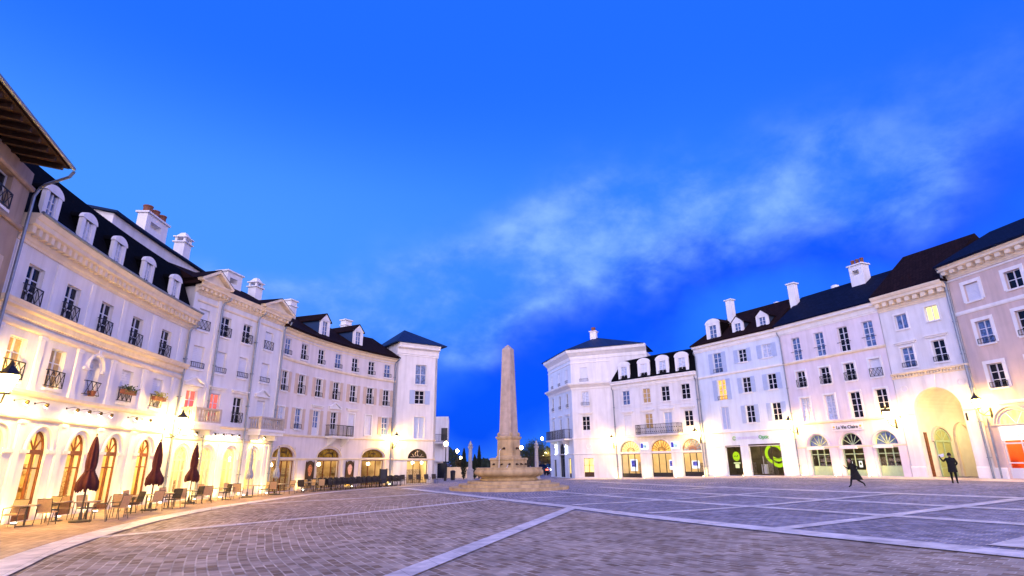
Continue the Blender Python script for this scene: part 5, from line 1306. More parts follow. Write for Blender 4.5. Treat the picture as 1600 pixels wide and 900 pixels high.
for u in (1.95, 4.6, 7.1): lamp_point('room_light', FR4.w(u, -.7, 2.5), 14, (1.0, .85, .55), .1, B)
fr = FR4.frame(4.58); r = empty('shop_sign', fr(0, .05, 3.9), 'white shop sign board reading La Vie Claire in dark letters, on pale pink house', 'sign')
mb = MB(); mb.box(fr, -1.2, 1.2, .02, .09, 3.66, 4.12); mb.build('board', mat('sign_white', (.78, .74, .76), .5, .03), r)
text_obj('La Vie Claire', fr, 0, .10, 3.90, .34, mat('sign_dark_green', (.015, .03, .015), .5), r, .95)
mb = MB()
for x in (-1.02, 1.02): disc(mb, fr, x, .11, 3.94, .075, .075, 14)
mb.build('yellow_flower', mat('sign_yellow', (.70, .52, .08), .5, .1), r)
mb = MB()
for x in (-1.02, 1.02):
    for k in range(4): mb.box(fr, x-.12+k*.06, x-.085+k*.06, .09, .10, 3.76, 3.79)
mb.build('small_lettering', mat('sign_maroon', (.22, .03, .08), .5), r)
for k, (x, z) in enumerate(((-.36, 1.35), (.36, 1.35))):
    fr = FR4.frame(4.6+x); r = empty('door_notice', fr(0, -.1, z), f'small white notice on the {("left", "right")[k]} leaf of the green shop door', 'notice', 'notices on the green shop door')
    mb = MB(); mb.box(fr, -.12, .12, -.135, -.12, z-.2, z+.22); mb.build('paper', emat('lit_paper', (.95, .93, .85), .8), r)
    mb = MB(); mb.box(fr, -.07, .07, -.119, -.115, z-.05, z+.12); mb.build('print', M_LIMED, r)
downpipe(B, FR4, .08, 0, 11.7, .1, r=.045)

# ------------------------------------------------------------------ R5 archway house
B = building('archway_house', FR5, 2.3, 'white house with a tall lit archway, bracketed cornice and dark brown roof')
hs = [(1.42, .80, 10.0, 10.98, None), (3.42, .78, 10.12, 11.06, None), (1.36, .80, 7.42, 8.76, None), (3.35, .78, 7.48, 8.84, None), (2.38, 2.84, .1, 5.98, 4.6)]
part(wall_mesh(FR5, .02, FR5.len-.02, -.4, 11.6, hs, .35), 'wall', M_WHITE, B)
for x, pn in zip(hs[:4], (M_BLUEP, M_LITY, M_BLUEP, M_DARKP)):
    low = x[2] < 9; rect_window(B, FR5, *x[:4], pn, rows=3 if low else 1, rail='low' if low else None, surround=.1, rec=.1, hood='flat' if low else None)
mb = MB(); strip(mb, FR5, .02, FR5.len, 7.0, 7.14, .22); strip(mb, FR5, .02, FR5.len, 6.78, 6.86, .08)
for k in range(24): fr = FR5.frame(.15+k*.19); mb.box(fr, -.045, .045, .0, .14, 6.862, 6.995)
strip(mb, FR5, .02, .92, 4.4, 4.5, .05); strip(mb, FR5, 3.84, FR5.len, 4.4, 4.5, .05); part(mb, 'string_course', M_TRIM, B)
mb = MB()
for a, b in ((.02, .94), (3.82, FR5.len)): mb.mark(); sweep(mb, FR5, a, b, [(-.02, .1), (.09, .1), (.09, 1.16), (.05, 1.22), (-.02, 1.22)])
part(mb, 'plinth', M_WTRIM, B)
mb = MB(); fr = FR5.frame(2.38); mb.add([fr(x, o, z) for o in (.0, .08) for x, z in ((-.22, 5.98), (.22, 5.98), (.34, 6.78), (-.34, 6.78))], ((0, 1, 2, 3), (7, 6, 5, 4), (0, 4, 5, 1), (1, 5, 6, 2), (3, 2, 6, 7), (0, 3, 7, 4))); part(mb, 'keystone', M_WTRIM, B)
ref = fr(0, 1, 0)-fr(0, 0, 0)
for x in (-1.75, 1.75):
    mb = MB(); pts = [(x+.22*math.cos(2*math.pi*i/18), 6.1+.2*math.sin(2*math.pi*i/18)) for i in range(19)]; stroke(mb, fr, pts, .05, .02); part(mb, 'roundel', M_WTRIM, B)
# passage behind the arch
mb = MB(); ap = arch_pts(2.84, 4.6, 5.98, 18); prof = [(-1.42, .5)]+ap+[(1.42, .5)]
for d0, d1 in ((-.34, -6.5),):
    for p, q in zip(prof, prof[1:]): mb.quad(fr(p[0], d0, p[1]), fr(q[0], d0, q[1]), fr(q[0], d1, q[1]), fr(p[0], d1, p[1]))
mb.add([fr(x, -6.5, z) for x, z in prof], (tuple(reversed(range(len(prof)))),)); part(mb, 'passage', mat('passage_plaster', (.76, .71, .60), .85, .06, 2), B)
mb = MB(); ref = fr(0, 1, 0)-fr(0, 0, 0); ib = arch_pts(2.2, 4.2, 5.4, 14)
for p, q in zip(ib, ib[1:]): mb.bar(fr(p[0]+.25, -6.42, p[1]), fr(q[0]+.25, -6.42, q[1]), .16, .22, ref=ref)
for x in (-.85, 1.35): mb.box(fr, x-.11, x+.11, -6.5, -6.34, .5, 4.2)
part(mb, 'inner_arch', M_TRIM, B)
FP = Fac([(fr(-1.42, -1.0, 0)).xy, (fr(-1.42, -6.4, 0)).xy]); FPB = Fac([fr(-1.3, -6.4, 0).xy, fr(1.3, -6.4, 0).xy])
fan_window(B, FP, .95, 1.5, .58, 2.75, 3.5, M_GREENF, mat('green_door_panel', (.40, .44, .16), .6, .06, 4), cols=2, hz=(1.1, 1.9), nrad=3, rec=-.12, name='green_arched_door')
mb = MB(); archivolt(mb, FP, .95, 1.62, 2.75, 3.58, .16, .12, key=False); archivolt(mb, FP, 3.2, 1.5, 3.0, 3.8, .2, .14, key=False)
f2 = FP.frame(3.2)
for x in (-.85, .85): mb.box(f2, x-.1, x+.1, 0, .14, .55, 3.0)
part(mb, 'archivolt', M_TRIM, B)
mb = MB(); mb.box(fr, -1.41, -1.36, -.62, -.37, .6, 3.3); mb.mark(); mb.box(fr, 1.34, 1.40, -.7, -.37, .6, 3.3); part(mb, 'open_gate_leaf', M_WOODF, B)
lamp_point('passage_light', fr(.5, -3.6, 3.6), 80, (1.0, .76, .36), .2, B); lamp_point('passage_light', fr(.3, -1.6, 4.2), 9, (1.0, .76, .36), .15, B)
cornice(B, FR5, .0, FR5.len-.05, 11.4, 1.02, .66, M_TRIM, dent=.52, dw=.55)
rf = gable_roof(B, FR5, -.1, FR5.len+.05, .62, 12.44, -4.2, 16.2, -9, M_TILE)
body(B, FR5, .02, FR5.len-.02, -6.9, -9, 12.3, M_BODY); mb = MB()
downpipe(B, FR5, FR5.len-.1, .5, 12.6, .16, r=.06)

# ------------------------------------------------------------------ R6 rose-beige house at the right edge
B = building('rose_beige_house', FR6, 3.5, 'rose-beige house cut by the right edge, white window surrounds and orange-lit shop')
hs = [(1.4, .92, 10.68, 11.76, None), (3.85, .9, 10.70, 11.72, None), (6.2, .9, 10.7, 11.72, None), (1.5, .90, 8.05, 9.42, None), (3.85, .9, 8.05, 9.45, None), (6.2, .9, 8.05, 9.45, None), (1.52, .9, 5.5, 6.88, None), (3.85, .9, 5.5, 6.88, None), (6.2, .9, 5.5, 6.88, None), (1.75, 1.95, 3.5, 4.28, 3.51), (1.75, 2.0, .6, 3.4, None), (5.2, 2.0, .6, 3.4, None)]
part(wall_mesh(FR6, .02, FR6.len, -.4, 12.5, hs, .28), 'wall', M_ROSE, B)
for i, x in enumerate(hs[:9]): rect_window(B, FR6, *x[:4], M_BLIND if i == 0 else M_DARKP if i != 3 else M_BLUEP, rail='low' if i > 2 else None, surround=.2, rec=.12, rows=2 if i < 3 else 3)
fan_window(B, FR6, 1.75, 1.95, 3.5, 3.51, 4.28, M_WTRIM, M_LITY, cols=1, nrad=2, name='fanlight', transom=0, rec=.10)
rect_window(B, FR6, 1.75, 2.0, .6, 3.4, M_GLASS, cols=2, rows=1, rec=.12, sill=False, frame=M_WINW, panel=.5); rect_window(B, FR6, 5.2, 2.0, .6, 3.4, M_GLASS, cols=2, rows=1, rec=.12, sill=False, frame=M_WINW, panel=.5)
fr = FR6.frame(1.75); mb = MB(); mb.box(fr, -.94, .94, -.16, -.10, 1.38, 1.45); mb.box(fr, -.94, .94, -.16, -.10, 2.42, 2.5); part(mb, 'transom_bar', M_WINW, B)
r = empty('shop_sign', fr(0, -.05, 2.9), 'bright white lit shop panel with faint pinkish letters over the orange shop front', 'sign')
mb = MB(); mb.box(fr, -.97, .97, -.14, -.04, 2.62, 3.36); mb.build('panel', emat('lit_fascia', (1.0, .95, .86), 1.2), r)
mb = MB()
for k in range(7):
    x = -.7+k*.22; mb.box(fr, x, x+.05, -.039, -.03, 2.82, 3.05+.08*(k % 2)); mb.box(fr, x+.051, x+.13, -.039, -.032, 2.82+.1*(k % 3), 2.87+.1*(k % 3))
mb.build('faint_letters', mat('faint_pink', (.78, .52, .46), .6, .05), r)
mb = MB(); archivolt(mb, FR6, 1.75, 2.1, 3.5, 4.4, .12, .07, key=False); strip(mb, FR6, .02, FR6.len, 3.42, 3.5, .08); part(mb, 'archivolt', M_TRIM, B)
mb = MB(); strip(mb, FR6, .02, FR6.len, 10.02, 10.24, .07); strip(mb, FR6, .02, FR6.len, 4.58, 4.76, .12); strip(mb, FR6, .02, FR6.len, 12.2, 12.3, .08); part(mb, 'string_course', M_WTRIM, B)
mb = MB()
for a, b in ((.02, .7), (2.8, 4.15)): mb.mark(); sweep(mb, FR6, a, b, [(-.02, .1), (.09, .1), (.09, 1.1), (.05, 1.16), (-.02, 1.16)])
part(mb, 'plinth', M_WTRIM, B)
cornice(B, FR6, -.05, FR6.len, 12.36, .85, .66, M_TRIM, dent=.55, dw=.55)
rf = gable_roof(B, FR6, -.1, FR6.len+.3, .72, 13.24, -4.4, 16.0, -9, M_ZINC)
body(B, FR6, .02, FR6.len, -3.6, -9, 13.1, M_BODY)
M_ORANGE = mat('orange_interior', (.75, .16, .03), .7, .08, 2)
room(B, FR6, .3, FR6.len-.2, .62, 3.5, 3.4, M_ORANGE)
mb = MB()
for u, w_, a, b in ((1.3, .8, 1.9, 2.3), (2.5, .5, .65, 1.5), (2.0, .5, 1.9, 2.25)): fr2 = FR6.frame(u); mb.box(fr2, -w_/2, w_/2, -1.4, -1.1, a, b)
part(mb, 'display_stand', M_SHELF, B)
lamp_point('room_light', FR6.w(1.7, -1.5, 3.2), 85, (1.0, .75, .45), .12, B); lamp_point('room_light', FR6.w(5.2, -1.5, 3.2), 60, (1.0, .75, .45), .12, B)
mb = MB(); f2 = FR6.frame(.35); mb.tube([f2(0, .12, .6), f2(0, .12, 3.4), f2(.05, .16, 3.9)], .045, 8); part(mb, 'downpipe', M_PIPE, B)
mb = MB(); f2 = FR6.frame(.02); mb.tube([f2(0, .66, 13.2), f2(-.02, .4, 12.9), f2(-.05, .14, 12.5), f2(-.05, .14, 8), f2(-.05, .14, 4.9)], .06, 8); part(mb, 'downpipe', M_PIPE, B)

# ------------------------------------------------------------------ obelisk fountain
CX, CY = -.35, 40.2
r = empty('obelisk_fountain', (CX, CY, 0), 'stone obelisk standing on a stepped fountain with a round basin, middle of the square', 'fountain')
c = Vector((CX, CY, 0)); rot = R(22.5)
mb = MB()
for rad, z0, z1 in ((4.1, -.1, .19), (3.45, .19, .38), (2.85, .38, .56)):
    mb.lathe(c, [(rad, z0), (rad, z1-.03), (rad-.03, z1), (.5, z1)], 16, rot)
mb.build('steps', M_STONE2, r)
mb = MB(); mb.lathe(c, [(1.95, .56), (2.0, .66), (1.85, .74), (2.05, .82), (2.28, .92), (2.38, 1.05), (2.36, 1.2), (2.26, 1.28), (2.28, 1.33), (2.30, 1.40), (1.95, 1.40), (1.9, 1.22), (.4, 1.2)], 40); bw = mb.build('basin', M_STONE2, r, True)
for p in bw.data.polygons: p.use_smooth = True
M_WATER = mat('fountain_water', (.05, .08, .10), .05, .1, 3, spec=.6)
mb = MB(); mb.lathe(c, [(1.92, 1.27), (.5, 1.28)], 32); mb.build('basin_water', M_WATER, bw)
ang = R(-30)
def sqf(a):                                     # square frame turned so that two faces show
    ca, sa = math.cos(a), math.sin(a)
    def f(u, o, z): return Vector((CX+u*ca-o*sa, CY+u*sa+o*ca, z))
    return f
fr = sqf(ang)
def prism(mb, fr, prof):
    base = len(mb.v)
    for h, z in prof:
        for sx_, sy_ in ((-1, -1), (1, -1), (1, 1), (-1, 1)): mb.v.append(tuple(fr(sx_*h, sy_*h, z)))
    for i in range(len(prof)-1):
        for k in range(4): mb.f.append((base+i*4+k, base+i*4+(k+1) % 4, base+(i+1)*4+(k+1) % 4, base+(i+1)*4+k))
    mb.f.append((base+3, base+2, base+1, base)); e = base+(len(prof)-1)*4; mb.f.append((e, e+1, e+2, e+3))
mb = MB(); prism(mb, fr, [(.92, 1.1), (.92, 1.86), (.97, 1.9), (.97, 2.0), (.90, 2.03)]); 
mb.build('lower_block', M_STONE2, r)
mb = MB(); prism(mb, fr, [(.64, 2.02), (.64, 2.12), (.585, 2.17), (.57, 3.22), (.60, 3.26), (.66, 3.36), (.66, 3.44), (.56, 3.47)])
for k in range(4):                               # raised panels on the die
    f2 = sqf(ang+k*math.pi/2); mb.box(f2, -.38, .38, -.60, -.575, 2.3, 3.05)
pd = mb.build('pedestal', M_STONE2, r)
mb = MB()
for k in range(4):
    f2 = sqf(ang+k*math.pi/2); mb.tube([f2(0, -.58, 2.65), f2(0, -.74, 2.66), f2(0, -.80, 2.60)], [.09, .06, .05], 8)
    for x in (-.62, 0, .62): mb.tube([f2(x, -.93, 1.62), f2(x, -1.05, 1.62), f2(x, -1.1, 1.57)], [.07, .045, .04], 8)
mb.build('spout', M_DKWOOD, r)
mb = MB(); prism(mb, fr, [(.50, 3.46), (.50, 3.60), (.475, 3.66), (.435, 5.16), (.442, 5.17), (.442, 5.20), (.434, 5.21), (.372, 7.35), (.378, 7.36), (.378, 7.39), (.370, 7.40), (.312, 9.64), (.02, 9.98)]); mb.build('obelisk', M_STONE, r)
mb = MB()
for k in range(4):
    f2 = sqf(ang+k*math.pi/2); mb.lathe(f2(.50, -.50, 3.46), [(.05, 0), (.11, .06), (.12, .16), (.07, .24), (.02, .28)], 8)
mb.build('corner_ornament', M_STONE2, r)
mb = MB(); k = sqf(ang)
for x, z0 in ((.6, 1.57), (.0, 2.6)): mb.tube([k(x, -.9-.2, z0), k(x, -1.25, z0-.12), k(x, -1.32, 1.29)], .018, 6)
mb.build('water_jet', mat('running_water', (.75, .78, .85), .1, .1, 8), r)

# ------------------------------------------------------------------ statue columns by the gap
def column(x, y, label, h=3.9):
    r = empty('stone_column', (x, y, 0), label, 'column', 'pair of grey columns behind the fountain'); c = Vector((x, y, 0)); mb = MB()
    f2 = lambda u, o, z: Vector((x+u, y+o, z))
    mb.box(f2, -.31, .31, -.31, .31, .151, .95); mb.box(f2, -.36, .36, -.36, .36, .951, 1.06); mb.box(f2, -.38, .38, -.38, .38, -.1, .15); mb.build('plinth', M_GREYST, r)
    mb = MB(); mb.lathe(c, [(.27, 1.06), (.27, 1.12), (.21, 1.18), (.18, h-.75), (.24, h-.70), (.27, h-.58), (.27, h-.52)], 16); mb.build('shaft', M_GREYST, r)
    mb = MB(); mb.lathe(c, [(.14, h-.52), (.20, h-.42), (.22, h-.3), (.15, h-.22), (.10, h-.16), (.12, h-.06), (.02, h+.06)], 12); mb.build('finial', M_GREYST, r)
column(-4.62, 61.5, 'slender grey stone column with finial, left of the obelisk near the dark cypresses'); column(2.42, 62.0, 'slender grey stone column with finial, right of the obelisk before bare trees')

# ------------------------------------------------------------------ café furniture
M_WICK = mat('beige_woven_seat', (.74, .54, .30), .8, .2, 30, .3, 120); M_WICKD = mat('dark_woven_seat', (.035, .028, .025), .7, .3, 30, .3, 120); M_CFR = mat('chair_metal_frame', (.10, .085, .06), .45, .2, 8, metal=.5)
M_TBL = mat('table_top', (.42, .34, .24), .35, .12, 5); M_TBD = mat('dark_table_top', (.05, .035, .03), .4, .2, 5)
def LF(u, o, z): return Vector((u, o, z))
def make_chair(seat_m, back_m, frame_m, name='cafe_chair'):
    r = bpy.data.objects.new(name, None); COL.objects.link(r); r.empty_display_size = .1
    mb = MB(); mb.box(LF, -.23, .23, -.22, .22, .415, .455); mb.build('seat', seat_m, r)
    mb = MB(); n = 5
    for k in range(n):
        z0 = .47+.43*k/n; z1 = .47+.43*(k+1)/n; y0 = -.20-.10*k/n; y1 = -.20-.10*(k+1)/n; w0 = .215+.02*k/n; w1 = .215+.02*(k+1)/n
        mb.add([LF(-w0, y0, z0), LF(w0, y0, z0), LF(w1, y1, z1), LF(-w1, y1, z1), LF(-w0, y0-.025, z0), LF(w0, y0-.025, z0), LF(w1, y1-.025, z1), LF(-w1, y1-.025, z1)], ((0, 1, 2, 3), (7, 6, 5, 4), (0, 3, 7, 4), (1, 5, 6, 2), (2, 6, 7, 3), (0, 4, 5, 1)))
    mb.build('backrest', back_m, r)
    for sx_ in (-1, 1):
        mb = MB(); mb.tube([LF(sx_*.24, .21, 0), LF(sx_*.235, .20, .43)], .014, 6); mb.build('leg', frame_m, r)
        mb = MB(); mb.tube([LF(sx_*.25, -.29, 0), LF(sx_*.235, -.21, .43), LF(sx_*.235, -.32, .91)], .014, 6); mb.build('leg', frame_m, r)
        mb = MB(); mb.tube([LF(sx_*.245, .20, .43), LF(sx_*.255, .18, .64), LF(sx_*.255, -.25, .66)], .016, 6); mb.build('armrest', frame_m, r)
    mb = MB(); mb.tube([LF(-.235, -.32, .91), LF(.235, -.32, .91)], .014, 6); mb.build('top_rail', frame_m, r)
    return r
ch_beige = make_chair(M_WICK, M_WICK, M_CFR); ch_mix = make_chair(M_WICKD, M_WICK, M_CFR); ch_dark = make_chair(M_WICKD, M_WICKD, M_IRON)
used_ = set()
def put(proto, p, rot, label, cat, group, s=.86):
    o = proto if proto.name not in used_ else dup_tree(proto)
    used_.add(proto.name); o.location = p; o.rotation_euler = (0, 0, rot); o.scale = (s, s, s); tag(o, label, cat, group); return o
def place(F, u, off, rot, proto, label, cat, group):
    """rot: 0 faces the wall, turning with the facade"""
    p, t, n = F.at(u); q = p+n*off; a = math.atan2(-n.y, -n.x)-math.pi/2
    return put(proto, (q.x, q.y, g(q.x, q.y)+.012), a+R(rot), label, cat, group)
def make_table(top_m, name='cafe_table'):
    r = bpy.data.objects.new(name, None); COL.objects.link(r); r.empty_display_size = .1
    mb = MB(); mb.box(LF, -.35, .35, -.35, .35, .70, .725); mb.box(LF, -.33, .33, -.33, .33, .68, .699); mb.build('table_top', top_m, r)
    mb = MB(); mb.lathe((0, 0, 0), [(.035, .02), (.035, .68)], 10); mb.build('pedestal', M_CFR, r)
    mb = MB(); mb.lathe((0, 0, 0), [(.22, 0), (.22, .02), (.05, .035)], 16); mb.build('base', M_CFR, r)
    return r
tb = make_table(M_TBL); tbd = make_table(M_TBD)
GC, GT = 'woven chairs of the lit café terrace', 'tables of the lit café terrace'
for mm in (M_WICK,):
    t = mm.node_tree; b_ = t.nodes['Principled BSDF']; o_ = [n for n in t.nodes if n.type == 'OUTPUT_MATERIAL'][0]; tl = t.nodes.new('ShaderNodeBsdfTranslucent'); mx = t.nodes.new('ShaderNodeMixShader')
    tl.inputs[0].default_value = (.80, .58, .30, 1); mx.inputs[0].default_value = .45; t.links.new(b_.outputs[0], mx.inputs[1]); t.links.new(tl.outputs[0], mx.inputs[2]); t.links.new(mx.outputs[0], o_.inputs[0])
W1 = [ # facade, u, off, rot, proto, label
 (FL1, 3.05, 1.0, 90, ch_beige, 'beige woven chair at the left edge, facing right to the outermost table'),
 (FL1, 3.75, 1.55, -90, ch_beige, 'beige woven chair facing left across the outermost table, before the first lit door'),
 (FL1, 4.75, 1.0, 70, ch_mix, 'woven chair with dark cushion seat between first and second lit doors'),
 (FL1, 5.55, 1.1, -80, ch_beige, 'beige woven chair behind the first maroon parasol, turned left'),
 (FL1, 4.35, 2.75, 20, ch_beige, 'beige woven chair before the leftmost maroon parasol, left of a pair seen from behind'),
 (FL1, 5.25, 2.95, -15, ch_beige, 'beige woven chair before the leftmost maroon parasol, right of a pair seen from behind'),
 (FL1, 5.45, 1.85, 160, ch_mix, 'woven chair with dark seat at the first parasol table, facing the square'),
 (FL1, 6.25, 2.55, -75, ch_mix, 'woven chair with dark seat right of the first maroon parasol table'),
 (FL1, 7.75, 2.35, 55, ch_dark, 'dark brown woven chair with tall back between first and second maroon parasols'),
 (FL1, 8.75, 2.65, -35, ch_beige, 'beige woven chair left of second maroon parasol, back to the square'),
 (FL1, 9.3, 1.5, 180, ch_beige, 'beige woven chair behind the second maroon parasol, facing the square'),
 (FL1, 10.15, 2.75, 75, ch_dark, 'dark seated woven chair just right of the second maroon parasol'),
 (FL1, 11.0, 2.7, -70, ch_beige, 'beige woven chair between second and third maroon parasols, facing left'),
 (FL1, 12.1, 1.6, 170, ch_mix, 'woven chair with dark seat by the fourth lit door, facing the square'),
 (FL1, 12.9, 2.5, 60, ch_dark, 'dark woven chair just before the third maroon parasol'),
 (FL1, 13.9, 2.6, -60, ch_beige, 'beige woven chair beside the third maroon parasol, facing left'),
 (FL2, 1.4, 1.2, 170, ch_beige, 'beige woven chair behind the third parasol table, facing the square'),
 (FL2, 1.7, 2.2, 70, ch_dark, 'dark woven chair between third maroon parasol and first grey parasol, left one'),
 (FL2, 2.75, 2.2, -70, ch_beige, 'beige woven chair between third maroon parasol and first grey parasol, right one'),
 (FL2, 3.4, 1.2, 180, ch_mix, 'woven chair with dark seat left of the first grey parasol'),
 (FL2, 5.4, 1.9, 60, ch_mix, 'woven chair with dark seat right of the first grey parasol'),
 (FL2, 6.2, 2.0, -60, ch_beige, 'beige woven chair left of the second grey parasol'),
 (FL2, 7.4, 2.3, 80, ch_beige, 'beige woven chair right of the second grey parasol, by the first amber fanlight'),
 (FL3, .6, 2.1, -70, ch_dark, 'dark woven chair below the first amber fanlight'),
 (FL3, 1.5, 2.3, 65, ch_mix, 'woven chair with dark seat left of the amber picture board'),
 (FL3, 2.6, 2.5, -60, ch_beige, 'last beige woven chair where the dense dark chairs begin'),
]
for F, u, o, rt, pr, lb in W1: place(F, u, o, rt, pr, lb, 'chair', GC)
for F, u, o, lb in ((FL1, 3.4, 1.15, 'outermost square table at the left edge'), (FL1, 5.1, 1.15, 'square table behind the first maroon parasol'), (FL1, 4.9, 2.15, 'square table under the first maroon parasol'), (FL1, 8.35, 2.0, 'square table between the first and second maroon parasols'),
                    (FL1, 9.6, 1.95, 'square table under the second maroon parasol'), (FL1, 10.6, 2.4, 'square table right of the second maroon parasol'), (FL1, 13.4, 2.1, 'square table just left of the third maroon parasol'), (FL2, 1.2, 1.8, 'square table right of the third maroon parasol'),
                    (FL2, 2.25, 1.9, 'square table midway between third maroon and first grey parasols'), (FL2, 5.0, 1.5, 'square table right of the first grey parasol'), (FL2, 6.9, 2.0, 'square table beside the second grey parasol'), (FL3, 1.1, 1.9, 'square table below the first amber fanlight'), (FL3, 2.1, 2.2, 'square table left of the amber picture board')):
    place(F, u, o, 0, tb, lb, 'table', GT)
GD = 'black wicker chairs in the dense row before the shuttered café house'
LBD = 'black wicker chair in the dense dark row before the shuttered café house'
k = 0; u = 3.3
while u < 14.0:
    for off, rt in ((1.35, 180), (2.35, 0), (2.95, 180)):
        if off > 2 and (u > 13.2 or 9.9 < u < 10.7): continue
        place(FL3, u+random.uniform(-.06, .06), off+random.uniform(-.05, .05), rt+random.uniform(-12, 12), ch_dark, LBD, 'chair', GD)
    k += 1; u += .66
for u in (3.6, 4.9, 6.2, 7.5, 8.8, 10.1, 11.4, 12.7): place(FL3, u, 1.85, 0, tbd, 'dark square table half hidden in the dense row of black chairs', 'table', 'dark tables among the black chairs')
for u in (.8, 1.55, 2.3, 3.05, 3.8): place(FL4, u, 1.0, 180, ch_dark, 'black wicker chair in the row before the hip-roofed corner house', 'chair', 'black chairs before the corner house')
# menu stand
fr = FL3.frame(10.35); c = fr(0, 2.75, 0); r = empty('menu_stand', c, 'upright dark blue panel standing among the black chairs', 'menu board'); mb = MB()
mb.box(fr, -.42, .42, 2.72, 2.80, .25, 1.32); mb.build('panel', mat('dark_blue_panel', (.012, .022, .05), .35, .2, 3), r)
mb = MB()
for x in (-.42, .38): mb.box(fr, x, x+.04, 2.70, 2.82, .02, 1.36); mb.box(fr, x-.01, x+.05, 2.5, 3.02, .0, .05)
mb.build('frame', M_IRON, r)
# parasols
def parasol(F, u, off, m, label, slim=1.0, lean=0.0, group='closed parasols on the terrace', h=2.78):
    p, t, n = F.at(u); q = p+n*off; c = Vector((q.x, q.y, g(q.x, q.y)+.012)); r = empty('closed_parasol', c, label, 'parasol', group)
    mb = MB(); mb.lathe(c, [(.30, 0), (.30, .05), (.06, .08), (.045, .3)], 20); mb.build('base', M_CFR, r)
    mb = MB(); mb.tube([c+Vector((0, 0, .05)), c+Vector((0, 0, h-.05))], .028, 8); mb.build('pole', M_CFR if m is not M_GREYF else M_PIPE, r)
    mb = MB(); nn = 28; prof = [(.985, .02), (.96, .05), (.88, .10), (.78, .14), (.68, .155), (.62, .145), (.585, .125), (.555, .145), (.51, .205), (.45, .275), (.40, .285), (.36, .235)]
    base = len(mb.v); rnd = random.Random(int(u*100))
    offs = [rnd.uniform(-.04, .05) for _ in range(nn)]
    for i, (zf, rad) in enumerate(prof):
        for k in range(nn):
            a = 2*math.pi*k/nn; fold = 1+.22*math.cos(7*a+.6)*(1 if zf > .6 else 1.25)+offs[k]*(1.2 if zf < .5 else .4)
            z = h*zf + (offs[k]*1.2-.07*math.cos(7*a+.6) if i >= len(prof)-2 else 0)
            rr = rad*fold*slim; mb.v.append((c.x+rr*math.cos(a)*(1+.1*math.sin(a)), c.y+rr*math.sin(a), c.z+z))
    for i in range(len(prof)-1):
        for k in range(nn): mb.f.append((base+i*nn+k, base+(i+1)*nn+k, base+(i+1)*nn+(k+1) % nn, base+i*nn+(k+1) % nn))
    mb.f.append(tuple(base+k for k in range(nn)))
    cp_ = mb.build('canopy', m, r, True)
    mb = MB(); mb.lathe(c, [(.145*slim, h*.575), (.155*slim, h*.585), (.145*slim, h*.60)], 20); mb.build('strap', m, cp_)
    mb = MB(); mb.lathe(c, [(.03, h*.99), (.035, h*1.0), (.01, h*1.02)], 8); mb.build('finial', M_CFR, r)
M_MAROON = mat('maroon_canvas', (.060, .012, .014), .85, .25, 5, .3, 80); M_GREYF = mat('grey_canvas', (.26, .28, .36), .85, .15, 5, .3, 80)
parasol(FL1, 4.43, 2.2, M_MAROON, 'closed maroon parasol, leftmost, between first and second lit doors'); parasol(FL1, 9.42, 2.2, M_MAROON, 'closed maroon parasol in front of the fourth lit door'); parasol(FL2, -.5, 2.0, M_MAROON, 'closed maroon parasol where mansard and pedimented houses meet')
parasol(FL2, 4.1, 1.8, M_GREYF, 'closed grey parasol before the last cream arch of the pedimented house', .62); parasol(FL2, 6.65, 1.8, M_GREYF, 'closed grey parasol before the first amber fanlight', .62)
# flower boxes on the balconets
M_LEAF = mat('box_plant_leaf', (.07, .10, .03), .7, .4, 12); M_YFLOW = mat('yellow_flowers', (.40, .38, .06), .7, .3, 14)
for u, lb in ((10.05, 'flower box with yellow-green plants on the balconet nearer the arched window'), (12.65, 'flower box with yellow-green plants on the balconet nearer the pedimented house')):
    fr = FL1.frame(u); r = empty('flower_box', fr(0, .2, 4.85), lb, 'flower box', 'flower boxes on the mansard house')
    mb = MB(); mb.box(fr, -.5, .5, .10, .28, 4.80, 4.98); mb.build('trough', M_TERRA, r)
    mb = MB(); rnd = random.Random(int(u))
    for k in range(120):
        p = fr(rnd.uniform(-.55, .55), rnd.uniform(.05, .36), 4.98+rnd.uniform(-.1, .22)); a = Vector((rnd.uniform(-1, 1), rnd.uniform(-1, 1), rnd.uniform(-.3, 1))).normalized()*.06; b = a.cross(Vector((rnd.uniform(-1, 1), rnd.uniform(-1, 1), 1))).normalized()*.035
        mb.quad(p-a, p-b, p+a, p+b)
    mb.build('foliage', M_YFLOW if u > 12 else M_LEAF, r)
fr = FL1.frame(7.6); r = empty('flower_pot', fr(0, .05, 4.45), 'small terracotta pot on the sill of the arched window', 'flower pot'); mb = MB(); mb.lathe(fr(.05, .06, 4.46), [(.11, 0), (.16, .18), (.17, .2)], 12); mb.build('pot', M_TERRA, r)

# ------------------------------------------------------------------ people
def skin_body(name, joints, bones, root, m, parent, sub=2):
    me = bpy.data.meshes.new(name); names = list(joints); idx = {n: i for i, n in enumerate(names)}
    me.from_pydata([joints[n][0] for n in names], [(idx[a], idx[b]) for a, b in bones], [])
    o = bpy.data.objects.new(name, me); COL.objects.link(o); md = o.modifiers.new('skin', 'SKIN')
    if not me.skin_vertices: 
        bpy.context.view_layer.objects.active = o
    for n in names:
        v = me.skin_vertices[0].data[idx[n]]; r_ = joints[n][1]; v.radius = r_ if isinstance(r_, tuple) else (r_, r_); v.use_root = (n == root)
    md.use_smooth_shade = True; s_ = o.modifiers.new('sub', 'SUBSURF'); s_.levels = s_.render_levels = sub
    dg = bpy.context.evaluated_depsgraph_get(); dg.update(); nm = bpy.data.meshes.new_from_object(o.evaluated_get(dg)); bpy.data.objects.remove(o)
    nm.materials.clear(); nm.materials.append(m); ob = bpy.data.objects.new(name, nm); COL.objects.link(ob); ob.parent = parent
    for p in nm.polygons: p.use_smooth = True
    return ob
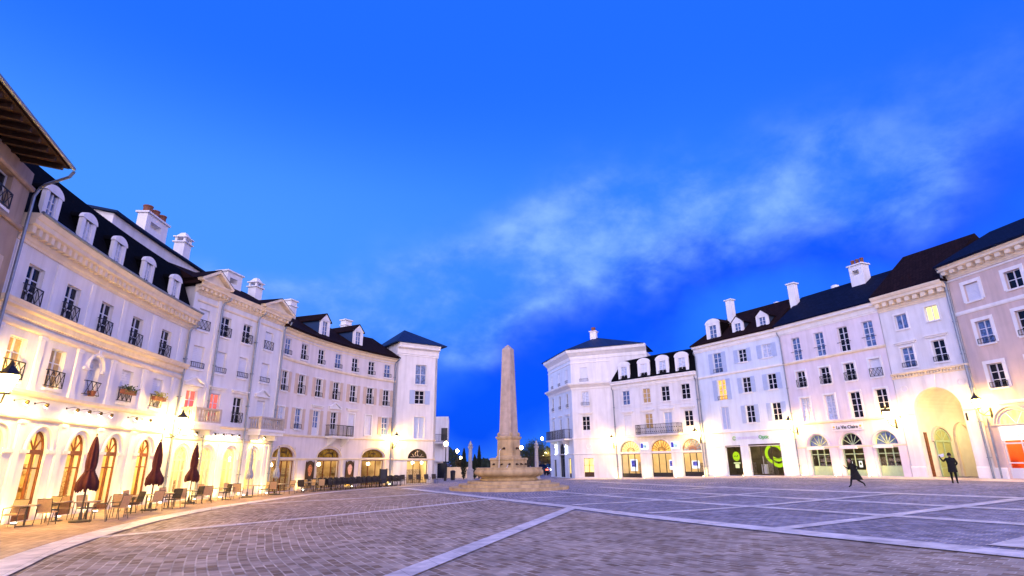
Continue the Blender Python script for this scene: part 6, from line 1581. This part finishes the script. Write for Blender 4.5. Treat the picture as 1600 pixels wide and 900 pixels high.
M_COATB = mat('black_wool_coat', (.010, .009, .009), .9, .3, 12); M_TROUS = mat('dark_trousers', (.014, .012, .013), .9, .3, 12); M_SKIN = mat('skin', (.42, .24, .16), .6, .1, 10); M_HAIR = mat('dark_hair', (.012, .008, .006), .6, .3, 20); M_SHOE = mat('dark_shoe', (.01, .008, .007), .4, .2, 9)
def hand(joints, bones, wrist, wp, d, side):
    """palm and five short fingers grown from the wrist along d"""
    d = Vector(d).normalized(); s_ = Vector(side).normalized(); wp = Vector(wp)
    joints[wrist+'_palm'] = (wp+d*.07, (.030, .018)); bones.append((wrist, wrist+'_palm'))
    for k, (off_, ln) in enumerate(((-.028, .075), (-.010, .085), (.010, .08), (.027, .065))):
        joints[f'{wrist}_f{k}'] = (wp+d*(.10)+s_*off_, .010); joints[f'{wrist}_g{k}'] = (wp+d*(.10+ln)+s_*off_*1.2-Vector((0, 0, .012)), .007); bones += [(wrist+'_palm', f'{wrist}_f{k}'), (f'{wrist}_f{k}', f'{wrist}_g{k}')]
    joints[wrist+'_t0'] = (wp+d*.05-s_*.04, .011); joints[wrist+'_t1'] = (wp+d*.095-s_*.055, .008); bones += [(wrist+'_palm', wrist+'_t0'), (wrist+'_t0', wrist+'_t1')]
def head_mesh(c, face, r=.105):
    """egg-shaped head with nose, brow, ears; face = direction"""
    mb = MB(); f = Vector(face).normalized(); s_ = f.cross(Vector((0, 0, 1))).normalized(); n, rings = 16, 12; base = 0
    for i in range(rings+1):
        t = -math.pi/2+math.pi*i/rings; z = math.sin(t)*r*1.22
        for k in range(n):
            a = 2*math.pi*k/n; rr = math.cos(t)*r*(1.0 if z > -.03 else 1-.22*min(1, (-z-.03)/.09)); x = math.cos(a)*rr*1.08; y = math.sin(a)*rr*.86
            if math.cos(a) > .9 and -.035 < z < .02: x += .022*(1-abs(z+.012)/.04)
            if math.cos(a) > .6 and abs(math.sin(a)) > .2 and .0 < z < .03: x -= .008
            p = c+f*x+s_*y+Vector((0, 0, z)); mb.v.append(tuple(p))
    for i in range(rings):
        for k in range(n): mb.f.append((i*n+k, i*n+(k+1) % n, (i+1)*n+(k+1) % n, (i+1)*n+k))
    for sg in (-1, 1): e = c+s_*sg*r*.88; mb.tube([e-Vector((0, 0, .03)), e+s_*sg*.012, e+Vector((0, 0, .03))], [.012, .018, .012], 6)
    return mb
def person(name, loc, rotz, label, J, Bc, Bt, face, hairlen=.0, scale=.8):
    r = empty(name, loc, label, 'person'); r.rotation_euler = (0, 0, rotz); r.scale = (scale,)*3
    bd = skin_body('body', J, Bc, 'pelvis', M_COATB, r)
    hc = Vector(J['head'][0])+Vector((0, 0, .02)); hm = head_mesh(hc, face); h = hm.build('head', M_SKIN, None, True); h.parent = r
    mb = MB(); f = Vector(face).normalized(); n = 14
    for i in range(8):
        t = -.35+(math.pi/2+.35)*i/7
        for k in range(n):
            a = 2*math.pi*k/n; s_ = f.cross(Vector((0, 0, 1))); front_ = math.cos(a) > .35 and t < .75
            rr = (.100 if i == 0 else math.cos(t)*.112)*(1 if not front_ else .80); z = math.sin(t)*.14-(hairlen*(1 if math.cos(a) < 0 else .3) if i == 0 else 0); mb.v.append(tuple(hc+f*(math.cos(a)*rr*1.06-.008)+s_*(math.sin(a)*rr*.92)+Vector((0, 0, z+.006))))
    for i in range(7):
        for k in range(n): mb.f.append((i*n+k, i*n+(k+1) % n, (i+1)*n+(k+1) % n, (i+1)*n+k))
    mb.f.append(tuple(7*n+k for k in range(n))); hr = mb.build('hair', M_HAIR, None, True); hr.parent = r
    return r
# man seen from behind, left arm lifted with a white paper, walking to the archway
J = {'pelvis': ((0, 0, .93), (.15, .12)), 'belly': ((0, .0, 1.10), (.16, .12)), 'chest': ((0, .01, 1.32), (.185, .125)), 'neckb': ((0, .0, 1.47), (.085, .075)), 'neck': ((0, .015, 1.53), .055), 'head': ((0, .03, 1.63), .05),
     'shl': ((-.19, 0, 1.43), .075), 'ell': ((-.36, .06, 1.27), .056), 'wrl': ((-.46, .16, 1.46), .036), 'shr': ((.19, 0, 1.43), .075), 'elr': ((.29, -.03, 1.17), .058), 'wrr': ((.20, .15, 1.05), .037),
     'hipl': ((-.09, 0, .86), .105), 'knl': ((-.11, .09, .48), .068), 'anl': ((-.12, .04, .08), .045), 'tol': ((-.13, .20, .035), .035), 'hipr': ((.09, 0, .86), .105), 'knr': ((.10, .03, .47), .068), 'anr': ((.11, -.14, .10), .045), 'tor': ((.12, .02, .035), .035), 'hem': ((0, -.01, .72), (.17, .135))}
Bn = [('pelvis', 'belly'), ('belly', 'chest'), ('chest', 'neckb'), ('neckb', 'neck'), ('neck', 'head'), ('chest', 'shl'), ('shl', 'ell'), ('ell', 'wrl'), ('chest', 'shr'), ('shr', 'elr'), ('elr', 'wrr'), ('pelvis', 'hipl'), ('hipl', 'knl'), ('knl', 'anl'), ('anl', 'tol'), ('pelvis', 'hipr'), ('hipr', 'knr'), ('knr', 'anr'), ('anr', 'tor')]
del J['hem']
hand(J, Bn, 'wrl', J['wrl'][0], (-.25, .35, .9), (1, 0, 0)); hand(J, Bn, 'wrr', J['wrr'][0], (-.2, .6, -.5), (1, 0, 0))
px, py = 21.05, 28.1
man = person('person', (px, py, g(px, py)+.012), R(-38), 'person in black coat seen from behind, arm raised with white paper, before the archway', J, Bn, None, (0, 1, 0))
def coat(parent, rings, m=M_COATB, n=16):
    mb = MB()
    for (cx_, cy_, z, rx, ry) in rings:
        for k in range(n): a = 2*math.pi*k/n; w_ = 1+.04*math.sin(5*a); mb.v.append((cx_+rx*math.cos(a)*w_, cy_+ry*math.sin(a)*w_, z))
    for i in range(len(rings)-1):
        for k in range(n): mb.f.append((i*n+k, i*n+(k+1) % n, (i+1)*n+(k+1) % n, (i+1)*n+k))
    o = mb.build('coat', m, None, True); o.parent = parent; return o
coat(man, [(0, -.01, .66, .235, .19), (0, -.005, .8, .225, .18), (0, 0, .95, .205, .165), (0, 0, 1.12, .20, .155), (0, 0, 1.32, .225, .155), (0, 0, 1.44, .17, .11), (0, 0, 1.50, .08, .08)])
hp = man.matrix_basis @ Vector((-.52, .25, 1.60))
pp = empty('sheet_of_paper', (px, py, g(px, py)), 'white sheet held up by the person in the black coat', 'paper')
mb = MB(); a = Vector((math.cos(R(-38)), math.sin(R(-38)), 0)); mb.quad(hp-a*.04+Vector((0, 0, -.09)), hp+a*.20+Vector((0, 0, -.04)), hp+a*.21+Vector((0, 0, .11)), hp-a*.03+Vector((0, 0, .05))); o = mb.build('sheet', mat('white_paper', (.8, .8, .82), .7, .03, 5), pp)
sl = o.modifiers.new('thickness', 'SOLIDIFY'); sl.thickness = .004
# running person in a dark flared coat
J = {'pelvis': ((0, 0, .80), (.13, .11)), 'belly': ((.02, 0, .95), (.13, .11)), 'chest': ((.06, 0, 1.12), (.15, .115)), 'neckb': ((.09, 0, 1.24), (.07, .065)), 'neck': ((.11, 0, 1.29), .05), 'head': ((.14, 0, 1.39), .045),
     'shl': ((.06, .16, 1.20), .06), 'ell': ((-.14, .22, 1.04), .045), 'wrl': ((.02, .20, .90), .03), 'shr': ((.06, -.16, 1.20), .06), 'elr': ((.16, -.22, .98), .045), 'wrr': ((.34, -.17, 1.08), .03),
     'hipl': ((0, .08, .74), .095), 'knl': ((.26, .09, .52), .062), 'anl': ((.36, .09, .14), .04), 'tol': ((.49, .09, .06), .032), 'hipr': ((0, -.08, .74), .095), 'knr': ((-.14, -.09, .42), .062), 'anr': ((-.46, -.09, .22), .04), 'tor': ((-.50, -.09, .08), .032)}
Bn = Bn[:19] and [('pelvis', 'belly'), ('belly', 'chest'), ('chest', 'neckb'), ('neckb', 'neck'), ('neck', 'head'), ('chest', 'shl'), ('shl', 'ell'), ('ell', 'wrl'), ('chest', 'shr'), ('shr', 'elr'), ('elr', 'wrr'), ('pelvis', 'hipl'), ('hipl', 'knl'), ('knl', 'anl'), ('anl', 'tol'), ('pelvis', 'hipr'), ('hipr', 'knr'), ('knr', 'anr'), ('anr', 'tor')]
hand(J, Bn, 'wrl', J['wrl'][0], (.7, -.1, -.3), (0, 1, 0)); hand(J, Bn, 'wrr', J['wrr'][0], (.6, .1, .6), (0, 1, 0))
px, py = 16.5, 28.4
run = person('person', (px, py, g(px, py)+.0), R(178), 'person in dark flared coat running across the square before the green shop', J, Bn, None, (1, 0, 0), hairlen=.12, scale=.88)
coat(run, [(-.05, 0, .42, .33, .28), (-.03, 0, .58, .27, .23), (0, 0, .80, .20, .18), (.02, 0, .95, .165, .145), (.06, 0, 1.12, .175, .16), (.075, 0, 1.22, .13, .12), (.09, 0, 1.28, .07, .07)])

# ------------------------------------------------------------------ beyond the gap: garden wall, lamps, trees, cars
def street_lamp(x, y, h, label):
    r = empty('street_lamp', (x, y, 0), label, 'street lamp', 'street lamps beyond the square'); mb = MB(); c = Vector((x, y, 0))
    mb.lathe(c, [(.14, 0), (.12, .6), (.06, .8), (.045, h-.3)], 10); mb.build('post', M_IRON, r)
    mb = MB(); mb.lathe(c, [(.08, h-.2), (.17, h-.10), (.21, h+.05), (.16, h+.18), (.08, h+.26)], 12); mb.build('globe', M_COOL, r, True)
    mb = MB(); mb.lathe(c, [(.14, h+.26), (.10, h+.34), (.02, h+.4)], 12); mb.build('cap', M_IRON, r)
street_lamp(-8.0, 82, 3.3, 'bright globe street lamp beyond the square, left of the grey column and garden wall trees'); street_lamp(1.05, 80, 3.6, 'bright globe street lamp just right of the obelisk pedestal'); street_lamp(4.75, 96, 5.4, 'tall globe street lamp beside the corner pavilion balcony'); street_lamp(5.6, 100, 3.2, 'low globe street lamp beside the corner pavilion, below the tall one'); street_lamp(-9.9, 108, 2.6, 'distant small globe street lamp behind the bare shrubs'); street_lamp(-1.9, 120, 2.7, 'distant pinkish street lamp just left of the obelisk'); street_lamp(6.2, 118, 3.0, 'distant globe street lamp among autumn trees by the parked cars')
street_lamp(-7.0, 59.5, 3.6, 'slim street lamp at the right edge of the hip-roofed corner house')
lamp_point('garden_wall_light', (-5.9, 67.2, 1.6), 90, (1.0, .66, .3), .3)
FWL = Fac([(-10.5, 70.5), (-2.2, 70.5)])
B = empty('garden_wall', (-6, 70.5, 0), 'low warm-lit beige wall beyond the square, left of the fountain', 'wall'); mb = MB(); sweep(mb, FWL, 0, 6.2, [(0, -.2), (0, 1.15), (-.3, 1.15), (-.3, -.2)]); mb.build('wall', M_TRIM, B)
mb = MB(); sweep(mb, FWL, -.05, 6.25, [(.06, 1.151), (.06, 1.24), (-.36, 1.24), (-.36, 1.151)]); mb.build('coping', M_TRIM, B)
r = empty('litter_bin', (-6.75, 60.5, 0), 'small dark litter bin beside the slim lamp at the corner house', 'bin'); mb = MB(); mb.lathe(Vector((-6.3, 60.2, 0)), [(.22, .05), (.26, .8), (.28, .84), (.24, .9)], 12); mb.build('bin_body', M_IRON, r)
mb = MB(); mb.lathe(Vector((-6.3, 60.2, 0)), [(.29, .88), (.20, .98), (.02, 1.02)], 12); mb.build('lid', M_IRON, r)
M_BARK = mat('bark', (.05, .035, .028), .9, .3, 10); M_EVER = mat('dark_evergreen_leaf', (.012, .022, .012), .8, .4, 6); M_AUT = mat('autumn_leaf', (.10, .07, .02), .8, .5, 6); M_GREENL = mat('deep_green_leaf', (.03, .05, .018), .8, .4, 6)
def bare_tree(x, y, h, label, leaf=None, seed=1, spread=1.0, nleaf=260):
    rnd = random.Random(seed); r = empty('garden_tree', (x, y, 0), label, 'tree', 'trees beyond the square'); mb = MB(); tips = []
    def grow(p, d, l, rad, lv):
        q = p+d*l; mid = (p+q)/2+Vector((rnd.uniform(-.06, .06), rnd.uniform(-.06, .06), 0))*l; mb.tube([p, mid, q], [rad, rad*.85, rad*.65], 6 if lv < 2 else 4)
        tips.append((q, lv))
        if lv >= 5: return
        for k in range(rnd.choice((2, 3, 3) if lv else (4, 5))):
            a = rnd.uniform(0, 6.28); nd = (d+Vector((math.cos(a), math.sin(a), rnd.uniform(-.1, .5)))*rnd.uniform(.35, .75)*spread).normalized(); grow(q-d*l*rnd.uniform(0, .3), nd, l*rnd.uniform(.58, .82), rad*.58, lv+1)
    grow(Vector((x, y, -.1)), Vector((0, 0, 1)), h*.24, .012*h+.02, 0); mb.build('trunk', M_BARK, r)
    if leaf:
        mb = MB(); tt = [t for t in tips if t[1] >= 1]
        for k in range(nleaf):
            p = rnd.choice(tt)[0]+Vector((rnd.gauss(0, 1), rnd.gauss(0, 1), rnd.gauss(0, 1)))*h*.055; a = Vector((rnd.uniform(-1, 1), rnd.uniform(-1, 1), rnd.uniform(-1, 1))).normalized()*rnd.uniform(.05, .11); b = a.cross(Vector((rnd.uniform(-1, 1), rnd.uniform(-1, 1), rnd.uniform(-1, 1)))).normalized()*rnd.uniform(.03, .07)
            mb.quad(p-a, p-b, p+a, p+b)
        mb.build('crown', leaf, r)
def cypress(x, y, h, w_, label, seed):
    rnd = random.Random(seed); r = empty('cypress', (x, y, 0), label, 'tree', 'cypresses beside the grey column'); mb = MB(); mb.tube([(x, y, -.1), (x, y, h*.8)], [.09, .03], 6); mb.build('trunk', M_BARK, r); mb = MB()
    for k in range(900):
        t = rnd.random()**.8; z = .15+(h-.15)*t; rad = w_*(.55+.45*math.sin(min(1, t*2.2)*math.pi/2))*(1-t**3)*rnd.uniform(.55, 1.08); a = rnd.uniform(0, 6.28); p = Vector((x+math.cos(a)*rad, y+math.sin(a)*rad, z)); d = Vector((math.cos(a)*.4, math.sin(a)*.4, 1)).normalized()*rnd.uniform(.10, .2); b = d.cross(Vector((math.cos(a), math.sin(a), 0))).normalized()*.05
        mb.quad(p-d*.4, p+b, p+d, p-b)
    mb.build('crown', M_EVER, r)
cypress(-5.55, 64.5, 3.2, .36, 'narrow dark cypress left of the grey column', 3); cypress(-4.35, 64.5, 2.5, .38, 'narrow dark cypress right of the grey column', 4); cypress(-3.95, 66, 3.5, .30, 'taller thin cypress right of the grey column, a yellow lamp on it', 5)
for i, (x, y, h, lf, lb) in enumerate(((-9.6, 78, 3.6, None, 'bare shrub-like tree above the lit garden wall, leftmost'), (-8.4, 75, 3.2, None, 'small bare tree above the lit garden wall, second from left'), (-6.9, 77, 3.4, M_AUT, 'small russet tree above the lit garden wall, nearest the cypress'),
        (1.9, 84, 6.4, M_GREENL, 'tall thin dark tree right of the obelisk, by the globe lamp'), (3.0, 88, 7.2, M_GREENL, 'tallest dark tree behind the right grey column'), (4.1, 90, 6.6, M_GREENL, 'dark tree between the right column and the tall street lamp'), (5.0, 92, 5.4, M_AUT, 'yellowish lamp-lit tree next to the corner pavilion'), (5.9, 97, 4.2, M_AUT, 'low autumn tree behind the parked cars'), (2.4, 92, 5.2, None, 'bare tree between obelisk and right column'))):
    bare_tree(x, y, h, lb, lf, 20+i, .9, 1300 if lf else 0)
lamp_point('tree_light', (5.2, 89.5, 3.0), 260, (1.0, .62, .25), .3)
def car(x, y, rot, col, label, tail=True):
    r = empty('parked_car', (x, y, 0), label, 'car', 'cars beyond the fountain'); ca, sa = math.cos(rot), math.sin(rot)
    f2 = lambda u, o, z: Vector((x+u*ca-o*sa, y+u*sa+o*ca, z)); mb = MB()
    sec = [(-2.1, .45, .80), (-2.0, .35, .95), (-1.0, .32, 1.0), (.9, .32, .98), (1.9, .34, .86), (2.1, .45, .70)]
    for s0, s1 in zip(sec, sec[1:]):
        vs = [f2(s_[0], o, z) for s_ in (s0, s1) for o, z in ((-.82, s_[1]), (.82, s_[1]), (.86, (s_[1]+s_[2])/2), (.76, s_[2]), (-.76, s_[2]), (-.86, (s_[1]+s_[2])/2))]
        mb.add(vs, tuple((i, (i+1) % 6, 6+(i+1) % 6, 6+i) for i in range(6)))
    n = len(mb.v); mb.f.append(tuple(range(6))); mb.f.append(tuple(range(n-6, n)))
    mb.build('body', mat('car_paint_'+col, {'dark': (.02, .02, .025), 'silver': (.35, .36, .38)}[col], .25, .05, 3, spec=.6), r)
    mb = MB(); vs = [f2(u, o, z) for u, hw, z in ((-1.7, .72, .96), (1.0, .72, .96), (.35, .58, 1.42), (-1.2, .58, 1.42)) for o in (-hw, hw)]
    mb.add(vs, ((0, 2, 4, 6), (1, 7, 5, 3), (0, 1, 3, 2), (2, 3, 5, 4), (4, 5, 7, 6), (6, 7, 1, 0))); mb.build('cabin', M_DARKP, r)
    for u in (-1.3, 1.3):
        for o in (-.8, .8): mb = MB(); mb.tube([f2(u, o-.09, .32), f2(u, o+.09, .32)], .32, 14); mb.build('wheel', M_IRON, r)
    for o in (-.62, .62):
        mb = MB(); mb.box(f2, -2.14, -2.04, o-.14, o+.14, .66, .80); mb.build('tail_light', emat('red_tail_light', (1, .08, .04), 6), r)
        mb = MB(); mb.box(f2, 2.06, 2.13, o-.14, o+.14, .60, .74); mb.build('headlight', emat('white_headlight', (1, .95, .8), 10), r)
car(3.6, 80, R(95), 'dark', 'dark car with red tail lights behind the fountain, left of the pair near the pavilion'); car(5.6, 86, R(-80), 'silver', 'silver car with lit headlights beside the corner pavilion'); car(5.3, 92.5, R(180), 'dark', 'dark car parked crossways behind the silver car')
# dark distant wood closing the view, and a low hedge
rnd = random.Random(11); mb = MB()
for k in range(5200):
    x = rnd.uniform(-60, 70); y = 150+rnd.uniform(-6, 10); hh = 3.2+1.6*math.sin(x*.23)+1.1*math.sin(x*.71+1); z = rnd.random()**.7*max(1.2, hh); p = Vector((x, y, z)); a = Vector((rnd.uniform(-1, 1), rnd.uniform(-.4, .4), rnd.uniform(-1, 1))).normalized()*rnd.uniform(.3, .7); b = a.cross(Vector((0, 1, .2))).normalized()*rnd.uniform(.2, .5); mb.quad(p-a, p-b, p+a, p+b)
wd = mb.build('distant_wood', M_EVER); tag(wd, 'dark distant wood along the horizon beyond the square', 'wood', kind='stuff')
